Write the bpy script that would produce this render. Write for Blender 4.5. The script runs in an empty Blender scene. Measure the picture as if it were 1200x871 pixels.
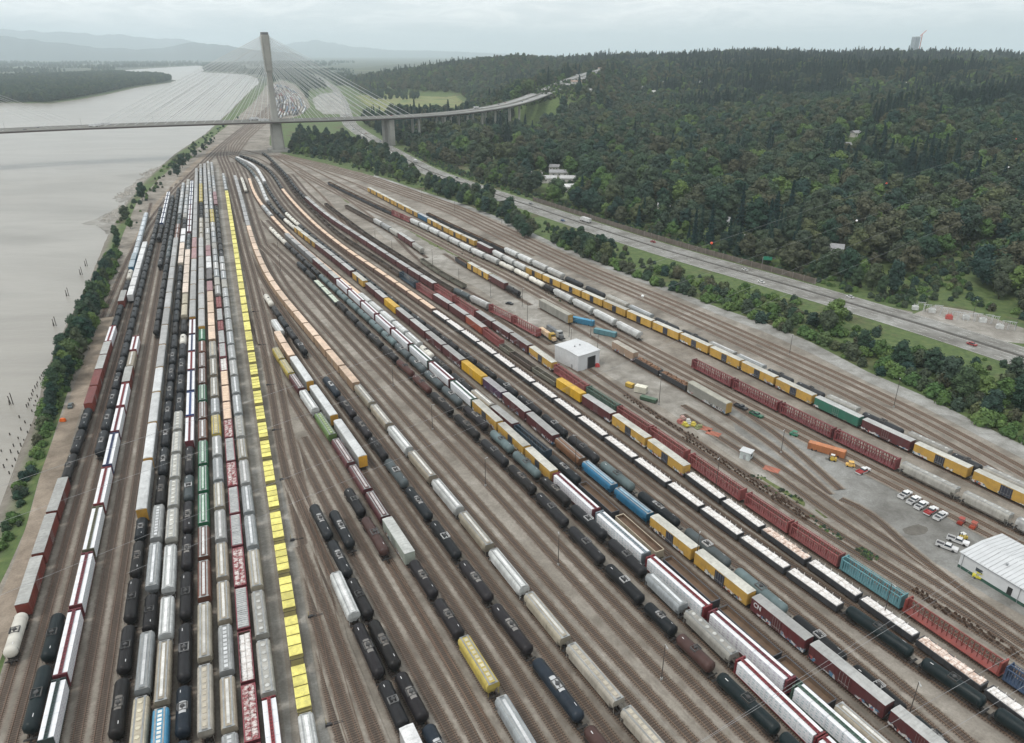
HAZE = 6.8e-5; EXPO = 0.42
import bpy, math, random
import numpy as np
random.seed(7); RNG = np.random.default_rng(7)
SC = bpy.context.scene; COL = SC.collection
# ------------------------------------------------------------------ camera model (metres; the yard is z = 0)
F = 852.0; CH = 130.0; PITCH = math.atan((435.5 - 62) / F)
def at(u, v, z=0.0):
    d = (u - 600) / F; e = (435.5 - v) / F
    Dx, Dy, Dz = d, math.cos(PITCH) + e * math.sin(PITCH), -math.sin(PITCH) + e * math.cos(PITCH)
    t = (z - CH) / Dz
    return (Dx * t, Dy * t)
def proj(x, y, z):
    zc = y * math.cos(PITCH) - (z - CH) * math.sin(PITCH); yc = (z - CH) * math.cos(PITCH) + y * math.sin(PITCH)
    return 600 + F * x / zc, 435.5 - F * yc / zc, zc
# ------------------------------------------------------------------ materials
MATS = {}
def newmat(name):
    m = bpy.data.materials.new(name); m.use_nodes = True
    nt = m.node_tree; b = nt.nodes["Principled BSDF"]
    return m, nt, b
def N(nt, t, **kw):
    n = nt.nodes.new(t)
    for k, v in kw.items():
        if k in n.inputs.keys() if isinstance(k, str) else False: n.inputs[k].default_value = v
        else: setattr(n, k, v)
    return n
def ramp(nt, fac, stops, interp='LINEAR'):
    r = nt.nodes.new('ShaderNodeValToRGB'); r.color_ramp.interpolation = interp
    e = r.color_ramp.elements
    while len(e) < len(stops): e.new(0.5)
    for i, (p, c) in enumerate(stops):
        e[i].position = p; e[i].color = (*c, 1) if len(c) == 3 else c
    nt.links.new(fac, r.inputs[0]); return r.outputs[0]
def noise(nt, scale, detail=4, rough=.6, vec=None, dist=0):
    n = nt.nodes.new('ShaderNodeTexNoise'); n.inputs['Scale'].default_value = scale; n.inputs['Detail'].default_value = detail
    n.inputs['Roughness'].default_value = rough; n.inputs['Distortion'].default_value = dist
    if vec is not None: nt.links.new(vec, n.inputs['Vector'])
    return n.outputs[0]
def mix(nt, a, b, fac, mode='MIX'):
    n = nt.nodes.new('ShaderNodeMix'); n.data_type = 'RGBA'; n.blend_type = mode
    for s, x in ((n.inputs[6], a), (n.inputs[7], b)):
        if isinstance(x, tuple): s.default_value = (*x, 1) if len(x) == 3 else x
        else: nt.links.new(x, s)
    if isinstance(fac, (int, float)): n.inputs[0].default_value = fac
    else: nt.links.new(fac, n.inputs[0])
    return n.outputs[2]
def math_(nt, op, a, b=0.0, c=None):
    n = nt.nodes.new('ShaderNodeMath'); n.operation = op
    for i, x in enumerate((a, b) if c is None else (a, b, c)):
        if isinstance(x, (int, float)): n.inputs[i].default_value = x
        else: nt.links.new(x, n.inputs[i])
    return n.outputs[0]
def pos(nt): return nt.nodes.new('ShaderNodeNewGeometry').outputs['Position']
def bump(nt, b, h, strength=.4, dist=.1):
    n = nt.nodes.new('ShaderNodeBump'); n.inputs['Strength'].default_value = strength; n.inputs['Distance'].default_value = dist
    nt.links.new(h, n.inputs['Height']); nt.links.new(n.outputs[0], b.inputs['Normal'])
def paint(col, rough=.5, metal=0.0, grime=.55, tag='paint', streak=True, spec=.5):
    key = (tag, tuple(round(c, 4) for c in col), rough, metal, grime)
    if key in MATS: return MATS[key]
    m, nt, b = newmat(tag)
    tc = nt.nodes.new('ShaderNodeTexCoord'); oi = nt.nodes.new('ShaderNodeObjectInfo')
    mp = nt.nodes.new('ShaderNodeMapping'); nt.links.new(tc.outputs['Object'], mp.inputs[0])
    cmb = nt.nodes.new('ShaderNodeCombineXYZ'); mr = math_(nt, 'MULTIPLY', oi.outputs['Random'], 57.0)
    for i in range(3): nt.links.new(mr, cmb.inputs[i])
    nt.links.new(cmb.outputs[0], mp.inputs['Location'])
    if streak: mp.inputs['Scale'].default_value = (1.6, .7, .35)
    n1 = noise(nt, 1.1, 5, .65, mp.outputs[0]); n2 = noise(nt, .28, 3, .5, mp.outputs[0])
    c0 = tuple(min(1, c) for c in col)
    lum = sum(col) / 3
    dirt = tuple(.55 * c + .45 * d for c, d in zip(col, (.10, .085, .07)))
    f1 = ramp(nt, n1, [(.42, (0, 0, 0)), (.66, (1, 1, 1))])
    f1 = math_(nt, 'MULTIPLY', f1, grime)
    c = mix(nt, c0, dirt, f1)
    v = ramp(nt, n2, [(.3, (.74, .74, .74)), (.7, (1.15, 1.15, 1.15))])
    c = mix(nt, c, v, .8, 'MULTIPLY')
    rv = ramp(nt, oi.outputs['Random'], [(0, (.72, .71, .70)), (.5, (1, 1, 1)), (1, (1.15, 1.15, 1.15))])
    c = mix(nt, c, rv, .7, 'MULTIPLY')
    nt.links.new(c, b.inputs['Base Color']); b.inputs['Roughness'].default_value = rough; b.inputs['Metallic'].default_value = metal; b.inputs['Specular IOR Level'].default_value = spec
    MATS[key] = m; return m
def flat(name, col, rough=.7, metal=0.0, var=.25, scale=.5):
    key = ('flat', name)
    if key in MATS: return MATS[key]
    m, nt, b = newmat(name)
    n1 = noise(nt, scale, 5, .6, pos(nt))
    lo = tuple(c * (1 - var) for c in col); hi = tuple(min(1, c * (1 + var)) for c in col)
    c = ramp(nt, n1, [(.3, lo), (.7, hi)])
    nt.links.new(c, b.inputs['Base Color']); b.inputs['Roughness'].default_value = rough; b.inputs['Metallic'].default_value = metal
    MATS[key] = m; return m
# ------------------------------------------------------------------ mesh builder
class MB:
    def __init__(s): s.v = []; s.f = []; s.m = []
    def add(s, vs, fs, mi=0):
        o = len(s.v); s.v += [tuple(p) for p in vs]; s.f += [tuple(o + i for i in f) for f in fs]; s.m += [mi] * len(fs); return s
    def box(s, c, d, mi=0, taper=None, rot=0.0):
        x, y, z = c; a, b, h = d[0] / 2, d[1] / 2, d[2] / 2
        ta, tb = (taper or (1, 1))
        vs = [(-a, -b, -h), (a, -b, -h), (a, b, -h), (-a, b, -h), (-a * ta, -b * tb, h), (a * ta, -b * tb, h), (a * ta, b * tb, h), (-a * ta, b * tb, h)]
        cr, sr = math.cos(rot), math.sin(rot)
        vs = [(x + p[0] * cr - p[1] * sr, y + p[0] * sr + p[1] * cr, z + p[2]) for p in vs]
        return s.add(vs, [(0, 3, 2, 1), (4, 5, 6, 7), (0, 1, 5, 4), (1, 2, 6, 5), (2, 3, 7, 6), (3, 0, 4, 7)], mi)
    def cyl(s, a, b, r0, r1=None, n=10, mi=0, caps=True):
        a = np.array(a, float); b = np.array(b, float); r1 = r0 if r1 is None else r1
        d = b - a; d /= np.linalg.norm(d) + 1e-9
        t = np.array((0, 0, 1.0)) if abs(d[2]) < .9 else np.array((1.0, 0, 0))
        u = np.cross(d, t); u /= np.linalg.norm(u); w = np.cross(d, u)
        vs = []
        for c, r in ((a, r0), (b, r1)):
            for k in range(n):
                q = 2 * math.pi * k / n; vs.append(c + r * (math.cos(q) * u + math.sin(q) * w))
        fs = [(k, (k + 1) % n, n + (k + 1) % n, n + k) for k in range(n)]
        if caps: fs += [tuple(range(n))[::-1], tuple(range(n, 2 * n))]
        return s.add(vs, fs, mi)
    def lathe_x(s, prof, n=16, mi=0, cz=0.0, cy=0.0):      # profile of (x, r) about the X axis
        vs = []; fs = []
        for (x, r) in prof:
            for k in range(n):
                q = 2 * math.pi * k / n; vs.append((x, cy + r * math.cos(q), cz + r * math.sin(q)))
        for i in range(len(prof) - 1):
            for k in range(n):
                fs.append((i * n + k, (i + 1) * n + k, (i + 1) * n + (k + 1) % n, i * n + (k + 1) % n))
        return s.add(vs, fs, mi)
    def extrude_x(s, sec, x0, x1, mi=0, caps=True, sc1=1.0):     # closed (y,z) section
        n = len(sec)
        vs = [(x0, y, z) for y, z in sec] + [(x1, y * sc1, z) for y, z in sec]
        fs = [(k, (k + 1) % n, n + (k + 1) % n, n + k) for k in range(n)]
        if caps: fs += [tuple(range(n))[::-1], tuple(range(n, 2 * n))]
        return s.add(vs, fs, mi)
    def mesh(s, name, mats, smooth=False):
        me = bpy.data.meshes.new(name); me.from_pydata(s.v, [], s.f)
        for m in (mats if isinstance(mats, (list, tuple)) else [mats]): me.materials.append(m)
        if any(s.m): me.polygons.foreach_set('material_index', s.m)
        if smooth: me.polygons.foreach_set('use_smooth', [True] * len(s.f))
        me.update(); return me
def bare(name, me, parent=None, loc=None, rz=None):
    o = bpy.data.objects.new(name, me); COL.objects.link(o)
    if parent is not None: o.parent = parent
    if loc is not None: o.location = loc
    if rz is not None: o.rotation_euler = (0, 0, rz)
    return o
def tag(o, label=None, cat=None, group=None, kind=None):
    if label:
        w = label.split()
        if len(w) > 16: print('LABEL TOO LONG', len(w), label)
        o['label'] = label
    if cat: o['category'] = cat
    if group: o['group'] = group
    if kind: o['kind'] = kind
    return o
def structure(name, me, **k): return tag(bare(name, me, **k), kind='structure')
ONES = 'zeroth first second third fourth fifth sixth seventh eighth ninth tenth eleventh twelfth thirteenth fourteenth fifteenth sixteenth seventeenth eighteenth nineteenth'.split()
TENS = {2: 'twent', 3: 'thirt', 4: 'fort', 5: 'fift', 6: 'sixt', 7: 'sevent', 8: 'eight', 9: 'ninet'}
def ordinal(n):
    if n >= 100: return ('one-hundred-' if n < 200 else 'two-hundred-') + ('and-' + ordinal(n % 100) if n % 100 else 'th')
    if n < 20: return ONES[n]
    t = TENS[n // 10]
    return t + 'ieth' if n % 10 == 0 else t + 'y-' + ONES[n % 10]
def poly_mesh(name, pts, z, mat):      # a flat sheet from a world outline (tessellated)
    from mathutils.geometry import tessellate_polygon
    from mathutils import Vector
    tr = tessellate_polygon([[Vector((x, y, 0)) for x, y in pts]])
    me = bpy.data.meshes.new(name); me.from_pydata([(x, y, z) for x, y in pts], [], [tuple(t) for t in tr]); me.materials.append(mat); me.update()
    # make it face up
    if len(me.polygons) and me.polygons[0].normal.z < 0: me.flip_normals()
    return me
# ------------------------------------------------------------------ paths
def resample(P, step):
    P = np.asarray(P, float); d = np.r_[0, np.cumsum(np.hypot(*np.diff(P, axis=0).T))]
    n = max(2, int(round(d[-1] / step)) + 1); s = np.linspace(0, d[-1], n)
    return np.c_[np.interp(s, d, P[:, 0]), np.interp(s, d, P[:, 1])]
def smooth(P, sigma, step):
    k = int(3 * sigma / step); k = min(k, len(P) - 1)
    if k < 2: return P
    w = np.exp(-.5 * (np.arange(-k, k + 1) * step / sigma) ** 2); w /= w.sum()
    a = 2 * P[0] - P[k:0:-1]; b = 2 * P[-1] - P[-2:-k - 2:-1]
    Q = np.vstack([a, P, b])
    return np.c_[np.convolve(Q[:, 0], w, 'valid'), np.convolve(Q[:, 1], w, 'valid')]
class Path:
    def __init__(s, px=None, z=4.6, world=None, sigma=22, step=3.0, ext0=0, ext1=0):
        W = np.array([at(u, v, z) for u, v in px]) if px is not None else np.asarray(world, float)
        if px is not None and W[0, 1] > W[-1, 1]: W = W[::-1]
        W = resample(W, step)
        if ext0:
            d = W[0] - W[min(6, len(W) - 1)]; d /= np.linalg.norm(d); W = np.vstack([W[0] + d * ext0, W])
        if ext1:
            d = W[-1] - W[max(-7, -len(W))]; d /= np.linalg.norm(d); W = np.vstack([W, W[-1] + d * ext1])
        W = resample(W, step); 
        if sigma: W = resample(smooth(W, sigma, step), step)
        s.P = W; s.z = z
        s.S = np.r_[0, np.cumsum(np.hypot(*np.diff(W, axis=0).T))]; s.L = s.S[-1]
        s.V = np.array([proj(x, y, z)[1] for x, y in W])
    def pt(s, q):
        if q < 0 or q > s.L:
            i = 0 if q < 0 else -2; e = s.P[1] - s.P[0] if q < 0 else s.P[-1] - s.P[-2]; e = e / np.linalg.norm(e)
            return s.P[0] + e * q if q < 0 else s.P[-1] + e * (q - s.L)
        return np.array((np.interp(q, s.S, s.P[:, 0]), np.interp(q, s.S, s.P[:, 1])))
    def s_at_v(s, v): return float(np.interp(-v, -s.V, s.S)) if s.V[0] > s.V[-1] else 0.0
    def offset(s, d, a=0.0, b=1.0, sigma=22):      # positive = to the right of travel (away from the camera)
        t = np.gradient(s.P, axis=0); t /= np.linalg.norm(t, axis=1)[:, None]
        Q = s.P + np.c_[t[:, 1], -t[:, 0]] * d
        n = len(Q); return Path(world=Q[int(a * n):max(int(b * n), int(a * n) + 4)], z=s.z, sigma=sigma)
# ------------------------------------------------------------------ the tracks of the yard, traced as ground lines; consists listed near end first
VPX = 234.0
def leftline(s, v0, v1): return [(VPX + s * (v - 62) / 785.0, v) for v in np.linspace(v0, v1, 12)]
TR = {}
def tr(name, px, phrase, near, cars, **k): TR[name] = dict(px=px, phrase=phrase, near=near, cars=cars, k=k)
tr('T1', [(-46, 930), (13, 757), (38, 663), (67, 583), (99, 489), (118, 425), (137, 369), (152, 319), (169.5, 255), (176, 232)], 'first train from the river', 765,
   [('tkw', 712, 1), ('bxrg', 560, 3), ('tk', 475, 3), ('bxrr', 434, 2), ('bxrg', 401, 2), ('cb_red', 382, 1), ('tk', 355, 2), ('bxrg', 340, 1), ('tk', 325, 1), ('tkw', 314, 1), ('bxbl', 297, 1), ('hpwb', 249, None)])
tr('T15', leftline(-226, 930, 262), 'second train from the river', 347, [('bxw', 284, None)])
tr('T2', leftline(-201, 930, 226), 'third train from the river', 857, [('tkdg', 771, 1), ('tkdg', 712, 1), ('-', 529, 0), ('tkm', 300, None), ('tk', 242, None)])
tr('T3', leftline(-176, 930, 214), 'fourth train from the river', 871,
   [('cb_dkgreen', 795, 1), ('cb_maroon', 713, 1), ('cb_maroon', 647, 1), ('cb_olive', 593, 1), ('cb_red', 547, 1), ('cb_navy', 507, 1), ('cb_maroon', 477, 1), ('cb_red', 449, 1), ('bxrg', 430, 1), ('hptan', 411, 1), ('cb_red', 394, 1), ('-', 278, 0), ('tk', 262, None), ('cb_navy', 225, None)])
tr('T4', leftline(-150, 930, 210), 'fifth train from the river', 310, [('tk', 228, None)])
tr('T5', leftline(-125, 930, 206), 'sixth train from the river', 388, [('tk', 300, None), ('tkg', 275, None), ('tk', 219, None)])
tr('T6', leftline(-99, 930, 202), 'seventh train from the river', 930,
   [('tk', 863, 1), ('tk', 787, 1), ('tk', 726, 1), ('tk', 672, 1), ('tk', 629, 1), ('tk', 603, 1), ('arw', 541, 1), ('arw', 498, 1), ('arw', 462, 1), ('arw', 433, 1), ('arg', 280, None), ('hprust', 262, None), ('tkg', 250, None), ('hpgr', 214, None)])
tr('T7', leftline(-71.5, 930, 199), 'eighth train from the river', 890,
   [('hpcream', 813, 1), ('hpgr', 737, 1), ('tk', 691, 1), ('hpgr', 633, 1), ('hpgr', 590, 1), ('tk', 553, 1), ('tkm', 390, None), ('tk', 309, None), ('bxcr', 285, None), ('bxw', 268, None), ('tk', 255, None), ('hpgr', 210, None)])
tr('T8', leftline(-47, 930, 196), 'ninth train from the river', 890,
   [('hpblue', 827, 1), ('hptan', 747, 1), ('hpw', 697, 1), ('hpw', 633, 1), ('hps', 481, None), ('tkm', 400, None), ('tkw', 390, 1), ('tk', 370, 1), ('hpcream', 344, None), ('bxcr', 293, None), ('tkg', 272, None), ('cb_maroon', 240, None), ('cb_navy', 212, None)])
tr('T9', leftline(-21, 930, 192), 'tenth train from the river', 935,
   [('tknv', 797, 2), ('tk', 723, 1), ('tk', 664, 1), ('tkb', 621, 1), ('tkb', 583, 1), ('tkg', 553, 1), ('tkb', 519, 1), ('cb_maroon', 488, 1), ('cb_blue', 459, 1), ('cb_navy', 434, 1), ('cb_red', 412, 1), ('cb_navy', 392, 1), ('cb_maroon', 374, 1), ('arg', 305, None), ('arp', 280, None), ('arg', 198, None)])
tr('T10', leftline(6, 930, 188), 'eleventh train from the river', 950,
   [('tk', 863, 1), ('hptan', 775, 1), ('hptan', 703, 1), ('hprust', 655, 1), ('hprust', 615, 1), ('hpgreen', 577, 1), ('hpgreen', 545, 1), ('hpgreen', 515, 1), ('hprust', 491, 1), ('hprust', 470, 1), ('hpgreen', 450, 1), ('hprust', 431, 1), ('hprust', 413, 1), ('hprust', 399, 1), ('hpgreen', 385, 1), ('arg', 280, None), ('hptan', 255, None), ('tk', 236, None), ('hpyel', 215, None), ('hpgr', 192, None)])
tr('T11', leftline(34, 930, 188), 'twelfth train from the river', 920,
   [('hpgr', 857, 1), ('hptan', 790, 1), ('hpgr', 730, 1), ('hptan', 679, 1), ('hptan', 634, 1), ('hpgr', 596, 1), ('hptan', 564, 1), ('hpgr', 535, 1), ('hpgr', 510, 1), ('hpyel', 485, 1), ('hpgr', 466, 1), ('hptan', 399, None), ('bxpe', 342, None), ('bxmr', 330, 1), ('bxdk', 315, None), ('bxw', 301, 1), ('bxmr', 288, None), ('hpgr', 240, None), ('bxgg', 192, None)])
tr('T12', leftline(59.5, 930, 189), 'thirteenth train from the river', 940,
   [('gor', 866, 1), ('gomix', 796, 1), ('gow', 734, 1), ('gog', 684, 1), ('gomix', 637, 1), ('gog', 599, 1), ('gog', 567, 1), ('gomix', 538, 1), ('gog', 510, 1), ('gomix', 489, 1), ('gop', 432, 3), ('gow', 416, 1), ('gog', 385, 2), ('gor', 374, 1), ('gog', 359, 1), ('gor', 345, 1), ('hpgr', 260, None), ('hpyel', 245, None), ('hpgr', 189, None)])
tr('T13', leftline(84, 930, 190), 'fourteenth train from the river', 900,
   [('cb_red', 816, 1), ('hpgr', 747, 1), ('hpgr', 690, 1), ('hptan', 642, 1), ('hpgr', 602, 1), ('hpgr', 568, 1), ('hpgr', 538, 1), ('hptan', 513, 1), ('hpgr', 300, None), ('tk', 240, None), ('bxmr', 225, None), ('hpgr', 190, None)])
tr('T14', [(372, 930), (353, 807), (276, 290), (266, 227), (260, 195), (257, 178)], 'yellow gondola train', 900,
   [('hpw', 833, 1), ('gy', 771, 1), ('gy', 714, 1), ('gy', 669, 1), ('gy', 631, 1), ('gy', 594, 1), ('gy', 564, 1), ('gy', 535, 1), ('gy', 222, None), ('hpgr', 203, None)])
# centre
M1a = [(328, 505), (348, 552), (364, 585), (398, 651), (466, 781), (512, 867), (545, 930)]
tr('M1a', M1a, 'long string by the yellow gondolas', 905, [('tknv', 842, 1), ('tkb', 781, 1), ('tk', 720, 1), ('tk', 672, 1), ('tkm', 628, 1), ('tkm', 586, 1)])
tr('M1b', ('off', 'M1a', 4.3), 'single car beside the tank string', 640, [('tkm', 591, 1)])
tr('M1c', [(340, 545), (368, 616), (395, 675), (426, 747), (482, 865), (512, 930)], 'string left of the tank string', 935, [('bxw', 850, 1), ('tk', 791, 1), ('tkb', 723, 1), ('hpw', 668, 1)])
M3a = [(296, 352), (306, 378), (323, 411), (360, 465), (406, 533), (466, 629), (562, 771), (602, 837), (650, 920)]
tr('M3a', M3a, 'string with the green hopper', 915, [('hpgr', 806, 1), ('hpyel', 743, 1), ('tkb', 696, 1), ('tkb', 651, 1), ('bxwg', 607, 1), ('hpmar', 575, 1), ('hpmar', 544, 1), ('hpmar', 513, 1), ('hpgreen2', 481, 1), ('hpw', 456, 1), ('hpmar', 438, 1), ('hpyel', 421, 1), ('hpyel', 407, 1)])
tr('M3b', ('off', 'M3a', 4.4), 'autorack string', 541, [('arwo', 492, 1), ('arw', 452, 1), ('arw', 418, 1), ('bxpe', 389, 1)])
tr('M3c', ('off', 'M3a', -5.2), 'short pair beside the maroon hoppers', 647, [('tkbr', 600, 1), ('tk', 568, 1)])
M4 = [(283, 290), (294, 315), (308, 340), (328, 369), (356, 410), (384, 443), (432, 507), (490, 583), (550, 667), (612, 747), (696, 857), (745, 920)]
tr('M4', M4, 'tank string left of the cream train', 915, [('tkbr', 843, 1), ('tknv', 763, 1), ('tkb', 701, 1), ('tkb', 651, 1), ('tk', 605, 1), ('tk', 566, 1), ('tkg', 534, 1), ('tk', 509, 1), ('tkb', 485, 1), ('tkb', 461, 1), ('tknv', 438, 1), ('-', 411, 0), ('tk', 381, 2), ('tk', 357, 2), ('tkw', 341, 1)])
tr('M5b', ('off', 'M4', -4.4), 'lone hopper beside the tank string', 391, [('hpw', 372, 1)])
M6 = [(267, 186), (275, 205), (283, 233), (291, 265), (298, 288), (308, 313), (322, 337), (337, 355), (352, 372), (368, 391), (400, 429), (430, 463), (472, 518), (526, 579), (590, 657), (662, 751), (752, 851), (810, 915)]
tr('M6', M6, 'long curved cream train', 905, [('hptan', 825, 1), ('hptan', 751, 1), ('hptan', 692, 1), ('hpw', 641, 1), ('hptan', 598, 1), ('hpw', 560, 1), ('hptan', 527, 1), ('hpw', 498, 1), ('hptan', 473, 1), ('hptan', 450, 1), ('bxpe', 265, None), ('bxgg', 206, None)])
tr('M7', ('off', 'M6', 6.5), 'two lone tank cars at the throat', 222, [('tkw', 207, 2)])
tr('N1', [(318, 278), (335, 293), (350, 306), (383, 338), (423, 380), (478, 430), (544, 494), (606, 547), (680, 627), (756, 705), (818, 761), (894, 833), (970, 905)], 'black tank train right of gravel lane', 900,
   [('tkdg', 857, 1), ('tkdg', 781, 1), ('tkbr', 738, 1), ('tk', 702, 1), ('tk', 656, 1), ('tk', 612, 1), ('tk', 573, 1), ('tk', 541, 1), ('tk', 511, 1), ('tk', 481, 1), ('tk', 456, 1), ('tkr', 419, 2), ('tk', 351, None), ('gowg', 325, None), ('tk', 305, None)])
tr('N2', [(295, 243), (317, 266), (358, 305), (397, 340), (440, 378), (496, 430), (552, 480), (620, 541), (688, 607), (766, 671), (834, 743), (918, 821), (985, 885)], 'grey tank train, second from gravel lane', 930,
   [('cb_red', 866, 1), ('cb_red', 770, 1), ('hpgr', 712, 1), ('hpgr', 670, 1), ('tk', 627, 1), ('tk', 587, 1), ('tk', 555, 1), ('tkt', 525, 1), ('tkt', 501, 1), ('tkb', 470, None), ('tkg', 400, None), ('tkt', 320, None), ('tk', 283, None), ('tkw', 265, None)])
tr('N3', [(312, 252), (335, 274), (373, 307), (403, 333), (452, 378), (516, 434), (570, 480), (632, 538), (676, 577), (730, 625), (788, 677), (878, 753), (970, 833), (1050, 905)], 'third train from the gravel lane', 900,
   [('cb_green', 800, 1), ('cb_maroon', 714, 1), ('cb_red', 651, 1), ('cb_silver', 599, 1), ('cb_maroon', 554, 1), ('bxyel', 525, 1), ('bxyel', 496, 1), ('bxyel', 469, 1), ('cb_green', 446, 1), ('cb_maroon', 424, 1), ('cb_green', 404, 1), ('cb_maroon', 327, None), ('bxmar', 303, None), ('bxgg', 274, None)])
tr('N4', [(283, 190), (292, 208), (296, 221), (303, 234), (317, 251), (347, 282), (387, 315), (428, 348), (472, 384), (510, 418), (548, 452), (590, 486), (650, 534), (700, 577), (748, 621), (806, 669), (872, 733), (946, 793), (1010, 847), (1070, 900)], 'fourth train from the gravel lane', 900,
   [('hptan', 821, 1), ('god', 766, 1), ('god', 706, 1), ('god', 646, 1), ('goe', 598, 1), ('god', 562, 1), ('tk', 530, 1), ('ceb', 498, 1), ('bxmar', 476, 1), ('hptan', 456, 1), ('tk', 415, None), ('tkw', 403, 1), ('hpw', 343, None), ('gop', 252, None), ('hpgr', 240, 1), ('gop', 208, None)])
tr('N5', [(272, 181), (292, 196), (304, 212), (313, 236), (327, 250), (355, 273), (387, 297), (422, 325), (467, 362), (500, 388), (534, 416), (580, 452), (638, 496), (670, 531), (702, 555), (742, 587), (790, 623), (850, 670), (916, 725), (994, 785), (1077, 853), (1140, 905)], 'boxcar train, fifth from gravel lane', 895,
   [('bxmar', 829, 1), ('bxmar', 752, 1), ('bxcn', 698, 1), ('bxyel', 645, 1), ('bxyel', 604, 1), ('hpblu2', 570, 1), ('hpblu2', 539, 1), ('hpbrn', 512, 1), ('bxmar', 484, 1), ('bxmar', 461, 1), ('bxpur', 443, 1), ('bxgold', 423, 1), ('bxmar', 361, None), ('bxgold', 350, 1), ('bxmar', 332, None), ('bxyel', 318, 1), ('bxmar', 285, None), ('bxyel', 266, None), ('tkw', 255, None), ('tk', 235, None), ('hpw', 207, None), ('tkg', 184, None)])
tr('N6', [(262, 176), (281, 186), (292, 190), (300.5, 196), (308, 209), (316, 224), (332, 246), (363, 273), (413, 312), (463, 352), (520, 394), (584, 442), (638, 484), (712, 545), (780, 597), (832, 637), (900, 692), (980, 755), (1042, 810), (1110, 870)], 'black tank train right of the boxcars', 888,
   [('tk', 833, 1), ('tk', 773, 1), ('tk', 715, 1), ('tkt', 660, 1), ('tkg', 614, 1), ('tk', 570, 1), ('tkt', 537, 1), ('tk', 507, 1), ('tk', 262, None), ('tkw', 248, None), ('tk', 213, None), ('bxw', 184, None)])
tr('N7', [(270, 178), (292, 184), (303, 189.5), (313.5, 196), (322, 206), (331, 221), (348.5, 241), (373, 265), (408, 292), (447, 317), (480, 340), (523, 370), (572, 404), (614, 436), (658, 466), (692, 492), (760, 542), (808, 576), (846, 604), (896, 640), (956, 682), (1025, 730), (1117, 792), (1183, 837), (1250, 882)], 'white loaded gondola train', 890,
   [('tkdg', 823, 1), ('tkdg', 765, 1), ('tkdg', 704, 1), ('gww', 660, 1), ('gww', 621, 1), ('gww', 588, 1), ('gww', 560, 1), ('gww', 360, None), ('gop', 220, None), ('tk', 181, None)])
tr('N8', [(270, 174), (300, 180), (318, 190), (330, 202), (346, 225), (365, 243), (397, 272), (435, 295), (472, 320), (503, 342), (540, 362), (578, 393), (638, 437), (667, 450), (702, 472), (737, 497), (778, 525), (826, 564), (866, 592), (918, 628), (976, 668), (1050, 720), (1125, 767), (1188, 814), (1250, 862)], 'ninth train from the gravel lane', 855,
   [('gww', 797, 1), ('gwp', 739, 1), ('gww', 692, 1), ('gww', 650, 1), ('gwp', 612, 1), ('gww', 579, 1), ('gww', 548, 1), ('bxyel', 515, 1), ('bxyel', 486, 1), ('bxmar', 463, 1), ('bxgold', 444, 1), ('got', 426, 1), ('gob', 408, 1), ('got', 400, 1), ('cer', 385, 1), ('bxor', 370, 1), ('bxmar', 345, 2), ('cer', 332, 1), ('ceb', 318, 1), ('gob', 190, None)])
tr('N9', [(275, 170), (310, 178), (325, 193), (335.5, 203.5), (346, 219), (366, 238), (387, 255), (422, 277), (460, 302), (505, 330), (538, 350), (572, 374), (612, 397), (638, 417), (673, 445), (707, 465), (750, 490), (797, 520), (866, 576), (932, 614), (1002, 662), (1060, 695), (1123, 740), (1192, 785), (1250, 825)], 'tenth train from the gravel lane', 835,
   [('ceblu', 779, 1), ('cerx', 700, 1), ('cet', 652, 1), ('cer', 613, 1), ('cer', 578, 1), ('cer', 530, 1), ('cer', 476, 2), ('ceg', 453, 1), ('cer', 427, 1), ('bxyel', 406, 1), ('bxmar', 365, 2), ('cer', 333, 2), ('bxmar', 231, None), ('tk', 178, None)])
tr('P1', [(380, 235), (400, 250), (435, 276), (470, 297), (507, 322), (540, 343), (568, 352), (590, 364), (622, 381), (645, 394)], 'old cars above the white shed', 0,
   [], z2=1)
TR['P1'].update(near=387, cars=[('cer', 357, 2), ('hpgr', 346, 1), ('tkg', 336, 1), ('gob', 236, None)])
tr('P2', [(455, 262), (482, 292), (505, 309), (522, 320), (545, 331), (572, 345)], 'pale old flat cars beside the lane', 331, [('got', 300, None)])
tr('P3', [(405, 238), (427, 250), (443, 258), (460, 268), (475, 277), (490, 288), (500, 295)], 'old cars left of the gravel road', 292, [('hpgr', 284, 1), ('bxmar', 273, 2), ('hpgr', 256, None), ('gob', 238, None)])
tr('P5', [(330, 186), (360, 199), (385, 212), (405, 222), (427, 232), (447, 242), (473, 252), (495, 262), (527, 277), (553, 292), (577, 301), (605, 313), (625, 325), (647, 337), (675, 352), (705, 365), (738, 385), (820, 424), (890, 460), (950, 490), (1013, 520), (1053, 540), (1123, 571), (1197, 607), (1280, 650)], 'white hopper train behind the shed', 640,
   [('hpgr', 575, 1), ('hpgr', 540, 1), ('cerb', 421, None), ('-', 391, 0), ('hpw', 338, None), ('tk', 332, 1), ('tkw', 305, None), ('hpw', 256, None), ('cer', 247, None), ('god', 212, None)])
tr('P6', [(418, 213), (438, 223), (467, 238), (497, 253), (528, 270), (565, 285), (602, 306), (635, 322), (678, 338), (717, 357), (777, 381), (847, 412), (890, 433), (930, 453), (980, 477), (1037, 503), (1103, 533), (1170, 563), (1240, 596)], 'yellow boxcar train', 592,
   [('bxyel', 550, 1), ('bxyel', 519, 1), ('bxmar', 491, 1), ('bxgreen', 465, 1), ('bxyel', 313, None), ('hpw', 293, None), ('bxmar', 283, None), ('bxyel', 256, None), ('bxblu', 250, 1), ('bxyel', 220, None)])
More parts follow.
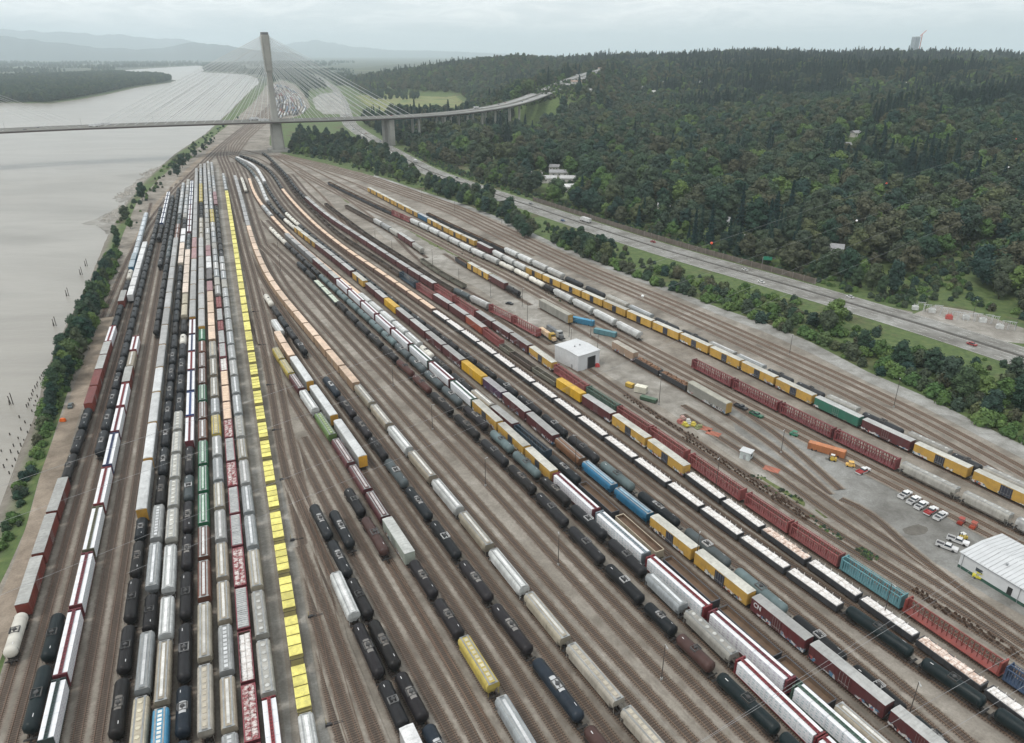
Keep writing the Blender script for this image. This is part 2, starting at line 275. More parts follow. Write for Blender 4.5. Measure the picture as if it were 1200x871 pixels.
tr('P7', [(430, 215), (480, 238), (530, 262), (585, 287), (630, 307), (680, 331), (760, 367), (820, 395), (897, 429), (950, 454), (1013, 481), (1067, 507), (1133, 537), (1200, 568), (1260, 595)], 'mixed train beyond the yellow boxcars', 580,
   [('hpgr', 545, 1), ('tklo', 530, 1), ('hpgr', 505, 1), ('tklo', 480, 2), ('hpgr', 462, 1), ('tklo', 430, 2), ('hpgr', 400, 2), ('tklo', 370, 2), ('hpgr', 345, 2), ('tklo', 322, 2), ('hpw', 290, None), ('god', 248, None)])
tr('P9', [(633, 352), (665, 369), (700, 388), (730, 407), (758, 422), (787, 438), (830, 461), (858, 474), (905, 502), (960, 545), (975, 566)], 'service track by the white shed', 476,
   [('art', 449, 1), ('gosc', 415, 2), ('bxta', 400, 1), ('-', 372, 0), ('art', 351, 1)])
tr('P10', [(520, 290), (540, 303), (560, 314), (580, 325), (603, 338), (622, 349)], 'short string beside the gravel road', 342, [('tk', 333, 1), ('bxmar', 322, 1), ('bxyel', 308, 1), ('god', 299, 1)])
# ------------------------------------------------------------------ builds the Path objects
PATHS = {}
for k, t in TR.items():
    if isinstance(t['px'], tuple):
        PATHS[k] = PATHS[t['px'][1]].offset(t['px'][2])
    else:
        sg = 5 if k in ('T14',) or k[0] == 'T' and k != 'T1' else 26
        PATHS[k] = Path(t['px'], 4.6, sigma=sg, ext0=42 if t['px'][0][1] > 840 or t['px'][-1][1] > 840 else (30 if k in ('N7', 'N8', 'N9', 'N6', 'P5', 'P6', 'P7') else 0))
# ------------------------------------------------------------------ railway cars
def graf_paint(col, strength=.9):
    key = ('graf', col)
    if key in MATS: return MATS[key]
    m, nt, b = newmat('graffiti_paint')
    tc = nt.nodes.new('ShaderNodeTexCoord'); oi = nt.nodes.new('ShaderNodeObjectInfo')
    mp = nt.nodes.new('ShaderNodeMapping'); nt.links.new(tc.outputs['Object'], mp.inputs[0])
    cmb = nt.nodes.new('ShaderNodeCombineXYZ'); nt.links.new(math_(nt, 'MULTIPLY', oi.outputs['Random'], 91.0), cmb.inputs[0]); nt.links.new(cmb.outputs[0], mp.inputs['Location'])
    vo = nt.nodes.new('ShaderNodeTexVoronoi'); vo.inputs['Scale'].default_value = 1.5; nt.links.new(mp.outputs[0], vo.inputs['Vector'])
    hs = nt.nodes.new('ShaderNodeSeparateColor'); nt.links.new(vo.outputs['Color'], hs.inputs[0])
    g = ramp(nt, hs.outputs[0], [(0, (.6, .6, .58)), (.3, (.02, .02, .025)), (.5, (.08, .2, .32)), (.68, (.5, .5, .52)), (.85, (.3, .08, .07)), (1, (.1, .06, .2))], 'CONSTANT')
    sp = nt.nodes.new('ShaderNodeSeparateXYZ'); nt.links.new(tc.outputs['Object'], sp.inputs[0])
    zt = math_(nt, 'ADD', sp.outputs[2], math_(nt, 'MULTIPLY', noise(nt, .45, 3, .6, mp.outputs[0]), 2.2))
    low = ramp(nt, math_(nt, 'DIVIDE', zt, 10.0), [(.30, (1, 1, 1)), (.325, (0, 0, 0))])
    patch = ramp(nt, noise(nt, .22, 2, .5, mp.outputs[0]), [(.46, (0, 0, 0)), (.5, (1, 1, 1))])
    f = math_(nt, 'MULTIPLY', math_(nt, 'MULTIPLY', low, patch), strength)
    n1 = noise(nt, .5, 5, .65, mp.outputs[0])
    base = mix(nt, col, tuple(.6 * c + .03 for c in col), ramp(nt, n1, [(.4, (0, 0, 0)), (.75, (1, 1, 1))]))
    nt.links.new(mix(nt, base, g, f), b.inputs['Base Color']); b.inputs['Roughness'].default_value = .55
    MATS[key] = m; return m
def wrap_mat():
    if 'wrap' in MATS: return MATS['wrap']
    m, nt, b = newmat('white_wrap')
    tc = nt.nodes.new('ShaderNodeTexCoord'); sp = nt.nodes.new('ShaderNodeSeparateXYZ'); nt.links.new(tc.outputs['Object'], sp.inputs[0])
    fx = math_(nt, 'FRACT', math_(nt, 'MULTIPLY', sp.outputs[0], .78)); fz = math_(nt, 'FRACT', math_(nt, 'MULTIPLY', sp.outputs[2], 1.35))
    a = math_(nt, 'MULTIPLY', math_(nt, 'LESS_THAN', fx, .55), math_(nt, 'LESS_THAN', math_(nt, 'ABSOLUTE', math_(nt, 'SUBTRACT', fz, .5)), .2))
    nz = math_(nt, 'GREATER_THAN', noise(nt, 2.2, 2, .5, tc.outputs['Object']), .46)
    g = nt.nodes.new('ShaderNodeNewGeometry'); sn = nt.nodes.new('ShaderNodeSeparateXYZ'); nt.links.new(g.outputs['Normal'], sn.inputs[0])
    side = math_(nt, 'LESS_THAN', math_(nt, 'ABSOLUTE', sn.outputs[2]), .5)
    f = math_(nt, 'MULTIPLY', math_(nt, 'MULTIPLY', a, nz), side)
    base = ramp(nt, noise(nt, .7, 4, .6, tc.outputs['Object']), [(.3, (.62, .63, .66)), (.7, (.77, .77, .78))])
    oi = nt.nodes.new('ShaderNodeObjectInfo')
    pr = ramp(nt, oi.outputs['Random'], [(0, (.12, .3, .34)), (.5, (.25, .16, .3)), (1, (.2, .3, .36))], 'CONSTANT')
    nt.links.new(mix(nt, base, pr, math_(nt, 'MULTIPLY', f, .6)), b.inputs['Base Color']); b.inputs['Roughness'].default_value = .45
    MATS['wrap'] = m; return m
DARK = (.012, .011, .011); RUSTY = (.06, .035, .022); STEEL = (.30, .31, .31); WHITE = (.72, .72, .70); GREYR = (.36, .36, .345)
def bogie_mb(lo=False):
    b = MB()
    for sx in (-.9, .9):
        b.cyl((sx, -.85, .47), (sx, .85, .47), .07, n=6)
        for sy in (-.75, .75): b.cyl((sx, sy - .07, .47), (sx, sy + .07, .47), .46, n=8 if lo else 12)
    for sy in (-1.0, 1.0): b.box((0, sy, .55), (2.5, .16, .3)); 
    if not lo: b.box((0, 0, .7), (.45, 2.2, .25))
    return b
def frame_mb(L, z=1.0, w=.5):
    b = MB(); b.box((0, 0, z - .1), (L, w, .3))
    for s in (-1, 1):
        b.box((s * (L / 2 + .35), 0, .85), (.8, .28, .28)); b.box((s * (L / 2 - .1), 0, z + .05), (.5, 2.7, .12))
    return b
#  each builder returns [(part name, MB, [materials])], the first being the main one
def tank(col, near, patch=None, plat=.10, top=2.75):
    L = 17.6; r = 1.52; P = []
    b = MB(); n = 20 if near else 12; h = L / 2 - .7
    b.lathe_x([(-h, .02), (-h + .06, .7), (-h + .3, 1.2), (-h + .75, 1.48), (-h + 1.0, r), (0, r), (h - 1.0, r), (h - .75, 1.48), (h - .3, 1.2), (h - .06, .7), (h, .02)], n, 0, top)
    body = b
    P.append(('tank', body, [paint(col, .42, tag='tank_paint', grime=.12, spec=.22)]))
    fr = frame_mb(L, 1.15, .6)
    for s in (-1, 1): fr.box((s * (L / 2 - 2.2), 0, 1.35), (1.2, 2.0, .5))
    if near:
        for s in (-1, 1):
            fr.box((s * (h - 1.1), 1.52, 2.3), (.06, .06, 2.4)); fr.box((s * (h - 1.1), -1.52, 2.3), (.06, .06, 2.4))
        for sy in (-1.45, 1.45): fr.box((0, sy, 1.3), (L * .8, .05, .05))
    P.append(('underframe', fr, [paint(DARK, .7, tag='underframe_paint')]))
    d = MB(); zt = top + r; dm = MB()
    dm.cyl((0, 0, zt - .25), (0, 0, zt + .28), .5, n=10); dm.cyl((0, 0, zt + .28), (0, 0, zt + .36), .34, n=8)
    if not near: d = dm
    if near:
        for s in (-1, 1): d.box((0, s * 1.0, zt - .05), (2.3, .14, .45)); d.box((s * 1.15, 0, zt + .04), (.14, 2.0, .12)); d.box((s * .75, 0, zt - .05), (.3, .3, .3))
        d.box((0, .75, zt - .22), (2.3, .45, .04)); d.box((0, -.75, zt - .22), (2.3, .45, .04))
    P.append(('hatch_platform', d, [paint(patch if patch and patch[0] > .3 and not near else (plat, plat, plat), .6, tag='platform_paint')]))
    if near: P.append(('>manway_dome', dm, [paint((.05, .05, .052), .6, tag='platform_paint')]))
    if patch and near:
        g = MB(); k = 8; xs = (-2.2, 1.9)
        vs = []; 
        for x in xs:
            for i in range(k + 1):
                q = math.pi / 2 + (i / k - .5) * .95; vs.append((x, (r + .012) * math.cos(q), top + (r + .012) * math.sin(q)))
        g.add(vs, [(i, k + 1 + i, k + 2 + i, i + 1) for i in range(k)])
        P.append(('grip_panel', g, [paint(patch, .8, tag='grip_paint')]))
    if near:
        g = MB()
        vs = []; x0 = h - 2.9
        for x in (x0, x0 + .9):
            for i in range(3):
                q = 1.25 + (i - 1) * .05; vs.append((x, (r + .012) * math.cos(q), top + (r + .012) * math.sin(q)))
        g.add(vs, [(0, 3, 4, 1), (1, 4, 5, 2)])
        P.append(('reporting_mark', g, [flat('white_lettering', (.6, .6, .6), var=.1)]))
    return L, P
def hopper(col, near, trough=WHITE, style=0, short=False, roof=None):
    L = 18.0; P = []; h = L / 2 - .6
    sec = [(-.7, .95), (.7, .95), (1.56, 2.0), (1.58, 3.7), (1.5, 4.1), (1.25, 4.4), (.55, 4.58), (-.55, 4.58), (-1.25, 4.4), (-1.5, 4.1), (-1.58, 3.7), (-1.56, 2.0)]
    b = MB(); b.extrude_x(sec[1:] + sec[:1], -h + 1.1, h - 1.1, 0)
    top = [(-1.58, 2.9)] + [(1.58, 2.9)] + sec[3:11]
    for s in (-1, 1):      # the upper body runs on over the end slope sheets
        b.extrude_x(top, s * (h - 1.1), s * h, 0)
    if near:
        for i in range(13):
            x = -h + 1.2 + i * (2 * h - 2.4) / 12
            for sy in (-1, 1): b.box((x, sy * 1.59, 2.9), (.09, .1, 1.75))
        for s in (-1, 1):
            for sy in (-1.3, 1.3): b.box((s * (h + .02), sy, 2.4), (.08, .08, 2.9))
            for z in (1.6, 2.1, 2.6, 3.1, 3.6): b.box((s * (h + .05), 1.15, z), (.05, .45, .05))
    P.append(('body', b, [paint(col, .5, tag='hopper_paint', grime=.6)]))
    if roof or near:
        rf = MB()
        for sy in (-1, 1): rf.box((0, sy * .82, 4.56), (2 * h - .4, .34, .05))
        for s in (-1, 1): rf.box((s * (h - .1), 0, 4.55), (.5, 2.3, .06))
        P.append(('running_board', rf, [paint(roof or STEEL, .6, tag='running_board_paint')]))
    t = MB()
    if style == 0:
        t.box((0, 0, 4.66), (2 * h - 1.8, .62, .13))
        if near:
            for i in range(9): t.box((-h + 1.3 + i * (2 * h - 2.6) / 8, 0, 4.74), (.12, .72, .05))
    elif style == 1:
        for i in range(10 if near else 6):
            x = -h + 1.4 + i * (2 * h - 2.8) / (9 if near else 5)
            t.box((x, 0, 4.63), (1.0 if near else 1.8, .8, .1))
    else:
        for i in range(6):
            t.cyl((-h + 1.8 + i * (2 * h - 3.6) / 5, 0, 4.5), (-h + 1.8 + i * (2 * h - 3.6) / 5, 0, 4.74), .5, n=10)
            if near and i < 5: P.append(('roof_hatch', t, [paint(trough, .5, tag='hatch_paint', grime=.4)])); t = MB()
    P.append(('roof_hatch', t, [paint(trough, .5, tag='hatch_paint', grime=.4)]))
    fr = frame_mb(L, 1.05, .45)
    if near:
        for i in range(4):
            x = -5.1 + i * 3.4; fr.add([(x - 1.3, -.7, .96), (x + 1.3, -.7, .96), (x + 1.3, .7, .96), (x - 1.3, .7, .96), (x - .4, -.4, .45), (x + .4, -.4, .45), (x + .4, .4, .45), (x - .4, .4, .45)], [(0, 1, 5, 4), (1, 2, 6, 5), (2, 3, 7, 6), (3, 0, 4, 7), (4, 5, 6, 7)])
    P.append(('underframe', fr, [paint(DARK, .7, tag='underframe_paint')]))
    return L, P
def boxcar(col, near, roof=GREYR, door=None, graf=False, text=None):
    L = 19.4; P = []; w = 1.5
    b = MB(); b.box((0, 0, 2.95), (L - .5, 2 * w, 3.7))
    if near:
        for i in range(15):
            x = -L / 2 + .6 + i * (L - 1.2) / 14
            if abs(x) < 2.0: continue
            for sy in (-1, 1): b.box((x, sy * (w + .02), 2.95), (.1, .08, 3.6))
        for s in (-1, 1):
            for z in (1.5, 2.0, 2.5, 3.0, 3.5, 4.0): b.box((s * (L / 2 - .2), 1.1, z), (.08, .5, .05))
            b.box((s * (L / 2 - .22), 0, 3.0), (.1, 2.2, 2.6))
    P.append(('body', b, [graf_paint(col) if graf and near else paint(col, .55, tag='boxcar_paint', grime=.45)]))
    r = MB(); sec = [(-w - .03, 4.8), (w + .03, 4.8), (w - .05, 4.9), (0, 5.02), (-w + .05, 4.9)]
    r.extrude_x(sec, -L / 2 + .2, L / 2 - .2)
    if near:
        for i in range(16):
            x = -L / 2 + .8 + i * (L - 1.6) / 15
            r.extrude_x([(-w, 4.86), (w, 4.86), (w - .1, 4.95), (0, 5.07), (-w + .1, 4.95)], x - .05, x + .05)
    P.append(('roof', r, [paint(roof, .5, tag='roof_metal', grime=.5, streak=False)]))
    for sy in (-1, 1):
        d = MB(); d.box((0, sy * (w + .07), 2.9), (3.3, .1, 3.3))
        if near:
            lr = MB()
            for x in (-1.2, -.4, .4, 1.2): lr.cyl((x, sy * (w + .15), 1.3), (x, sy * (w + .15), 4.5), .035, n=5)
            lr.box((0, sy * (w + .16), 2.0), (2.6, .05, .08))
            for z in (2.0, 3.0, 3.9): d.box((0, sy * (w + .13), z), (3.2, .04, .07))
        P.append(('door', d, [paint(door or tuple(c * .9 for c in col), .5, tag='door_paint')]))
        if near: P.append(('>lock_rods', lr, [paint(STEEL, .5, tag='rod_steel')]))
    P.append(('underframe', frame_mb(L - .4, 1.05, .9), [paint(DARK, .7, tag='underframe_paint')]))
    return L, P
def autorack(col, near, roof=(.5, .5, .5), end=(.45, .25, .04)):
    L = 27.2; P = []; w = 1.5; b = MB(); b.box((0, 0, 3.05), (L - .6, 2 * w, 4.2))
    if near:
        for i in range(25):
            for sy in (-1, 1): b.box((-L / 2 + .5 + i * (L - 1.0) / 24, sy * (w + .03), 3.05), (.12, .08, 4.1))
        for z in (1.9, 3.2, 4.4):
            for sy in (-1, 1): b.box((0, sy * (w + .05), z), (L - .7, .05, .1))
    P.append(('body', b, [graf_paint(col, .6) if near else paint(col, .6, tag='rack_paint')]))
    r = MB(); r.extrude_x([(-w - .04, 5.15), (w + .04, 5.15), (w - .2, 5.45), (.6, 5.6), (-.6, 5.6), (-w + .2, 5.45)], -L / 2 + .25, L / 2 - .25)
    if near:
        for i in range(14): r.extrude_x([(-w, 5.3), (w, 5.3), (w - .25, 5.47), (.6, 5.63), (-.6, 5.63), (-w + .25, 5.47)], -L / 2 + .9 + i * 1.95 - .03, -L / 2 + .9 + i * 1.95 + .03)
    P.append(('roof', r, [paint(roof, .5, tag='roof_metal', grime=.4, streak=False)]))
    for s in (-1, 1):
        d = MB(); d.box((s * (L / 2 - .22), 0, 3.2), (.2, 2.9, 4.1))
        for y in (-.75, .75): d.box((s * (L / 2 - .1), y, 3.2), (.08, .12, 4.0))
        P.append(('end_door', d, [paint(end, .5, tag='rack_door_paint')]))
    P.append(('underframe', frame_mb(L - .4, .95, 1.0), [paint(DARK, .7, tag='underframe_paint')]))
    return L, P
def centrebeam(col, near, chord=None, loaded=False):
    L = 22.6; P = []; b = MB(); b.box((0, 0, 1.12), (L, 2.85, .22)); b.box((0, 0, .9), (L * .6, .9, .4))
    P.append(('deck', b, [paint(col, .55, tag='flatcar_paint')]))
    for s in (-1, 1):
        k = MB(); k.box((s * (L / 2 - .3), 0, 3.0), (.3, 2.85, 3.6)); k.box((s * (L / 2 - .52), 1.2, 3.0), (.25, .2, 3.4)); k.box((s * (L / 2 - .52), -1.2, 3.0), (.25, .2, 3.4))
        P.append(('bulkhead', k, [paint(col, .55, tag='flatcar_paint')]))
    c = MB(); n = 19 if near else 12; W = .62 if loaded else .34
    if loaded:
        for sy in (-1, 1): c.box((0, sy * .3, 4.78), (L - .8, .12, .14))
        c.box((0, 0, 4.72), (L - .8, .5, .06), 1)
        for i in range(n): c.box((-L / 2 + 1 + i * (L - 2) / (n - 1), 0, 4.79), (.22, .6, .1))
    else: c.box((0, 0, 4.72), (L - .8, W, .2))
    for i in range(n):
        x = -L / 2 + .9 + i * (L - 1.8) / (n - 1)
        c.box((x, 0, 2.95), (.16, .26, 3.4))
        if not loaded and near and i < n - 1:
            x2 = x + (L - 1.8) / (n - 1)
            c.cyl((x, 0, 1.3 if i % 2 else 4.6), (x2, 0, 4.6 if i % 2 else 1.3), .06, n=4, caps=False)
    if not loaded:
        for z in (2.2, 3.4): c.box((0, 0, z), (L - .9, .1, .12))
    P.append(('centre_beam', c, [paint(chord or col, .55, tag='beam_paint'), paint(tuple(x * .45 for x in (chord or col)), .7, tag='beam_paint')]))
    P.append(('coupler', frame_mb(L - .6, .9, .4), [paint(DARK, .7, tag='underframe_paint')]))
    return L, P
def centrebeam_posts(col, near):      # bulkhead flat with side stakes seen as close vertical posts
    L, P = centrebeam(col, near)
    s_ = MB(); n = 26 if near else 14
    for i in range(n):
        x = -L / 2 + .8 + i * (L - 1.6) / (n - 1)
        for sy in (-1.32, 1.32): s_.box((x, sy, 2.75), (.17, .12, 3.1))
    for sy in (-1.32, 1.32): s_.box((0, sy, 4.3), (L - .8, .14, .16))
    P.insert(3, ('side_stakes', s_, [paint(tuple(min(1, c * 1.35 + .03) for c in col), .55, tag='stake_paint')]))
    return L, P
def gondola(col, near, hgt=3.0, inner=(.07, .04, .025), rim=None, fz=1.06):
    L = 17.6; P = []; b = MB(); w = 1.45; t = .1
    for sy in (-1, 1): b.box((0, sy * (w - t / 2), (1.0 + hgt) / 2), (L - .4, t, hgt - 1.0))
    for s in (-1, 1): b.box((s * (L / 2 - .2 - t / 2), 0, (1.0 + hgt) / 2), (t, 2 * w - 2 * t, hgt - 1.0))
    if near:
        for i in range(12):
            for sy in (-1, 1): b.box((-L / 2 + .6 + i * (L - 1.2) / 11, sy * (w + .04), (1.0 + hgt) / 2), (.16, .1, hgt - 1.1))
    P.append(('body', b, [paint(col, .6, tag='gondola_paint')]))
    i_ = MB(); i_.box((0, 0, fz), (L - .6, 2 * w - .2, .1))
    for sy in (-1, 1): i_.box((0, sy * (w - t - .02), (1.1 + hgt) / 2), (L - .62, .03, hgt - 1.15))
    for s in (-1, 1): i_.box((s * (L / 2 - .2 - t - .02), 0, (1.1 + hgt) / 2), (.03, 2 * w - .3, hgt - 1.15))
    P.append(('inner_lining', i_, [paint(inner, .9, tag='lining_rust', grime=.8)]))
    if near or rim:
        r = MB()
        for sy in (-1, 1): r.box((0, sy * (w - .05), hgt + .04), (L - .3, .2, .1))
        for s in (-1, 1): r.box((s * (L / 2 - .25), 0, hgt + .04), (.2, 2 * w - .1, .1))
        P.append(('top_rail', r, [paint(rim or tuple(min(1, c * 1.6 + .02) for c in col), .6, tag='rail_paint')]))
    P.append(('underframe', frame_mb(L - .4, 1.0, .8), [paint(DARK, .7, tag='underframe_paint')]))
    return L, P
def yellowcar(near):
    L = 14.2; P = []; b = MB(); b.box((0.2, 0, 1.75), (L - 1.6, 2.9, 1.5)); b.add([(-L / 2 + .4, -1.4, 1.3), (-L / 2 + .4, 1.4, 1.3), (-L / 2 + 1.3, 1.4, 2.9), (-L / 2 + 1.3, -1.4, 2.9)], [(0, 3, 2, 1)], 1); b.box((0, 0, 1.1), (L - .4, 2.6, .2))
    P.append(('body', b, [paint((.035, .03, .028), .7, tag='gondola_paint'), paint((.22, .19, .07), .7, tag='gondola_paint')]))
    k = 4; wl = (L - 2.0) / k
    for i in range(k):
        c = MB(); x = -L / 2 + 1.25 + (i + .5) * wl; a = wl / 2 - .05
        pr = [(-a, 2.5), (a, 2.5), (a, 3.2), (a - .12, 3.42), (0, 3.5), (-a + .12, 3.42), (-a, 3.2)]
        n = len(pr); vs = [(x + p[0], -1.5, p[1]) for p in pr] + [(x + p[0], 1.5, p[1]) for p in pr]
        c.add(vs, [(q, n + q, n + (q + 1) % n, (q + 1) % n) for q in range(n)] + [tuple(range(n)), tuple(range(n, 2 * n))[::-1]])
        if near:
            for j in range(5): c.box((x + (j - 2) * a * .4, 0, 3.47 - abs(j - 2) * .015), (.07, 2.7, .06))
            c.box((x - a + .02, 0, 3.0), (.06, 2.9, .9), 1)
        P.append(('cover_panel', c, [paint((.76, .69, .19), .5, grime=.6, tag='yellow_cover', streak=False), paint((.3, .26, .09), .6, tag='cover_edge')]))
    P.append(('underframe', frame_mb(L - .2, .95, .8), [paint(DARK, .7, tag='underframe_paint')]))
    return L, P
# --- loads: things of their own resting on the cars
def lumber_mb(near):
    b = MB()
    for sy in (-1, 1):
        for i in range(5):
            x = -21.0 / 2 + (i + .5) * 21.0 / 5
            if near:
                for j in range(3): b.box((x, sy * .87, 1.27 + (j + .5) * 1.1), (21.0 / 5 - .07, 1.06, 1.04))
            else: b.box((x, sy * .87, 2.95), (21.0 / 5 - .08, 1.06, 3.3))
    return b
def blocks_mb(seed, z0, z1, gap=.12, n=9, stakes=False, jit=.18, L=16.6, w=1.28, one=False):
    r = random.Random(seed); b = MB()
    for i in range(n):
        x0 = -L / 2 + i * L / n
        for sy in (0,) if one else (-1, 1):
            h = z1 + r.uniform(-jit, jit); cx, cy = x0 + L / n / 2, sy * w / 2
            a, q = L / n / 2 - gap / 2 * r.random(), (w if one else w / 2) - .02
            p = [(cx - a, cy - q), (cx + a, cy - q), (cx + a, cy + q), (cx - a, cy + q)]
            vs = [(x, y, z0) for x, y in p] + [(x, y, h - .15 + r.uniform(-.08, .08)) for x, y in p] + [(cx + (x - cx) * .8, cy + (y - cy) * .75, h + r.uniform(-.05, .08)) for x, y in p]
            b.add(vs, [(i0, (i0 + 1) % 4, 4 + (i0 + 1) % 4, 4 + i0) for i0 in range(4)] + [(4 + i0, 4 + (i0 + 1) % 4, 8 + (i0 + 1) % 4, 8 + i0) for i0 in range(4)] + [(8, 9, 10, 11)])
    if stakes:
        for i in range(7):
            x = -L / 2 + 1 + i * (L - 2) / 6
            b.box((x, 1.3, z1 + .15), (.1, .1, .9)); 
            if r.random() < .7: b.box((x, -1.3, z1 + .1), (.1, .1, .7))
            b.box((x, 0, z1 + .12), (.08, 2.6, .06))
    return b
def load_mat(c1, c2, name, sc=1.2):
    key = ('load', name)
    if key in MATS: return MATS[key]
    m, nt, b = newmat(name); tc = nt.nodes.new('ShaderNodeTexCoord'); oi = nt.nodes.new('ShaderNodeObjectInfo')
    mp = nt.nodes.new('ShaderNodeMapping'); nt.links.new(tc.outputs['Object'], mp.inputs[0]); cmb = nt.nodes.new('ShaderNodeCombineXYZ')
    nt.links.new(math_(nt, 'MULTIPLY', oi.outputs['Random'], 33.0), cmb.inputs[0]); nt.links.new(cmb.outputs[0], mp.inputs['Location'])
    n = noise(nt, sc, 5, .7, mp.outputs[0])
    nt.links.new(ramp(nt, n, [(.42, c1), (.62, c2)]), b.inputs['Base Color']); b.inputs['Roughness'].default_value = .7
    MATS[key] = m; return m
# variant -> (kind, category, colour words, builder)
TAN = (.33, .295, .23); V = {}
def var(k, kind, cat, words_, fn, load=None): V[k] = (kind, cat, words_, fn, load)
tkc = dict(tk=((.009, .010, .012), 'black'), tkb=((.015, .013, .015), 'brownish black'), tkm=((.014, .016, .019), 'charcoal'), tkdg=((.005, .012, .014), 'greenish black'), tknv=((.013, .02, .03), 'navy black'),
           tkg=((.07, .085, .09), 'slate grey'), tkt=((.11, .15, .155), 'teal grey'), tkw=((.62, .60, .54), 'white'), tkbr=((.06, .032, .028), 'dark brown'), tkr=((.07, .025, .02), 'rust red'), tklo=((.03, .032, .036), 'dark'))
patches = dict(tkb=(.20, .19, .18), tknv=(.5, .51, .52), tkm=(.30, .30, .30), tkdg=None, tkg=(.04, .04, .04)); plats = dict(tk=.42, tkb=.06, tkm=.05, tkdg=.05, tkg=.5)
for k, (c, w) in tkc.items(): var(k, 'tank_car', 'tank car', w + ' tank car', (lambda near, c=c, p=patches.get(k), q=plats.get(k, .1): tank(c, near, p, q)))
hpc = dict(hptan=(TAN, (.62, .61, .58), 'tan', 0), hpgr=((.31, .32, .32), (.54, .55, .56), 'grey', 1), hpw=((.52, .53, .52), (.74, .74, .74), 'white', 0), hpcream=((.47, .42, .32), (.6, .55, .42), 'cream', 2),
           hps=((.42, .41, .37), (.6, .6, .56), 'pale grey', 2), hprust=((.13, .05, .032), (.6, .6, .6), 'rust brown', 0), hpgreen=((.012, .11, .05), (.5, .6, .52), 'green', 0), hpgreen2=((.10, .17, .05), (.3, .36, .2), 'olive green', 1),
           hpblue=((.07, .30, .50), (.7, .7, .66), 'bright blue', 1), hpyel=((.48, .38, .09), (.5, .46, .34), 'yellow', 1), hpmar=((.10, .03, .035), (.5, .47, .46), 'maroon', 0), hpwb=((.45, .5, .54), (.7, .72, .75), 'bluish white', 1),
           hpblu2=((.02, .15, .28), (.35, .5, .6), 'blue', 0), hpbrn=((.16, .075, .035), (.22, .13, .08), 'orange brown', 0))
for k, (c, t, w, st) in hpc.items(): var(k, 'covered_hopper', 'hopper car', w + ' covered hopper', (lambda near, c=c, t=t, st=st: hopper(c, near, t, st)))
YEL = (.50, .30, .06); MAR = (.095, .022, .024)
bxc = dict(bxrg=((.17, .03, .02), GREYR, None, 'red grey-roofed', 0), bxrr=((.22, .04, .025), (.16, .04, .035), None, 'red', 0), bxbl=((.05, .16, .26), (.3, .36, .4), None, 'blue', 0), bxw=((.5, .5, .5), (.66, .66, .66), None, 'white', 0),
           bxcr=((.45, .4, .33), (.66, .55, .46), None, 'cream', 0), bxpe=((.38, .26, .17), (.66, .50, .38), None, 'peach-roofed', 0), bxmr=((.10, .03, .03), (.26, .14, .15), None, 'dull maroon', 0), bxdk=((.04, .035, .035), (.13, .12, .12), None, 'dark', 0),
           bxgg=((.2, .2, .2), (.34, .34, .34), None, 'grey', 0), bxyel=(YEL, (.50, .49, .44), (.025, .03, .05), 'yellow', 1), bxmar=(MAR, (.40, .40, .39), None, 'maroon', 1), bxcn=((.11, .02, .022), (.42, .42, .41), None, 'dark red lettered', 1), bxpur=((.07, .03, .07), (.36, .35, .36), None, 'purple maroon', 1),
           bxgold=((.62, .36, .02), (.60, .37, .04), None, 'bright yellow', 0), bxor=((.3, .06, .03), (.38, .36, .34), None, 'orange red', 1), bxgreen=((.03, .15, .10), (.42, .43, .42), None, 'green', 1), bxblu=((.03, .12, .22), (.4, .42, .44), None, 'blue', 0), bxta=((.34, .24, .17), (.38, .35, .3), None, 'tan graffitied', 1), bxwg=((.32, .35, .30), (.45, .46, .44), None, 'pale green', 1))
for k, (c, rf, d, w, g) in bxc.items(): var(k, 'boxcar', 'boxcar', w + ' boxcar', (lambda near, c=c, rf=rf, d=d, g=g: boxcar(c, near, rf, d, bool(g))))
for j, (p, q) in enumerate(((None, .42), (None, .055), ((.26, .26, .26), .055), (None, .16), ((.13, .12, .11), .05))): var(f'tk_{j}', 'tank_car', 'tank car', 'black tank car', (lambda near, p=p, q=q, j=j: tank(((.009, .010, .012), (.012, .011, .012), (.008, .011, .014), (.014, .014, .016), (.011, .010, .010))[j], near, p, q)))
for j, (c, t, st) in enumerate((((.31, .32, .32), (.54, .55, .56), 1), ((.35, .35, .34), (.7, .7, .7), 0), ((.27, .29, .30), (.62, .63, .64), 0), ((.34, .33, .30), (.48, .48, .46), 2))): var(f'hpgr_{j}', 'covered_hopper', 'hopper car', 'grey covered hopper', (lambda near, c=c, t=t, st=st: hopper(c, near, t, st)))
for j, (c, t, st) in enumerate((((.33, .295, .23), (.62, .61, .58), 0), ((.36, .33, .28), (.5, .45, .36), 1), ((.30, .26, .20), (.66, .65, .62), 0))): var(f'hptan_{j}', 'covered_hopper', 'hopper car', 'tan covered hopper', (lambda near, c=c, t=t, st=st: hopper(c, near, t, st)))
SPREAD = {'tk': 5, 'hpgr': 4, 'hptan': 3}; rsp = random.Random(17)
var('arw', 'autorack', 'autorack', 'pale grey autorack', lambda near: autorack((.30, .30, .29), near, (.56, .57, .57)))
var('arwo', 'autorack', 'autorack', 'pale grey autorack', lambda near: autorack((.36, .36, .35), near, (.56, .57, .57), (.55, .29, .03)))
var('arg', 'autorack', 'autorack', 'grey autorack', lambda near: autorack((.22, .22, .21), near, (.36, .36, .355)))
var('arp', 'autorack', 'autorack', 'pinkish autorack', lambda near: autorack((.22, .15, .15), near, (.34, .20, .20)))
var('art', 'autorack', 'autorack', 'tan grey autorack', lambda near: autorack((.24, .235, .21), near, (.33, .32, .27), (.40, .26, .08)))
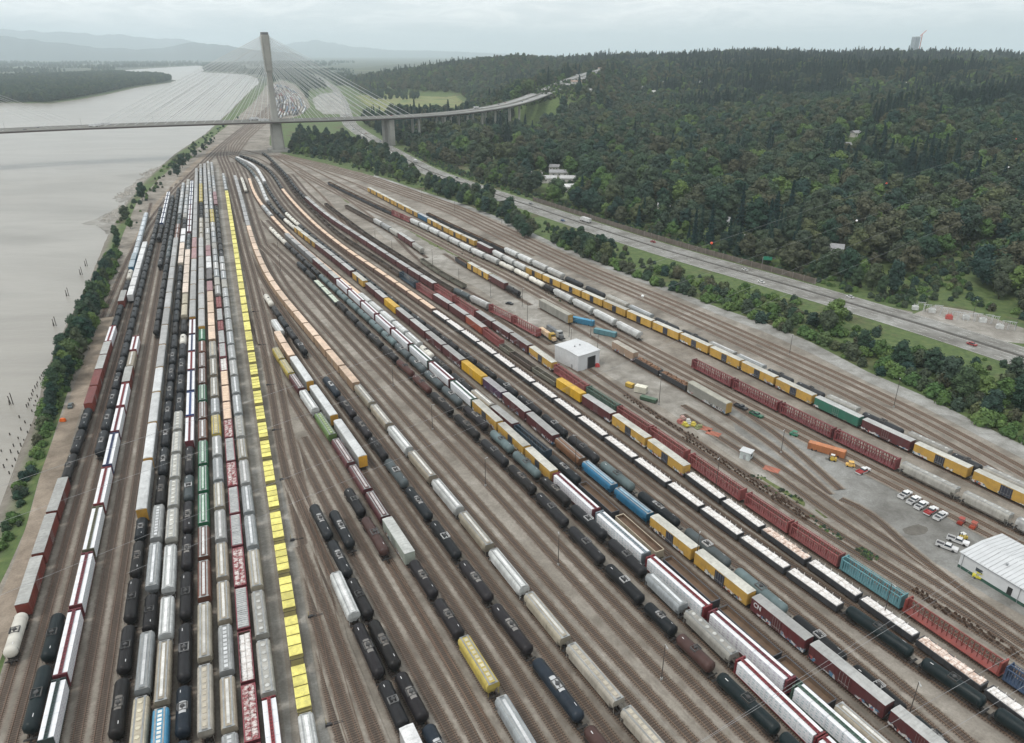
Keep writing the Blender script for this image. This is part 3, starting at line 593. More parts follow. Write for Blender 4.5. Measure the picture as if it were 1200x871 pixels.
for k, c, w in (('red', (.26, .03, .04), 'red'), ('maroon', (.17, .025, .04), 'maroon'), ('navy', (.03, .05, .14), 'navy'), ('blue', (.05, .1, .3), 'blue'), ('green', (.06, .12, .09), 'green'), ('dkgreen', (.02, .05, .05), 'dark green'), ('olive', (.12, .12, .07), 'olive'), ('silver', (.25, .3, .34), 'silver')):
    var('cb_' + k, 'centrebeam_flatcar', 'flatcar', w + ' loaded flatcar', (lambda near, c=c: centrebeam(tuple(x * .7 for x in c), near, c, True)), ('lumber', w + ' striped white lumber'))
for k, c, w, f in (('cer', (.23, .06, .058), 'red', 1), ('cerx', (.24, .05, .04), 'orange red', 0), ('cerb', (.17, .035, .04), 'dark red', 1), ('ceb', (.02, .045, .07), 'dark blue', 1), ('ceblu', (.03, .06, .12), 'blue', 1), ('cet', (.10, .24, .27), 'teal', 1), ('ceg', (.06, .11, .085), 'green', 1)):
    var(k, 'bulkhead_flatcar', 'flatcar', 'empty ' + w + ' flatcar', (lambda near, c=c, f=f: (centrebeam_posts if f else centrebeam)(c, near)))
var('gy', 'gondola', 'gondola', 'yellow covered gondola', lambda near: yellowcar(near))
BLK = (.035, .037, .043); REDG = (.14, .02, .03)
for k, c, h, w, load in (('gww', BLK, 2.6, 'black', 'white'), ('gwp', BLK, 2.6, 'black', 'pink'), ('gor', REDG, 3.3, 'dark red', 'red'), ('gomix', REDG, 3.3, 'dark red', 'mixed'), ('gow', REDG, 3.3, 'dark red', 'white'), ('gog', REDG, 3.3, 'dark red', 'grey'), ('gop', (.16, .1, .08), 3.3, 'brown', 'peach'), ('gowg', (.02, .03, .03), 2.6, 'dark green', 'pale'), ('gosc', BLK, 3.0, 'black', 'scrap')):
    var(k, 'gondola', 'gondola', w + ' gondola', (lambda near, c=c, h=h: gondola(c, near, h)), (load, {'white': 'white wrapped load', 'pink': 'pinkish wrapped load', 'red': 'dull red load', 'mixed': 'red and white load', 'grey': 'grey slatted load', 'peach': 'peach coloured load', 'pale': 'pale green load', 'scrap': 'rusty scrap load'}[load]))
for k, c, h, w, inn in (('god', (.03, .032, .04), 3.5, 'dark open', (.14, .088, .055)), ('goe', (.36, .31, .23), 3.5, 'tan open', (.14, .085, .055)), ('got', (.17, .165, .13), 2.8, 'drab open', (.13, .12, .095)), ('gob', (.10, .075, .06), 2.8, 'brown open', (.085, .07, .06))):
    var(k, 'gondola', 'gondola', w + ' gondola', (lambda near, c=c, h=h, inn=inn: gondola(c, near, h, inn, None, 2.3 if h > 3 else 1.06)))
NOM = {'tank_car': 18.9, 'covered_hopper': 19.3, 'boxcar': 20.4, 'autorack': 28.2, 'centrebeam_flatcar': 23.6, 'bulkhead_flatcar': 23.4, 'gondola': 18.4}
LOADS = {'lumber': (lambda n: lumber_mb(n), wrap_mat), 'white': (lambda n: blocks_mb(1, 1.1, 2.85, stakes=n, n=8, jit=.09, gap=.05), lambda: load_mat((.60, .56, .53), (.76, .75, .74), 'white_load')), 'pink': (lambda n: blocks_mb(2, 1.1, 2.85, n=10, jit=.14, gap=.08, stakes=n), lambda: load_mat((.50, .36, .29), (.78, .70, .64), 'pink_load')),
         'red': (lambda n: blocks_mb(3, 1.1, 3.5, n=14, jit=.05), lambda: load_mat((.2, .05, .05), (.3, .16, .16), 'red_load')), 'mixed': (lambda n: blocks_mb(4, 1.1, 3.5, n=16, jit=.1), lambda: load_mat((.22, .04, .045), (.62, .58, .56), 'mixed_load', .9)),
         'grey': (lambda n: blocks_mb(5, 1.1, 3.6, n=20, jit=.02, gap=.2, one=True), lambda: load_mat((.33, .34, .34), (.44, .44, .43), 'grey_load')), 'peach': (lambda n: blocks_mb(6, 1.1, 3.6, n=6, jit=.05, one=True), lambda: load_mat((.6, .44, .32), (.72, .56, .43), 'peach_load')),
         'pale': (lambda n: blocks_mb(7, 1.1, 2.9, n=6, jit=.1, gap=.8), lambda: load_mat((.42, .48, .40), (.6, .64, .55), 'pale_load')), 'scrap': (lambda n: blocks_mb(8, 1.1, 3.2, n=22, jit=.5, gap=.3), lambda: load_mat((.08, .04, .025), (.32, .18, .10), 'scrap_load', 1.6))}
_proto = {}; _tx = {}
def text_mesh(t, size, col=(.6, .6, .6)):
    if (t, size) not in _tx:
        cu = bpy.data.curves.new('lettering', 'FONT'); cu.body = t; cu.size = size; cu.extrude = .015; cu.offset = .03; o = bpy.data.objects.new('lettering', cu); COL.objects.link(o)
        bpy.context.view_layer.update(); me = bpy.data.meshes.new_from_object(o.evaluated_get(bpy.context.evaluated_depsgraph_get())); bpy.data.objects.remove(o); bpy.data.curves.remove(cu)
        me.materials.clear(); me.materials.append(flat('white_lettering', col, var=.1)); _tx[(t, size)] = me
    return _tx[(t, size)]
BOG = {True: bogie_mb(False).mesh('bogie', [paint((.045, .032, .025), .8, tag='bogie_steel')]), False: None}
def car_meshes(vk, near):
    key = (vk, near)
    if key in _proto: return _proto[key]
    L, P = V[vk][3](near)
    if near: out = [(n, mb.mesh(n.strip('>'), m)) for n, mb, m in P]
    else:
        J = MB(); mats = []
        for n, mb, m in P:
            o = len(mats); mats += m; b = len(J.v); J.v += mb.v; J.f += [tuple(b + i for i in f) for f in mb.f]; J.m += [o + q for q in mb.m]
        lb = bogie_mb(True); o = len(mats); mats.append(paint((.045, .032, .025), .8, tag='bogie_steel'))
        for s in (-1, 1):
            b = len(J.v); J.v += [(x + s * (L / 2 - 2.3), y, z) for x, y, z in lb.v]; J.f += [tuple(b + i for i in f) for f in lb.f]; J.m += [o] * len(lb.f)
        out = [('car', J.mesh(V[vk][0], mats))]
    _proto[key] = (L, out)
    for nme, me in out:
        if vk.startswith('tk') and nme in ('tank', 'car') or vk.startswith('hp') and nme == 'car': me.polygons.foreach_set('use_smooth', [len(p.vertices) == 4 for p in me.polygons]); me.update()
    if vk.startswith('tk'):
        for nme, me in out: me.set_sharp_from_angle(angle=math.radians(50))
    elif vk.startswith('hp'):
        for nme, me in out: me.set_sharp_from_angle(angle=math.radians(30))
    return _proto[key]
_lm = {}
def load_mesh(lk, near):
    if (lk, near) not in _lm: _lm[(lk, near)] = LOADS[lk][0](near).mesh(lk + '_load', [LOADS[lk][1]()])
    return _lm[(lk, near)]
GROUPS = {'tank_car': 'tank cars standing in the yard', 'covered_hopper': 'covered hoppers standing in the yard', 'boxcar': 'boxcars standing in the yard', 'autorack': 'autoracks standing in the yard', 'centrebeam_flatcar': 'lumber flatcars in the yard', 'bulkhead_flatcar': 'empty bulkhead flatcars', 'gondola': 'gondolas standing in the yard'}
cars = []      # (kind, variant, track, ordinal, x, y, heading, scale, dist)
for tk, t in TR.items():
    p = PATHS[tk]; s0 = p.s_at_v(t['near']); k = 0
    for vk, v, n in t['cars']:
        s1 = p.s_at_v(v); Ls = s1 - s0
        if vk == '-' or Ls < 6: s0 = max(s0, s1); continue
        nom = NOM[V[vk][0]] if vk != 'gy' else 15.0
        nn = n or max(1, round(Ls / nom))
        if not .74 < Ls / nn / nom < 1.2: nn = max(1, round(Ls / nom))
        pit = Ls / nn
        for i in range(nn):
            sc = min(1.12, max(.62, pit / nom)); q = s0 + (i + .5) * pit
            Lc = nom * sc * .36; a = p.pt(q - Lc); b = p.pt(q + Lc); c = (a + b) / 2; k += 1
            vk_ = f'{vk}_{rsp.randrange(SPREAD[vk])}' if vk in SPREAD else vk; cars.append((V[vk][0], vk_, tk, k, c[0], c[1], math.atan2(b[1] - a[1], b[0] - a[0]), sc, float(np.hypot(c[0], c[1])), proj(c[0], c[1], 2.5)))
        s0 = s1
def in_view(c): u, v, zc = c[9]; return -80 < u < 1280 and v < 960
cars = [c for c in cars if in_view(c)]
NEAR = 345.0
byk = {}
for c in cars: byk.setdefault(c[0], []).append(c)
keep = set()
for k, L_ in byk.items():
    L_.sort(key=lambda c: c[8]); keep |= {id(c) for c in L_[:300]}
rest = []
for c in cars:
    kind, vk, tk, k, x, y, h, sc, dist, pr = c
    if id(c) not in keep: rest.append(c); continue
    near = dist < NEAR; L, parts = car_meshes(vk, near)
    words_ = V[vk][2]; o_ = ordinal(k)
    lab = f"{words_}, {o_} from near end of {TR[tk]['phrase']}"
    flip = math.pi if random.random() < .5 and vk != 'gy' else 0
    if near:
        r = bare(kind, None, loc=(x, y, .24), rz=h + flip); r.scale = (sc, 1, 1); r.empty_display_size = .5
        for n, me in parts:
            if n[0] == '>': bare(n[1:], me, prev)
            else: prev = bare(n, me, r)
        for s in (-1, 1): bare('bogie', BOG[True], r, loc=(s * (L / 2 - 2.3), 0, 0)).scale = (1 / sc, 1, 1)
        if vk == 'bxcn':
            for s in (-1, 1):
                o = bare('lettering', text_mesh('CN', 1.9), r, loc=(0, 0, 0)); o.location = (s * -8.4, -s * 1.62, 3.0); o.rotation_euler = (math.pi / 2, 0, 0 if s > 0 else math.pi)
    else:
        r = bare(kind, parts[0][1], loc=(x, y, .24), rz=h + flip); r.scale = (sc, 1, 1)
    r.rotation_euler = (0, 0, h + flip)
    tag(r, lab, V[vk][1], GROUPS[kind])
    if V[vk][4]:
        lk, lw = V[vk][4]
        lo = bare('lumber_stack' if lk == 'lumber' else 'gondola_load', load_mesh(lk, near), loc=(x, y, .25), rz=h + flip); lo.scale = (sc, 1, 1)
        tag(lo, f"{lw} on {o_} car of {TR[tk]['phrase']}", 'lumber' if lk == 'lumber' else 'load', 'white wrapped lumber on flatcars' if lk == 'lumber' else 'loads in open gondolas')
if rest:      # past about 300 of a kind: the farthest ones as one object
    J = MB(); mats = []; mi = {}
    for c in rest:
        kind, vk, tk, k, x, y, h, sc, dist, pr = c; L, parts = car_meshes(vk, False); me = parts[0][1]
        ch, sh = math.cos(h), math.sin(h); b = len(J.v)
        J.v += [(x + w.co.x * sc * ch - w.co.y * sh, y + w.co.x * sc * sh + w.co.y * ch, .24 + w.co.z) for w in me.vertices]
        J.f += [tuple(b + i for i in p_.vertices) for p_ in me.polygons]
        for p_ in me.polygons:
            m = me.materials[p_.material_index]
            if m.name not in mi: mi[m.name] = len(mats); mats.append(m)
            J.m.append(mi[m.name])
    o = bare('distant_tank_cars', J.mesh('distant_tank_cars', mats)); tag(o, 'dark tank cars packed at the far throat of the yard', 'tank cars', kind='stuff')
print('cars', {k: len(v) for k, v in byk.items()}, 'rest', len(rest), 'near', sum(c[8] < NEAR for c in cars))
# ------------------------------------------------------------------ terrain, river, tracks, roads
def sstep(x, a, b): t = np.clip((x - a) / (b - a), 0, 1); return t * t * (3 - 2 * t)
def vnoise(x, y, s, seed=0):
    x = np.asarray(x, float) / s; y = np.asarray(y, float) / s
    xi = np.floor(x).astype(int); yi = np.floor(y).astype(int); fx = x - xi; fy = y - yi
    fx = fx * fx * (3 - 2 * fx); fy = fy * fy * (3 - 2 * fy)
    def h(a, b): 
        q = (a * 374761393 + b * 668265263 + seed * 1442695041) & 0x7fffffff; q = ((q ^ (q >> 13)) * 1274126177) & 0x7fffffff
        return ((q ^ (q >> 16)) & 0xffff) / 65535.0
    return (h(xi, yi) * (1 - fx) + h(xi + 1, yi) * fx) * (1 - fy) + (h(xi, yi + 1) * (1 - fx) + h(xi + 1, yi + 1) * fx) * fy
def inpoly(x, y, P):
    r = np.zeros(np.shape(x), bool); n = len(P)
    for i in range(n):
        x1, y1 = P[i]; x2, y2 = P[(i + 1) % n]
        if y1 == y2: continue
        c = ((y1 > y) != (y2 > y)) & (x < (x2 - x1) * (y - y1) / (y2 - y1) + x1); r ^= c
    return r
def dpoly(x, y, P, closed=True):
    d = np.full(np.shape(x), 1e9); n = len(P)
    for i in range(n if closed else n - 1):
        a = np.array(P[i]); b = np.array(P[(i + 1) % n]); ab = b - a; l = ab @ ab
        if l == 0: continue
        t = np.clip(((x - a[0]) * ab[0] + (y - a[1]) * ab[1]) / l, 0, 1)
        d = np.minimum(d, np.hypot(x - a[0] - t * ab[0], y - a[1] - t * ab[1]))
    return d
W2 = lambda L, z=-2.0: [at(u, v, z) for u, v in L]
BANK = [(-70, -300), (-95, 20), (-128, 110)] + W2([(-22, 640), (0, 592), (22, 532), (40, 488), (52, 440), (75, 385), (103, 332), (122, 285), (140, 247), (166, 214), (205, 180), (240, 157), (268, 131), (293, 106), (303, 97), (300, 92), (290, 88), (262, 86), (236, 85)])
RIVER = BANK + W2([(240, 79), (234, 77.2), (190, 79.5), (130, 83.5), (60, 86.5), (-80, 89)]) + [(-9000, 3600), (-9000, -300)]
ISLAND = W2([(-100, 124), (0, 121), (60, 122), (100, 116), (130, 110), (165, 102), (200, 97), (207, 94.5), (195, 91), (165, 88.5), (130, 87.5), (60, 91), (-20, 93), (-120, 95)])
HWPX = [(1330, 462), (1200, 418), (1100, 386), (1000, 357), (900, 327), (800, 300), (700, 268), (620, 241), (560, 221), (500, 200), (450, 172), (425, 157), (410, 146), (405, 133), (402, 120), (394, 106), (380, 95), (366, 88)]
HW = Path(HWPX, 0.3, sigma=30, step=6, ext0=60)
HWL = [tuple(p) for p in HW.P[::4]]
DECKPX = [(-420, 172, 40), (-200, 163, 41), (0, 153, 42), (100, 148.5, 42.5), (200, 145, 43), (320, 141.5, 42), (400, 139.5, 41), (450, 138, 40), (500, 135.5, 40), (540, 132, 41), (575, 127.5, 43), (605, 121, 47), (630, 112, 55), (650, 103, 64), (668, 95, 73), (690, 87, 81), (715, 80, 88)]
DECKEND = [(*at(u, v, z), z) for u, v, z in ((642, 106.5, 60), (655, 100.5, 67), (668, 95, 73), (680, 90.5, 77), (690, 87, 81), (703, 83.5, 84.5), (715, 80, 88))]
def hill_d(x, y):
    d = dpoly(x, y, HWL, False)
    # which side: compare with the highway's x at that y
    hx = np.interp(y, HW.P[:, 1], HW.P[:, 0]); return np.where(x > hx, d, -d)
def TZ(x, y):
    x = np.asarray(x, float); y = np.asarray(y, float)
    d = hill_d(x, y)
    st = 70 + 260 * sstep(y, 900, 1600) - 270 * sstep(y, 2480, 2800)
    hgt = 60 + 20 * sstep(y, 2400, 2900) + 20 * sstep(x, -200, 1300)
    z = hgt * np.clip((d - st) / (1500 - 950 * sstep(y, 1300, 2100)), 0, 1) ** .9 + (vnoise(x, y, 240, 1) - .5) * 30 * sstep(d, st, st + 500) + (vnoise(x, y, 700, 2) - .5) * 26 * sstep(d, st + 200, st + 1500)
    for (ex, ey, ez) in DECKEND:      # the hill comes up to carry the end of the viaduct
        q = np.hypot(x - ex, y - ey); z = np.maximum(z, (ez - 2.2) * (1 - sstep(q, 30, 190)))
    z = z * (1 - .82 * sstep(np.hypot(x, y), 3300, 6200))
    riv = inpoly(x, y, RIVER) & ~inpoly(x, y, ISLAND)
    ds = np.minimum(dpoly(x, y, RIVER), dpoly(x, y, ISLAND))
    z = np.where(riv, -np.minimum(ds * .35, 4) - 2.0 - .0, np.where(ds < 14, np.minimum(z, -2.0 + 2.0 * np.minimum(1, ds / (9 + 4 * vnoise(x, y, 6, 5)))), z))
    # distant ranges
    return z
def groundpt(u, v):      # where the sight line through a picture point meets the land
    lo = None
    d = (u - 600) / F; e = (435.5 - v) / F; D = np.array((d, math.cos(PITCH) + e * math.sin(PITCH), -math.sin(PITCH) + e * math.cos(PITCH)))
    r = np.geomspace(80, 7000, 500); X_, Y_ = D[0] * r, D[1] * r; k = np.nonzero(CH + D[2] * r <= TZ(X_, Y_))[0]
    return (X_[k[0]], Y_[k[0]]) if len(k) else None
# --- materials
def mat_terrain():
    m, nt, b = newmat('land'); P = pos(nt)
    n1 = noise(nt, .02, 6, .65, P); n2 = noise(nt, .25, 5, .7, P); n3 = noise(nt, .0035, 5, .6, P)
    g = ramp(nt, n2, [(.3, (.042, .068, .02)), (.5, (.075, .115, .034)), (.72, (.125, .15, .05))])
    br = ramp(nt, n2, [(.3, (.05, .042, .022)), (.7, (.11, .09, .05))])
    c = mix(nt, g, br, ramp(nt, n1, [(.53, (0, 0, 0)), (.66, (1, 1, 1))]))
    far = ramp(nt, n3, [(.35, (.02, .032, .022)), (.5, (.035, .05, .03)), (.62, (.11, .12, .06)), (.7, (.05, .065, .035))])
    cd = nt.nodes.new('ShaderNodeVectorMath'); cd.operation = 'LENGTH'; nt.links.new(P, cd.inputs[0])
    f = ramp(nt, math_(nt, 'DIVIDE', cd.outputs['Value'], 10000.0), [(.30, (0, 0, 0)), (.45, (1, 1, 1))])
    c = mix(nt, c, far, f)
    sz = nt.nodes.new('ShaderNodeSeparateXYZ'); nt.links.new(P, sz.inputs[0])
    mud = ramp(nt, math_(nt, 'ADD', math_(nt, 'MULTIPLY', sz.outputs[2], .2), .5), [(.16, (1, 1, 1)), (.36, (0, 0, 0))])
    c = mix(nt, c, ramp(nt, n2, [(.3, (.12, .105, .085)), (.7, (.22, .2, .17))]), mud)
    nt.links.new(c, b.inputs['Base Color']); b.inputs['Roughness'].default_value = .95
    bump(nt, b, n2, .6, .6); return m
def ballast_nodes(nt, P, tone=1.0, warm=1.0):
    n1 = noise(nt, .035, 6, .62, P); n2 = noise(nt, 1.6, 5, .75, P); n3 = noise(nt, .16, 5, .65, P, .6)
    t = lambda c: tuple(x * tone for x in (c[0] * warm, c[1], c[2] / warm))
    c = ramp(nt, n1, [(.33, t((.15, .137, .119))), (.5, t((.235, .22, .196))), (.68, t((.325, .31, .285)))])
    c = mix(nt, c, ramp(nt, n3, [(.35, (.62, .6, .58)), (.65, (1.15, 1.15, 1.15))]), .75, 'MULTIPLY')
    c = mix(nt, c, ramp(nt, n2, [(.3, (.75, .74, .72)), (.7, (1.2, 1.2, 1.2))]), .8, 'MULTIPLY')
    return c, n2
def mat_ballast(name='yard_gravel', tone=1.0, warm=1.035):
    m, nt, b = newmat(name); c, h = ballast_nodes(nt, pos(nt), tone, warm)
    nt.links.new(c, b.inputs['Base Color']); b.inputs['Roughness'].default_value = .95; bump(nt, b, h, .5, .08); return m
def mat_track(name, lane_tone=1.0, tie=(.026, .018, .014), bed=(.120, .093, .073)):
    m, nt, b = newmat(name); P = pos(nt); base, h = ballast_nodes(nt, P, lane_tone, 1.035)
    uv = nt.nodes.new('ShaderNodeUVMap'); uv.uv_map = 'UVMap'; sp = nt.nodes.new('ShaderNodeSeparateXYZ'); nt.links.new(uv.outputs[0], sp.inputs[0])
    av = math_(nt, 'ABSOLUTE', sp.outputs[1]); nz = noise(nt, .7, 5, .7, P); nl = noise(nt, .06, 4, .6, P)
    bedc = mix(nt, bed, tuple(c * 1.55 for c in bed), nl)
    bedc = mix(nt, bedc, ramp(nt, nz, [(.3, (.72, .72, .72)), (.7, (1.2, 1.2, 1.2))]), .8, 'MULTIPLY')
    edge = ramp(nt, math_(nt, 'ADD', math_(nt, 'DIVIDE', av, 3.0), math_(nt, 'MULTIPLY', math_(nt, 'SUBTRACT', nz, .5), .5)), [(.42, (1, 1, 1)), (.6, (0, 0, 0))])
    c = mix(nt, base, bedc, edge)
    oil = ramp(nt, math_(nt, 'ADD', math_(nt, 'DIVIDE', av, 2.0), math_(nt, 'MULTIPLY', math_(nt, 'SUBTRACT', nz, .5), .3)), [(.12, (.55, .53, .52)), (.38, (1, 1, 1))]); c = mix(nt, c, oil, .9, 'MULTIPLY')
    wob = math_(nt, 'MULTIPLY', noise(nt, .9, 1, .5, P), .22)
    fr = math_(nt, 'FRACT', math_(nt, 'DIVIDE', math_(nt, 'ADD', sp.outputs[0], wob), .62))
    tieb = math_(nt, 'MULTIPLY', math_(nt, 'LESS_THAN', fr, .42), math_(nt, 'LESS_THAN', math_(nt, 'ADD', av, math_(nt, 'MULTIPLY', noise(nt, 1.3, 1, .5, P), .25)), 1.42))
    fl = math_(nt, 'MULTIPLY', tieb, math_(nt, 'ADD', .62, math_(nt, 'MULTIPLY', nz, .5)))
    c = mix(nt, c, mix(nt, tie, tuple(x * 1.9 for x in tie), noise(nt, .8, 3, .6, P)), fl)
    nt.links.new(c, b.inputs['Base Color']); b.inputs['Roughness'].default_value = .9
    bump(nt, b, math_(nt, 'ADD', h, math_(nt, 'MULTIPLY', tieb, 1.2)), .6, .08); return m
RAIL = paint((.17, .105, .07), .45, tag='rail_steel', grime=.3, streak=False)
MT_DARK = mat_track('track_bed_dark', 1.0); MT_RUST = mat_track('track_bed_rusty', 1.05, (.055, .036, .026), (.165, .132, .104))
def ribbon(P, w, z, uv=True):
    P = np.asarray(P); t = np.gradient(P, axis=0); t /= np.linalg.norm(t, axis=1)[:, None] + 1e-9; nrm = np.c_[t[:, 1], -t[:, 0]]
    A = P + nrm * w; B = P - nrm * w; return A, B
_zi = [0]
def track(path, mat=None, a=0.0, b=None):
    P = resample(path.P, 5.0); s = np.r_[0, np.cumsum(np.hypot(*np.diff(P, axis=0).T))]
    _zi[0] += 1; z0 = .07 + _zi[0] * .0024
    A, B = ribbon(P, 2.15, z0); n = len(P); vs = []; fs = []; mi = []; uvs = []
    for i in range(n): vs += [(*A[i], z0), (*B[i], z0)]
    for i in range(n - 1): fs.append((2 * i, 2 * i + 2, 2 * i + 3, 2 * i + 1)); mi.append(0); uvs += [(s[i], 2.15), (s[i + 1], 2.15), (s[i + 1], -2.15), (s[i], -2.15)]
    for off in (-.76, .76):
        b0 = len(vs); A1, B1 = ribbon(P, off - .05, z0); A2, _ = ribbon(P, off + .05, z0); zt = z0 + .17
        for i in range(n): vs += [(*A1[i], z0), (*A1[i], zt), (*A2[i], zt), (*A2[i], z0)]
        for i in range(n - 1):
            for k in range(3): q = b0 + 4 * i + k; fs.append((q, q + 1, q + 5, q + 4)); mi.append(1); uvs += [(0, 0)] * 4
    me = bpy.data.meshes.new('railway_track'); me.from_pydata(vs, [], fs); me.materials.append(mat or MT_DARK); me.materials.append(RAIL); me.polygons.foreach_set('material_index', mi)
    u = me.uv_layers.new(name='UVMap'); u.data.foreach_set('uv', np.array(uvs, float).ravel()); me.update()
    return structure('railway_track', me)
def strip(name, path, w, z, mat, a=None, b=None):
    P = resample(path if not isinstance(path, Path) else path.P, 6.0); A, B = ribbon(P, w, z); n = len(P)
    vs = []
    for i in range(n): vs += [(*A[i], z), (*B[i], z)]
    me = bpy.data.meshes.new(name); me.from_pydata(vs, [], [(2 * i, 2 * i + 2, 2 * i + 3, 2 * i + 1) for i in range(n - 1)]); me.materials.append(mat); me.update()
    if me.polygons[0].normal.z < 0: me.flip_normals()
    return structure(name, me)
# --- terrain sheet: rings round the viewpoint, finer where the yard and river are seen
an = np.unique(np.r_[np.radians(np.arange(-50, 50.01, .30)), np.radians(np.arange(50, 310, 6.0))])
rr = np.r_[2.0, np.geomspace(25, 36000, 430)]
AA, RR = np.meshgrid(an, rr); X = (RR * np.sin(AA)).ravel(); Y = (RR * np.cos(AA)).ravel(); Z = TZ(X, Y)
na, nr = len(an), len(rr); I = np.arange(na * nr).reshape(nr, na); In = np.roll(I, -1, axis=1)
q = np.stack([I[:-1], I[1:], In[1:], In[:-1]], -1).reshape(-1, 4)
me = bpy.data.meshes.new('land'); me.vertices.add(len(X)); me.vertices.foreach_set('co', np.c_[X, Y, Z].ravel())
me.loops.add(q.size); me.loops.foreach_set('vertex_index', q.ravel().astype(np.int32)); me.polygons.add(len(q)); me.polygons.foreach_set('loop_start', np.arange(0, q.size, 4, dtype=np.int32)); me.polygons.foreach_set('loop_total', np.full(len(q), 4, np.int32))
me.materials.append(mat_terrain()); me.update(calc_edges=True); me.validate()
if me.polygons[len(me.polygons) // 2].normal.z < 0: me.flip_normals()
me.polygons.foreach_set('use_smooth', [True] * len(me.polygons))
structure('ground', me)
# --- river
m, nt, b = newmat('river_water'); P_ = pos(nt)
mp = nt.nodes.new('ShaderNodeMapping'); nt.links.new(P_, mp.inputs[0]); mp.inputs['Scale'].default_value = (.35, 1, 1); mp.inputs['Rotation'].default_value = (0, 0, .5)
n1 = noise(nt, .008, 5, .6, mp.outputs[0], .5); n2 = noise(nt, .35, 6, .65, mp.outputs[0])
nt.links.new(ramp(nt, n1, [(.34, (.195, .18, .155)), (.48, (.285, .267, .236)), (.56, (.235, .22, .193)), (.7, (.30, .284, .254))]), b.inputs['Base Color']); b.inputs['Roughness'].default_value = .28; b.inputs['IOR'].default_value = 1.33
bump(nt, b, n2, .5, .35)
structure('river', poly_mesh('river', [(-30000, -500), (0, -500), (0, 9500), (-30000, 9500)], -2.0, m))
# --- yard surfaces
YARD = [(-42, -60), (-84, 60), (-100, 110)] + [at(u, v) for u, v in [(-18, 720), (10, 665), (30, 620), (46, 560), (60, 520), (73, 480), (90, 425), (113, 372), (128, 318), (144, 275), (160, 238), (188, 208), (214, 186), (240, 168), (267, 147), (291, 126), (304, 112), (312, 100), (330, 94), (345, 99), (358, 112), (364, 125), (352, 135), (334, 141), (322, 150), (316, 160), (316, 170), (330, 180), (350, 185), (390, 194), (440, 207), (500, 228), (545, 242), (580, 255), (650, 287), (713, 313), (778, 337), (840, 362), (900, 382), (950, 403), (1017, 438), (1080, 465), (1197, 523), (1300, 580)]] + [(240, 120), (220, -60)]
structure('yard_ground', poly_mesh('yard_ground', YARD, .03, mat_ballast()))
asph = mat_ballast('worn_asphalt', .98, .94); conc = mat_ballast('pale_concrete', 1.22, .98); dirt = mat_ballast('dirt_road', .98, 1.13); lane = mat_ballast('pale_gravel', 1.22, .99); dark = mat_ballast('oily_ground', .62, 1.0)
def wobble(px, z, amp=.3, step=2.0):
    Q = resample([at(u, v, z) for u, v in px + px[:1]], step)[:-1]; c0 = Q.mean(0); j = vnoise(Q[:, 0], Q[:, 1], 9, 31) * amp + vnoise(Q[:, 0], Q[:, 1], 3, 32) * amp * .6 + 1 - amp * .8
    return [tuple(c0 + (p - c0) * k) for p, k in zip(Q, j)]
def patch(name, px, z, mat): return structure(name, poly_mesh(name, wobble(px, 0, .35) if name == 'weeds' or (name == 'oily_ground' and len(px) < 7) else [at(u, v) for u, v in px], z, mat))
patch('dirt_road', [(-120, 900), (-40, 780), (0, 700), (20, 650), (36, 600), (50, 548), (70, 495), (92, 440), (112, 390), (134, 335), (152, 290), (172, 250), (200, 218), (222, 195), (250, 172), (262, 166), (268, 170), (240, 193), (215, 218), (186, 252), (172, 280), (155, 320), (138, 358), (112, 430), (92, 490), (74, 555), (52, 625), (30, 690), (0, 775), (-50, 900)], .036, dirt)
patch('service_lane', [(374, 900), (366, 850), (352, 750), (338, 640), (318, 500), (300, 400), (288, 330), (276, 270), (281, 270), (297, 330), (311, 400), (331, 500), (350, 620), (368, 720), (390, 850), (400, 900)], .040, conc)
patch('service_lane', [(322, 900), (318, 780), (300, 600), (283, 450), (270, 350), (258, 250), (252, 200), (256, 196), (262, 250), (276, 350), (292, 450), (318, 640), (337, 800), (344, 900)], .040, conc)
patch('gravel_lane', [(310, 292), (318, 300), (345, 340), (365, 365), (385, 382), (420, 430), (470, 490), (540, 570), (610, 650), (700, 755), (800, 870), (830, 905), (790, 905), (700, 800), (630, 710), (560, 620), (490, 535), (430, 470), (390, 415), (358, 378), (338, 350), (320, 325), (310, 305)], .040, lane)
patch('gravel_lane', [(420, 236), (440, 248), (475, 268), (500, 280), (560, 310), (610, 340), (640, 358), (700, 395), (760, 430), (830, 480), (880, 515), (910, 545), (930, 570), (960, 595), (985, 612), (960, 612), (930, 590), (900, 566), (850, 530), (780, 480), (720, 445), (690, 425), (640, 395), (600, 365), (560, 338), (500, 306), (450, 278), (425, 255), (405, 240)], .040, lane)
patch('asphalt_apron', [(850, 470), (890, 490), (950, 515), (1000, 540), (1050, 567), (1110, 597), (1160, 620), (1300, 690), (1300, 800), (1200, 722), (1160, 700), (1110, 668), (1070, 645), (1040, 622), (1010, 600), (985, 590), (955, 572), (925, 555), (890, 525), (862, 505)], .045, asph)
patch('gravel_road', [(438, 205), (500, 226), (545, 240), (580, 253), (650, 285), (713, 311), (778, 335), (840, 360), (900, 380), (950, 401), (1017, 436), (1080, 463), (1197, 521), (1300, 575), (1300, 600), (1197, 537), (1080, 476), (1017, 448), (950, 414), (900, 391), (840, 368), (778, 341), (713, 316), (650, 290), (580, 257), (545, 244), (500, 230), (438, 208)], .060, mat_ballast('pale_road_gravel', 1.3, .94))
patch('oily_ground', [(650, 548), (760, 640), (900, 770), (1000, 870), (1040, 900), (1000, 900), (900, 810), (760, 690), (640, 570)], .040, dark)  # strip of darker gravel along the train rows
patch('oily_ground', [(1058, 620), (1075, 615), (1088, 620), (1082, 626), (1064, 627)], .050, dark)
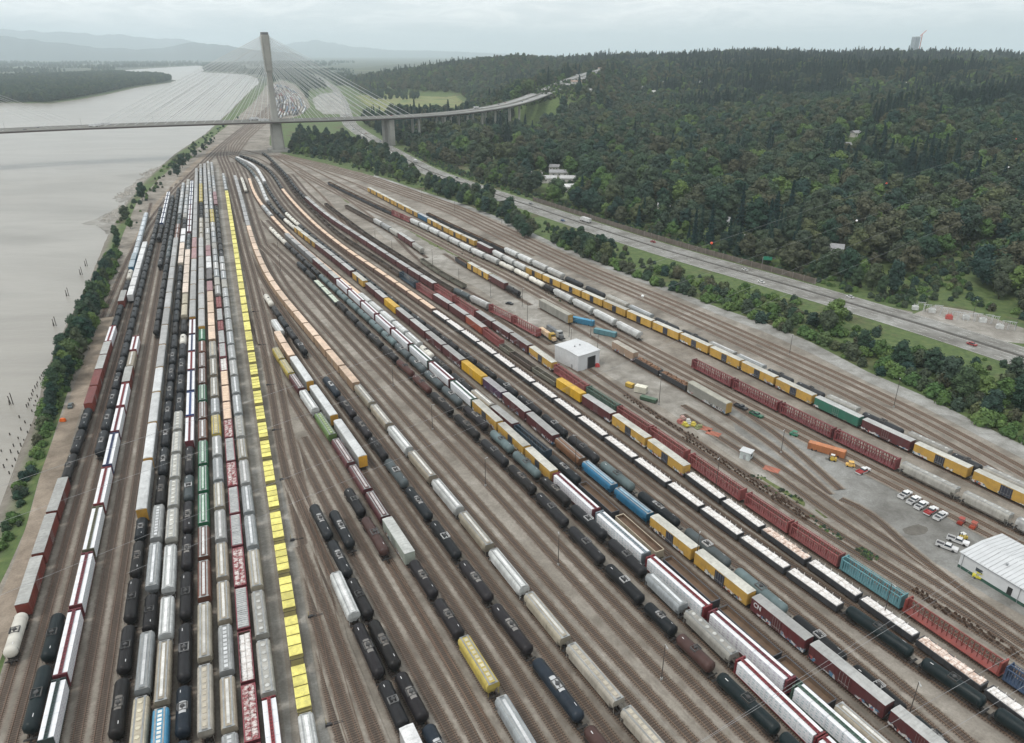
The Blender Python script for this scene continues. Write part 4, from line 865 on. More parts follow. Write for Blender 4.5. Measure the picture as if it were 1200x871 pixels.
weedm = flat('weed_cover', (.10, .12, .04), .95, var=.5, scale=.6)
for px in ([(637, 343), (650, 345), (680, 358), (676, 362), (655, 354)], [(880, 558), (890, 556), (945, 590), (938, 596), (905, 578)], [(955, 598), (965, 596), (975, 606), (968, 608)], [(470, 265), (480, 262), (560, 300), (590, 318), (570, 318), (500, 284)], [(398, 231), (412, 228), (420, 236), (408, 238)], [(950, 604), (990, 630), (984, 634), (944, 608)], [(1008, 640), (1030, 655), (1022, 660), (1003, 645)]):
    o = patch('weeds', px, .075, weedm); o['kind'] = 'stuff'
mudm = mat_ballast('river_mud', 1.15, .97)
for px in ([(98, 262), (122, 252), (146, 240), (158, 233), (156, 250), (146, 270), (138, 284), (126, 272)], [(134, 232), (168, 206), (203, 193), (207, 200), (196, 214), (176, 232), (160, 238)], [(0, 604), (16, 556), (36, 512), (44, 490), (48, 505), (30, 560), (12, 620), (-6, 650)], [(280, 134), (292, 116), (304, 104), (305, 115), (292, 132)]): 
    Q = resample([at(u, v, -1.9) for u, v in px + px[:1]], 3.0)[:-1]; c0 = Q.mean(0); jx = vnoise(Q[:, 0], Q[:, 1], 14, 31) * .34 + vnoise(Q[:, 0], Q[:, 1], 5, 32) * .16 + .72
    structure('mudflat', poly_mesh('mudflat', [tuple(c0 + (p - c0) * j) for p, j in zip(Q, jx)], -1.86, mudm))
# --- tracks: every train's own track, then the empty ones
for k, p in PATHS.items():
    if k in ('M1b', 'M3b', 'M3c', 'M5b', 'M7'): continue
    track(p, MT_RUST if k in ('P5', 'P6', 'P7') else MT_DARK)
def gtrack(px, mat=None, sigma=15): track(Path(px, 0.2, sigma=sigma), mat)
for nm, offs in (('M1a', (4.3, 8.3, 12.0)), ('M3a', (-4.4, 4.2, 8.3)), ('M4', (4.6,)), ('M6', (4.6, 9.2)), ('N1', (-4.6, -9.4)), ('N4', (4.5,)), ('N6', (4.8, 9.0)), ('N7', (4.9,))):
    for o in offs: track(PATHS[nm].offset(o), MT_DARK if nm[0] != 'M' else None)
for o in (4.6, 9.6): track(PATHS['N9'].offset(o, 0, .75))
for o in (-4.6, -9.0): track(PATHS['P5'].offset(o, 0, .9), MT_RUST)
E1 = Path([(330, 181), (380, 192), (440, 208), (500, 229), (545, 244), (580, 261), (630, 284), (680, 308), (730, 329), (790, 352), (840, 375), (890, 397), (960, 428), (1020, 454), (1083, 482), (1198, 546), (1290, 600)], .2, sigma=26)
for o in (0, -4.6, -10.5, -15.2): track(E1.offset(o), MT_RUST)
track(E1.offset(-20.5, .35, 1), MT_RUST)
R0 = [(420, 915), (396, 871), (366, 697), (352, 623), (330, 533), (320, 469), (309, 409), (292, 330), (283, 295), (274, 255), (266, 222), (261, 200), (254, 183), (258, 172), (276, 158), (294, 143)]
R0 = Path(R0, .2, sigma=10)
track(R0); track(R0.offset(3.9, .0, .97)); track(R0.offset(8.0, .35, .97)); track(R0.offset(12.0, .45, .95))
gtrack([(352, 640), (372, 690), (400, 757), (430, 837), (462, 915)]); gtrack([(368, 720), (384, 770), (400, 821), (430, 905)]); gtrack([(338, 560), (356, 600), (384, 660), (420, 740), (470, 850), (490, 905)])
# throat: lines running up the bank and on under the bridge
for o in (0, 4.4, 8.8):
    p = Path([(120, 372), (150, 302), (172, 262), (200, 226), (230, 196), (255, 172), (280, 152), (300, 137), (313, 126), (320, 116), (322, 106), (320, 99)], .2, sigma=12); track(p.offset(o))
for k in range(6):
    f = k / 5; track(Path([(268 + 10 * f, 178 + 4 * f), (268 + 16 * f, 170 + 3 * f), (276 + 16 * f, 160 + 2 * f), (288 + 16 * f, 150 + f), (302 + 16 * f, 140), (314 + 18 * f, 130), (322 + 26 * f, 120 + 1 * f), (324 + 20 * f, 110), (320 + 14 * f, 100)], .2, sigma=12), MT_RUST)
for px in ([(320, 183), (342, 198), (368, 220), (388, 240), (402, 262), (418, 285)], [(326, 184), (352, 198), (382, 216), (402, 230), (430, 250), (470, 280)], [(330, 182), (365, 198), (400, 216), (440, 236), (480, 256), (540, 288)], [(345, 187), (390, 205), (425, 219), (470, 240), (540, 276), (600, 304)]): gtrack(px, MT_RUST)
gtrack([(858, 474), (905, 502), (975, 566), (985, 574)]); gtrack([(690, 432), (760, 480), (850, 540), (900, 572), (960, 612), (1050, 668), (1120, 712), (1200, 765), (1280, 815)])
gtrack([(800, 475), (850, 505), (900, 537), (960, 577), (1000, 607), (1050, 640), (1100, 672), (1142, 702), (1200, 742), (1280, 795)]); gtrack([(985, 585), (1005, 590), (1020, 600), (1050, 630), (1085, 660), (1142, 702)], sigma=6)
gtrack([(800, 486), (900, 548), (1000, 625), (1067, 662), (1117, 695), (1200, 757), (1280, 815)])
# --- far yard beyond the bridge: packed trains, one mass
J = MB(); fm = [paint(c, .6, tag='far_car_paint') for c in ((.03, .03, .035), (.5, .5, .5), (.3, .3, .3), (.2, .06, .05), (.4, .36, .3), (.1, .16, .24), (.66, .66, .66))]
rf = random.Random(3)
for k in range(11):
    f = k / 10; pth = Path([(318 + 36 * f, 139 - 6 * f), (322 + 36 * f, 130 - 4 * f), (325 + 30 * f, 120 - 3 * f), (322 + 26 * f, 111 - 2 * f), (318 + 20 * f, 104 - 1.5 * f), (318 + 12 * f, 99)], 3.0, sigma=10)
    s = rf.uniform(0, 60); c = rf.randrange(7)
    while s < pth.L - 20:
        if rf.random() < .25: c = rf.randrange(7)
        if rf.random() < .04: s += 60
        a = pth.pt(s); b_ = pth.pt(s + 17.5); mid = (a + b_) / 2; h = math.atan2(b_[1] - a[1], b_[0] - a[0])
        J.box((mid[0], mid[1], 2.7), (17, 3, 3.4), c, (1, .9), rot=h); J.box((mid[0], mid[1], .6), (15, 2.4, .8), 0, rot=h); s += 18.6
o = bare('distant_freight_cars', J.mesh('distant_freight_cars', fm)); tag(o, 'packed freight cars in the far yard beyond the bridge', 'freight cars', kind='stuff')
# --- highway
hm = mat_ballast('highway_concrete', 1.0, .95); 
strip('highway', HW.offset(-7.2), 6.6, .12, hm); strip('highway', HW.offset(7.2), 6.6, .12, hm); strip('highway_median', HW, .8, .10, dark)
wl = flat('road_paint', (.6, .6, .58), var=.1)
for o in (-13.2, -1.3, 1.3, 13.2): strip('road_line', HW.offset(o), .09, .128, wl)
for o in (-9.2, -5.2, 5.2, 9.2):
    P = resample(HW.offset(o).P, 4.5); mb = MB()
    for i in range(0, len(P) - 1, 3):
        a, c = P[i], P[i + 1]; t = (c - a) / np.linalg.norm(c - a); nn = np.array((t[1], -t[0])) * .09
        mb.add([(*(a + nn), .128), (*(c + nn), .128), (*(c - nn), .128), (*(a - nn), .128)], [(0, 1, 2, 3)])
    structure('road_line', mb.mesh('road_line', [wl]))
def wall_along(P, w, z0, z1, step=6):
    P = resample(P, step); A, B = ribbon(P, w / 2, 0); mb = MB(); n = len(P); vs = []
    for i in range(n): vs += [(*A[i], z0), (*A[i], z1), (*B[i], z1), (*B[i], z0)]
    fs = []
    for i in range(n - 1):
        for k in range(3): q = 4 * i + k; fs.append((q, q + 1, q + 5, q + 4))
    fs += [(0, 1, 2, 3), (4 * n - 1, 4 * n - 2, 4 * n - 3, 4 * n - 4)]
    return mb.add(vs, fs)
tag(bare('median_barrier', wall_along(HW.P, .45, .1, 1.0).mesh('median_barrier', [flat('barrier_concrete', (.16, .155, .145), .9)])), 'low dark concrete barrier running down the middle of the highway', 'barrier')
nwp = HW.offset(16.5).P; nwp = nwp[(nwp[:, 1] > 428) & (nwp[:, 1] < 705)]
nw = bare('noise_wall', wall_along(nwp, .4, 0, 3.6, 4).mesh('noise_wall', [flat('noise_wall_panels', (.12, .10, .085), .9, var=.3, scale=.3)])); tag(nw, 'long brown noise wall along the far side of the highway', 'wall')
pm = MB()
for p in resample(nwp, 8): pm.box((p[0], p[1], 1.9), (.6, .6, 3.9))
bare('wall_posts', pm.mesh('wall_posts', [flat('wall_post_concrete', (.2, .17, .15), .9)]), nw)
# substation pad, side road, green field, industrial lots
patch('gravel_pad', [(1062, 372), (1095, 358), (1140, 365), (1200, 385), (1200, 403), (1150, 398), (1100, 385)], .09, lane)
patch('side_road', [(990, 355), (1030, 358), (1070, 366), (1062, 374), (1030, 366), (995, 362)], .09, lane)
patch('gravel_lot', [(366, 116), (376, 110), (398, 108), (404, 120), (408, 134), (380, 134), (370, 128)], .25, mat_ballast('pale_lot', 1.35, .95))
FIELD = [at(u, v) for u, v in [(414, 113), (440, 110), (470, 111), (500, 113), (536, 114), (546, 121), (530, 130), (490, 134), (455, 134), (430, 126)]]
fx = np.array(FIELD); fz = float(TZ(fx[:, 0], fx[:, 1]).mean())
field_m, nt, b = newmat('meadow'); n1 = noise(nt, .012, 5, .65, pos(nt)); n2 = noise(nt, .1, 4, .7, pos(nt))
nt.links.new(mix(nt, ramp(nt, n1, [(.35, (.08, .13, .04)), (.5, (.19, .20, .07)), (.65, (.14, .135, .06))]), ramp(nt, n2, [(.3, (.7, .7, .7)), (.7, (1.2, 1.2, 1.2))]), .7, 'MULTIPLY'), b.inputs['Base Color']); b.inputs['Roughness'].default_value = .95
gx, gy = np.meshgrid(np.linspace(fx[:, 0].min(), fx[:, 0].max(), 50), np.linspace(fx[:, 1].min(), fx[:, 1].max(), 60)); ins = inpoly(gx, gy, FIELD)
gz = TZ(gx, gy) + .35; gi = np.arange(gx.size).reshape(gx.shape)
fq = [(gi[i, j], gi[i, j + 1], gi[i + 1, j + 1], gi[i + 1, j]) for i in range(59) for j in range(49) if ins[i, j] and ins[i + 1, j + 1]]
me = bpy.data.meshes.new('meadow'); me.from_pydata(np.c_[gx.ravel(), gy.ravel(), gz.ravel()].tolist(), [], [tuple(int(k) for k in f) for f in fq]); me.materials.append(field_m); me.update(); structure('meadow', me)
# --- distant ranges (beyond the delta), real hills kilometres away
mm = flat('far_hill_forest', (.03, .045, .045), .95, var=.3, scale=.001)
def ridge(az, R, name='hills'):
    a = np.array([x for x, _ in az]); h = np.array([y for _, y in az]); A = np.linspace(a[0], a[-1], 160); H = np.interp(A, a, h)
    H = H * (1 + .10 * (vnoise(A * 900, A * 0, 11, 3) - .5) + .06 * (vnoise(A * 900, A * 0, 4, 4) - .5))
    vs = []; 
    for k, (dr, f) in enumerate(((-.16, 0.0), (-.09, .42), (-.04, .8), (0, 1.0), (.05, .85), (.14, 0.0))):
        r = R * (1 + dr); jit = 1 + .12 * (vnoise(A * 1500 + 70 * k, A * 0 + k, 9, 7) - .5) * (0 < f < 1)
        vs += [(r * math.tan(q), r, max(0, hh * f * j) - 4) for q, hh, j in zip(A, H, jit)]
    n = len(A); fs = [(k * n + i, k * n + i + 1, (k + 1) * n + i + 1, (k + 1) * n + i) for k in range(5) for i in range(n - 1)]
    me = bpy.data.meshes.new(name); me.from_pydata(vs, [], fs); me.materials.append(mm); me.update(); me.polygons.foreach_set('use_smooth', [True] * len(fs)); structure(name, me)
def azv(L, R): return [(math.atan((u - 600) / F * .916), CH + R * (62 - v) / F * .84) for u, v in L]
ridge(azv([(-260, 40), (-120, 34), (0, 35), (60, 38), (120, 40), (175, 44), (215, 45), (260, 57), (300, 62), (340, 80)], 27000), 27000)
ridge(azv([(-260, 36), (-100, 40), (0, 42), (50, 48), (110, 55), (160, 58), (195, 55), (225, 49), (250, 51), (290, 57), (330, 61), (350, 63), (380, 80)], 17000), 17000)
ridge(azv([(310, 58), (350, 49), (375, 47), (410, 54), (450, 58), (520, 60), (600, 63), (640, 80)], 32000), 32000)
# ------------------------------------------------------------------ trees
def leaf_mat(name, stops, bl=.75):
    m, nt, b = newmat(name); oi = nt.nodes.new('ShaderNodeObjectInfo'); P = pos(nt)
    c = ramp(nt, oi.outputs['Random'], stops)
    n = noise(nt, .22, 3, .6, P); c = mix(nt, c, ramp(nt, n, [(.3, (.66, .68, .70)), (.7, (1.32, 1.28, 1.2))]), .8, 'MULTIPLY')
    gi = nt.nodes.new('ShaderNodeNewGeometry'); c = mix(nt, c, ramp(nt, gi.outputs['Random Per Island'], [(0, (.8, .81, .82)), (1, (1.2, 1.2, 1.15))]), .8, 'MULTIPLY')
    nt.links.new(c, b.inputs['Base Color']); b.inputs['Roughness'].default_value = .8; b.inputs['Specular IOR Level'].default_value = .2
    return m
BLM = leaf_mat('broadleaf_foliage', [(0, (0.019, 0.051, 0.038)), (.25, (0.048, 0.082, 0.048)), (.45, (0.027, 0.059, 0.052)), (.6, (0.068, 0.087, 0.052)), (.8, (0.023, 0.052, 0.046)), (1, (0.080, 0.120, 0.052))])
OLM = leaf_mat('olive_foliage', [(0, (0.048, 0.075, 0.046)), (.4, (0.084, 0.084, 0.055)), (.7, (0.039, 0.068, 0.048)), (1, (0.098, 0.114, 0.057))])
BGM = leaf_mat('bright_foliage', [(0, (0.057, 0.112, 0.039)), (.6, (0.087, 0.148, 0.048)), (1, (0.120, 0.177, 0.059))])
CNM = leaf_mat('conifer_foliage', [(0, (.009, .030, .030)), (.5, (.014, .040, .038)), (1, (.026, .052, .040))])
BARK = flat('bark', (.07, .055, .045), .9)
ICO = None
def ico():
    global ICO
    if ICO is None:
        t = (1 + 5 ** .5) / 2; v = np.array([(-1, t, 0), (1, t, 0), (-1, -t, 0), (1, -t, 0), (0, -1, t), (0, 1, t), (0, -1, -t), (0, 1, -t), (t, 0, -1), (t, 0, 1), (-t, 0, -1), (-t, 0, 1)], float); v /= np.linalg.norm(v[0])
        f = [(0, 11, 5), (0, 5, 1), (0, 1, 7), (0, 7, 10), (0, 10, 11), (1, 5, 9), (5, 11, 4), (11, 10, 2), (10, 7, 6), (7, 1, 8), (3, 9, 4), (3, 4, 2), (3, 2, 6), (3, 6, 8), (3, 8, 9), (4, 9, 5), (2, 4, 11), (6, 2, 10), (8, 6, 7), (9, 8, 1)]
        ICO = (v, f)
    return ICO
def leaf_quads(r, C, Nn, size):
    n = len(C); t = r.normal(size=(n, 3)); a = np.cross(Nn, t); a /= np.linalg.norm(a, axis=1)[:, None] + 1e-9; b = np.cross(Nn, a)
    sa = size * r.uniform(.7, 1.3, (n, 1)); sb = size * r.uniform(.5, 1.0, (n, 1))
    V_ = np.stack([C - a * sa - b * sb, C + a * sa - b * sb * .6, C + a * sa * .7 + b * sb, C - a * sa * .6 + b * sb * .8], 1).reshape(-1, 3)
    return V_
def np_mesh(name, V_, quads=None, extra=None, mats=()):
    mb = MB(); mb.v = [tuple(x) for x in V_.tolist()]; n = len(V_) // 4
    mb.f = [(4 * i, 4 * i + 1, 4 * i + 2, 4 * i + 3) for i in range(n)]; mb.m = [0] * n
    if extra: mb.add(*extra)
    return mb.mesh(name, list(mats))
def broadleaf(seed, H=20.0, R=7.0, n=1500, mat=None, size=.55, base=.22, nl=11):
    r = np.random.default_rng(seed); L = []
    for i in range(nl):
        z = H * (base + (1 - base) * (i + .5) / nl * .92 + .02); q = i * 2.4 + r.uniform(-.5, .5); f = math.sin(math.pi * min(1, max(.12, (z / H - base) / (1 - base))) ** .8) ** .6
        d = R * f * r.uniform(.25, .66); L.append((d * math.cos(q), d * math.sin(q), z, R * r.uniform(.34, .52) * (.6 + .5 * f)))
    L.append((0, 0, H * .86, R * .42)); L.append((0, 0, H * .55, R * .6)); L = np.array(L)
    w = L[:, 3] ** 2; k = r.choice(len(L), n, p=w / w.sum()); D = r.normal(size=(n, 3)); D[:, 2] += .25; D /= np.linalg.norm(D, axis=1)[:, None]
    C = L[k, :3] + D * L[k, 3:4] * r.uniform(.72, 1.12, (n, 1)); C[:, 2] = np.maximum(C[:, 2], .5)
    Nn = D + r.normal(size=(n, 3)) * .45; Nn /= np.linalg.norm(Nn, axis=1)[:, None]
    V_ = leaf_quads(r, C, Nn, size); iv, ifc = ico(); ev = []; ef = []
    for l in L:
        o = len(ev); ev += [tuple(l[:3] + p * l[3] * .84 * r.uniform(.85, 1.05)) for p in iv]; ef += [tuple(o + j for j in f) for f in ifc]  # inner core blobs added inside the leaves to block light through the crown
    return np_mesh('crown', V_, extra=(ev, ef, 0), mats=[mat])
def conifer(seed, H=28.0, R=4.4, n=1000, mat=None):
    r = np.random.default_rng(seed); z = H * (.10 + .9 * r.uniform(0, 1, n) ** 1.35); w = (1 - z / H) ** .85
    lay = .78 + .28 * np.sin(z * 2.6 + r.uniform(0, 6)); q = r.uniform(0, 2 * math.pi, n); rad = R * w * lay * r.uniform(.5, 1.12, n) + .1
    C = np.c_[rad * np.cos(q), rad * np.sin(q), z - rad * .22]
    Nn = np.c_[np.cos(q) * .55, np.sin(q) * .55, np.full(n, .8)] + r.normal(size=(n, 3)) * .3; Nn /= np.linalg.norm(Nn, axis=1)[:, None]
    V_ = leaf_quads(r, C, Nn, .62); mb_v = []; mb_f = []
    for j in range(5):
        z0 = H * (.08 + .18 * j); z1 = z0 + H * .28; rr_ = R * (1 - z0 / H) ** .85 * .7; o = len(mb_v)
        mb_v += [(rr_ * math.cos(k * math.pi / 4), rr_ * math.sin(k * math.pi / 4), z0) for k in range(8)] + [(0, 0, min(z1, H))]
        mb_f += [(o + k, o + (k + 1) % 8, o + 8) for k in range(8)]
    return np_mesh('crown', V_, extra=(mb_v, mb_f, 0), mats=[mat])
def trunk(H, r0=.35):
    mb = MB(); mb.cyl((0, 0, -1), (.15, .1, H * .45), r0, r0 * .6, n=7); mb.cyl((.15, .1, H * .45), (0, 0, H * .9), r0 * .6, r0 * .12, n=6)
    for k in range(5):
        q = k * 2.4; z = H * (.3 + .09 * k); mb.cyl((0.05, .05, z), (math.cos(q) * H * .16, math.sin(q) * H * .16, z + H * .14), r0 * .35, r0 * .08, n=5, caps=False)
    return mb.mesh('trunk', [BARK])
BT = [broadleaf(1, mat=BLM), broadleaf(2, H=22, R=6.2, mat=BLM), broadleaf(3, H=18, R=7.6, mat=OLM), broadleaf(4, H=21, R=6.8, mat=OLM), broadleaf(5, H=17, R=6.4, mat=BGM), broadleaf(6, H=23, R=7.2, mat=BLM, nl=13)]
BTH = [20, 22, 18, 21, 17, 23]
CT = [conifer(11, mat=CNM), conifer(12, H=31, R=4.0, mat=CNM), conifer(13, H=25, R=4.8, mat=CNM)]; CTH = [28, 31, 25]
BTR = [trunk(h) for h in BTH]; CTR = [trunk(h, .3) for h in CTH]
SH = [broadleaf(21, H=4.2, R=3.2, n=420, mat=BLM, size=.34, base=.05, nl=7), broadleaf(22, H=3.2, R=3.6, n=420, mat=BGM, size=.34, base=.05, nl=7), broadleaf(23, H=5.0, R=3.0, n=420, mat=OLM, size=.34, base=.05, nl=7)]
def put_tree(kind, vi, x, y, s, rz, label, group, sxy=1.0):
    z = float(TZ(x, y)) - .2
    if kind == 'shrub': o = bare('shrub', SH[vi], loc=(x, y, z), rz=rz); o.scale = (s * sxy, s * sxy, s); tag(o, label, 'shrub', group); return o
    r = bare('conifer_tree' if kind == 'c' else 'broadleaf_tree', None, loc=(x, y, z), rz=rz); r.scale = (s * sxy, s * sxy, s)
    bare('trunk', (CTR if kind == 'c' else BTR)[vi], r); c = bare('crown', (CT if kind == 'c' else BT)[vi], r); tag(r, label, 'tree', group); return c
protos = {}
# --- zones of single trees: (zone, list of (x, y, kind, variant, scale))
zone_items = {}
def zadd(zone, kind, vi, x, y, s, sxy=1.0): zone_items.setdefault(zone, []).append((x, y, kind, vi, s, sxy))
rt = random.Random(21)
def along(px, step, jit, zone, kinds, hs, side=(0, 0)):
    P = resample([at(u, v) for u, v in px], step)
    for p in P:
        k, vi = rt.choice(kinds); zadd(zone, k, vi, p[0] + rt.uniform(-jit, jit), p[1] + rt.uniform(-jit, jit), rt.uniform(*hs), rt.uniform(.85, 1.15))
B_ = [('b', i) for i in (0, 1, 5, 0, 1, 4)]; O_ = [('b', 2), ('b', 3), ('b', 0)]; S_ = [('shrub', 0), ('shrub', 1), ('shrub', 2), ('shrub', 1)]
# river bank
along([(2, 640), (14, 606), (26, 575), (40, 540), (55, 505)], 4.5, 1.6, 'bank', S_, (.5, .9))
along([(52, 500), (62, 470), (70, 452)], 4.0, 1.5, 'bank', S_, (.9, 1.3))
for u, v, s in ((66, 470, .40), (74, 452, .5), (84, 428, .62), (76, 415, .55), (92, 402, .62), (103, 382, .6), (112, 358, .62), (98, 375, .5), (122, 332, .55), (116, 345, .5), (132, 308, .42), (138, 290, .4), (137, 280, .5), (148, 260, .62), (153, 268, .5), (167, 235, .78)):
    x, y = at(u, v); zadd('bank', 'b', rt.choice((0, 1, 5, 4)), x, y, s, 1.15)
along([(72, 456), (92, 415), (108, 375), (125, 335), (140, 300)], 6.5, 2.5, 'bank', S_, (.9, 1.5))
along([(60, 478), (78, 440), (98, 400), (118, 355)], 7, 2.5, 'bank', B_, (.4, .62))
along([(64, 470), (86, 424), (104, 388), (116, 350), (130, 318)], 7, 3, 'bank', B_, (.42, .62))
for u, v, s in ((208, 207, .7), (214, 197, .8), (221, 190, .55), (229, 184, .5), (238, 176, .45), (262, 150, .35), (247, 167, .3), (279, 140, .3), (271, 144, .25)):
    x, y = at(u, v); zadd('bank', 'b', rt.choice((0, 1, 5)), x, y, s, 1.2)
# belt between the gravel road and the highway
for px, n, hs in (([(338, 172), (350, 158), (400, 165), (455, 180), (490, 205), (488, 220), (440, 203), (390, 189)], 96, (.62, .92)), ([(500, 212), (530, 222), (575, 236), (618, 258), (616, 268), (560, 246), (500, 228)], 40, (.5, .78)), ([(590, 262), (625, 270), (622, 284), (596, 268)], 9, (.55, .8)), ([(655, 283), (700, 290), (717, 296), (712, 308), (690, 304), (660, 290)], 18, (.5, .8))):
    P = [at(u, v) for u, v in px]; xs = [p[0] for p in P]; ys = [p[1] for p in P]; c = 0
    while c < n:
        x, y = rt.uniform(min(xs), max(xs)), rt.uniform(min(ys), max(ys))
        if inpoly(np.array(x), np.array(y), P): k, vi = rt.choice(B_ + [('b', 2)]); zadd('belt', k, vi, x, y, rt.uniform(*hs) * .9, 1.2); c += 1
for u, v, s in ((800, 340, .4), (838, 350, .35), (870, 360, .5), (872, 346, .55), (906, 378, .4), (930, 384, .42), (951, 385, .5), (975, 388, .92), (968, 392, .6), (1010, 412, .45), (1030, 420, .5), (1052, 432, .55), (1090, 440, .55), (1108, 452, .6), (1126, 470, .62), (1150, 470, .6), (1175, 475, .65), (1192, 480, .6), (1140, 448, .5), (1185, 450, .5), (1160, 490, .5), (1210, 500, .6), (1240, 515, .7), (1225, 480, .6), (658, 282, .5), (664, 290, .62), (714, 300, .7), (770, 322, .3)):
    x, y = at(u, v); zadd('belt', 'b', rt.choice((0, 1, 5, 4, 4)), x, y, s * (.82 if s < .9 and u < 960 else 1.05), 1.25)
for px in ([(650, 286), (720, 313), (800, 345), (860, 362), (905, 382), (960, 402)], [(820, 340), (880, 358), (940, 378)], [(770, 318), (850, 345), (920, 368), (990, 395)], [(965, 405), (1020, 430), (1080, 458), (1140, 488), (1200, 515)], [(1000, 405), (1060, 425), (1120, 450), (1190, 480)], [(1040, 440), (1100, 468), (1180, 500)], [(1060, 415), (1130, 440), (1210, 470)], [(1010, 415), (1090, 448), (1190, 498)]):
    along(px, 5.4, 3.0, 'belt shrub', S_, (.8, 1.55))
# the wood on the far side of the highway
houses_px = [(990, 172, 0), (978, 300, 1), (655, 205, 2), (668, 212, 2), (650, 198, 3), (778, 245, 0), (846, 262, 3), (812, 150, 3), (872, 124, 3), (888, 90, 0), (860, 84, 3), (848, 78, 0), (815, 78, 3), (755, 103, 0), (765, 108, 3), (748, 110, 0), (710, 83, 0), (703, 80, 3), (690, 107, 3), (1002, 158, 3), (925, 168, 3), (760, 96, 3), (770, 70, 0), (628, 205, 3), (900, 82, 3), (1188, 148, 0), (640, 212, 2), (662, 222, 2), (735, 235, 3), (1010, 118, 3), (1060, 98, 0), (960, 108, 3), (835, 112, 2), (790, 92, 3), (730, 92, 3), (745, 98, 0), (775, 96, 2), (820, 96, 3), (870, 104, 0), (940, 88, 3), (985, 92, 3), (1110, 92, 3), (1150, 100, 0), (690, 92, 3), (675, 98, 2), (1020, 150, 3), (905, 140, 3), (1085, 150, 0), (715, 132, 3), (700, 152, 0), (880, 285, 3)]
HOUSES = []
for u, v, k in houses_px:
    g = groundpt(u, v + 3)
    if g: HOUSES.append((g[0], g[1], k))
hxy = np.array([h[:2] for h in HOUSES])
CLEAR = [[groundpt(u, v) for u, v in px] for px in ([(1045, 348), (1070, 326), (1100, 304), (1125, 288), (1170, 284), (1205, 284), (1205, 298), (1150, 310), (1130, 330), (1150, 352), (1215, 378), (1215, 404), (1150, 400), (1060, 378), (985, 354)], [(636, 205), (650, 196), (668, 205), (672, 218), (650, 222)])] + [FIELD, [at(u, v) for u, v in [(364, 135), (362, 108), (405, 100), (440, 118), (424, 152)]], [at(u, v) for u, v in [(540, 176), (600, 170), (612, 186), (566, 190)]]]
rg = np.random.default_rng(5); cand = []
xs_ = np.arange(-1500, 2600, 11.2); ys_ = np.arange(250, 3600, 11.2)
GX, GY = np.meshgrid(xs_, ys_); GX = GX.ravel() + rg.uniform(-4.6, 4.6, GX.size); GY = GY.ravel() + rg.uniform(-4.6, 4.6, GY.size)
u_ = 600 + F * GX / (GY * math.cos(PITCH) + CH * math.sin(PITCH) * .8); ok = (u_ > -60) & (u_ < 1330)
GX, GY = GX[ok], GY[ok]; dd = hill_d(GX, GY); ok = (dd > 26) ; GX, GY, dd = GX[ok], GY[ok], dd[ok]
far_thin = rg.uniform(0, 1, len(GX)) < np.clip(1.25 - np.hypot(GX, GY) / 5200, .45, 1); GX, GY, dd = GX[far_thin], GY[far_thin], dd[far_thin]
ok = np.ones(len(GX), bool)
CLEAR.append([(x - 0.0, y) for x, y in [at(u, v) for u, v in [(412, 112), (440, 109), (540, 113), (552, 124), (540, 139), (430, 139), (418, 125)]]])
for P in CLEAR: ok &= ~inpoly(GX, GY, P)
open_ = vnoise(GX, GY, 60, 9); ok &= ~((open_ < .2) & (dd < 260))
for hx_, hy_ in hxy:
    L = math.hypot(hx_, hy_); ax, ay = hx_ / L, hy_ / L; al = GX * ax + GY * ay - L; ac = np.abs(-GX * ay + GY * ax)
    ok &= ~((ac < 9 + 4 * (L > 900)) & (al > -36 - 34 * (L > 800)) & (al < 11))
# deck of the viaduct keeps its own swath clear
DK = [at(u, v, z) for u, v, z in DECKPX]
dk = np.array(DK); ddk = dpoly(GX, GY, DK[8:], False); ok &= ddk > 27
lx = [(p[0], p[1]) for p in DK[11:]]; 
for (px_, py_) in lx:      # a clear cut on the near side where the viaduct reaches the hill
    L = math.hypot(px_, py_); al = GX * px_ / L + GY * py_ / L - L; ac = np.abs(-GX * py_ / L + GY * px_ / L); ok &= ~((ac < 44) & (al > -140) & (al < 22))
GX, GY, dd = GX[ok], GY[ok], dd[ok]
con = vnoise(GX, GY, 130, 12) * .66 + vnoise(GX, GY, 33, 13) * .34 + .17 * sstep(dd, 600, 1000) - .17
isc = con + rg.uniform(-.13, .13, len(con)) > .52
sc_ = rg.choice((.7, .85, 1.0, 1.12, 1.28, 1.42), len(GX)) * rg.uniform(.93, 1.07, len(GX)) * (1 - .3 * (dd < 80)); var_ = rg.integers(0, 6, len(GX)); patchn = vnoise(GX, GY, 60, 15)
var_ = np.where(patchn > .6, np.where(rg.uniform(size=len(GX)) < .6, 2 + rg.integers(0, 2, len(GX)), var_), var_); var_ = np.where((patchn < .3) & (rg.uniform(size=len(GX)) < .5), 4, var_)
var_ = np.where(isc, rg.integers(0, 3, len(GX)), var_)
dist = np.hypot(GX, GY); order = np.argsort(dist)
nb = 300 - sum(1 for z in zone_items.values() for i in z if i[2] == 'b'); nc = 240; rest_b, rest_c = [], []
for i in order:
    if isc[i] and nc > 0: zadd('wood', 'c', int(var_[i]), GX[i], GY[i], sc_[i]); nc -= 1
    elif not isc[i] and nb > 0: zadd('wood', 'b', int(var_[i]), GX[i], GY[i], sc_[i]); nb -= 1
    else: (rest_c if isc[i] else rest_b).append(i)
look = {('b', 0): 'mid green broadleaf', ('b', 1): 'tall green broadleaf', ('b', 2): 'wide olive broadleaf', ('b', 3): 'tall olive broadleaf', ('b', 4): 'bright green broadleaf', ('b', 5): 'tall dark broadleaf', ('c', 0): 'dark conifer', ('c', 1): 'tall narrow conifer', ('c', 2): 'broad dark conifer', ('shrub', 0): 'dark green shrub', ('shrub', 1): 'low bright shrub', ('shrub', 2): 'olive shrub'}
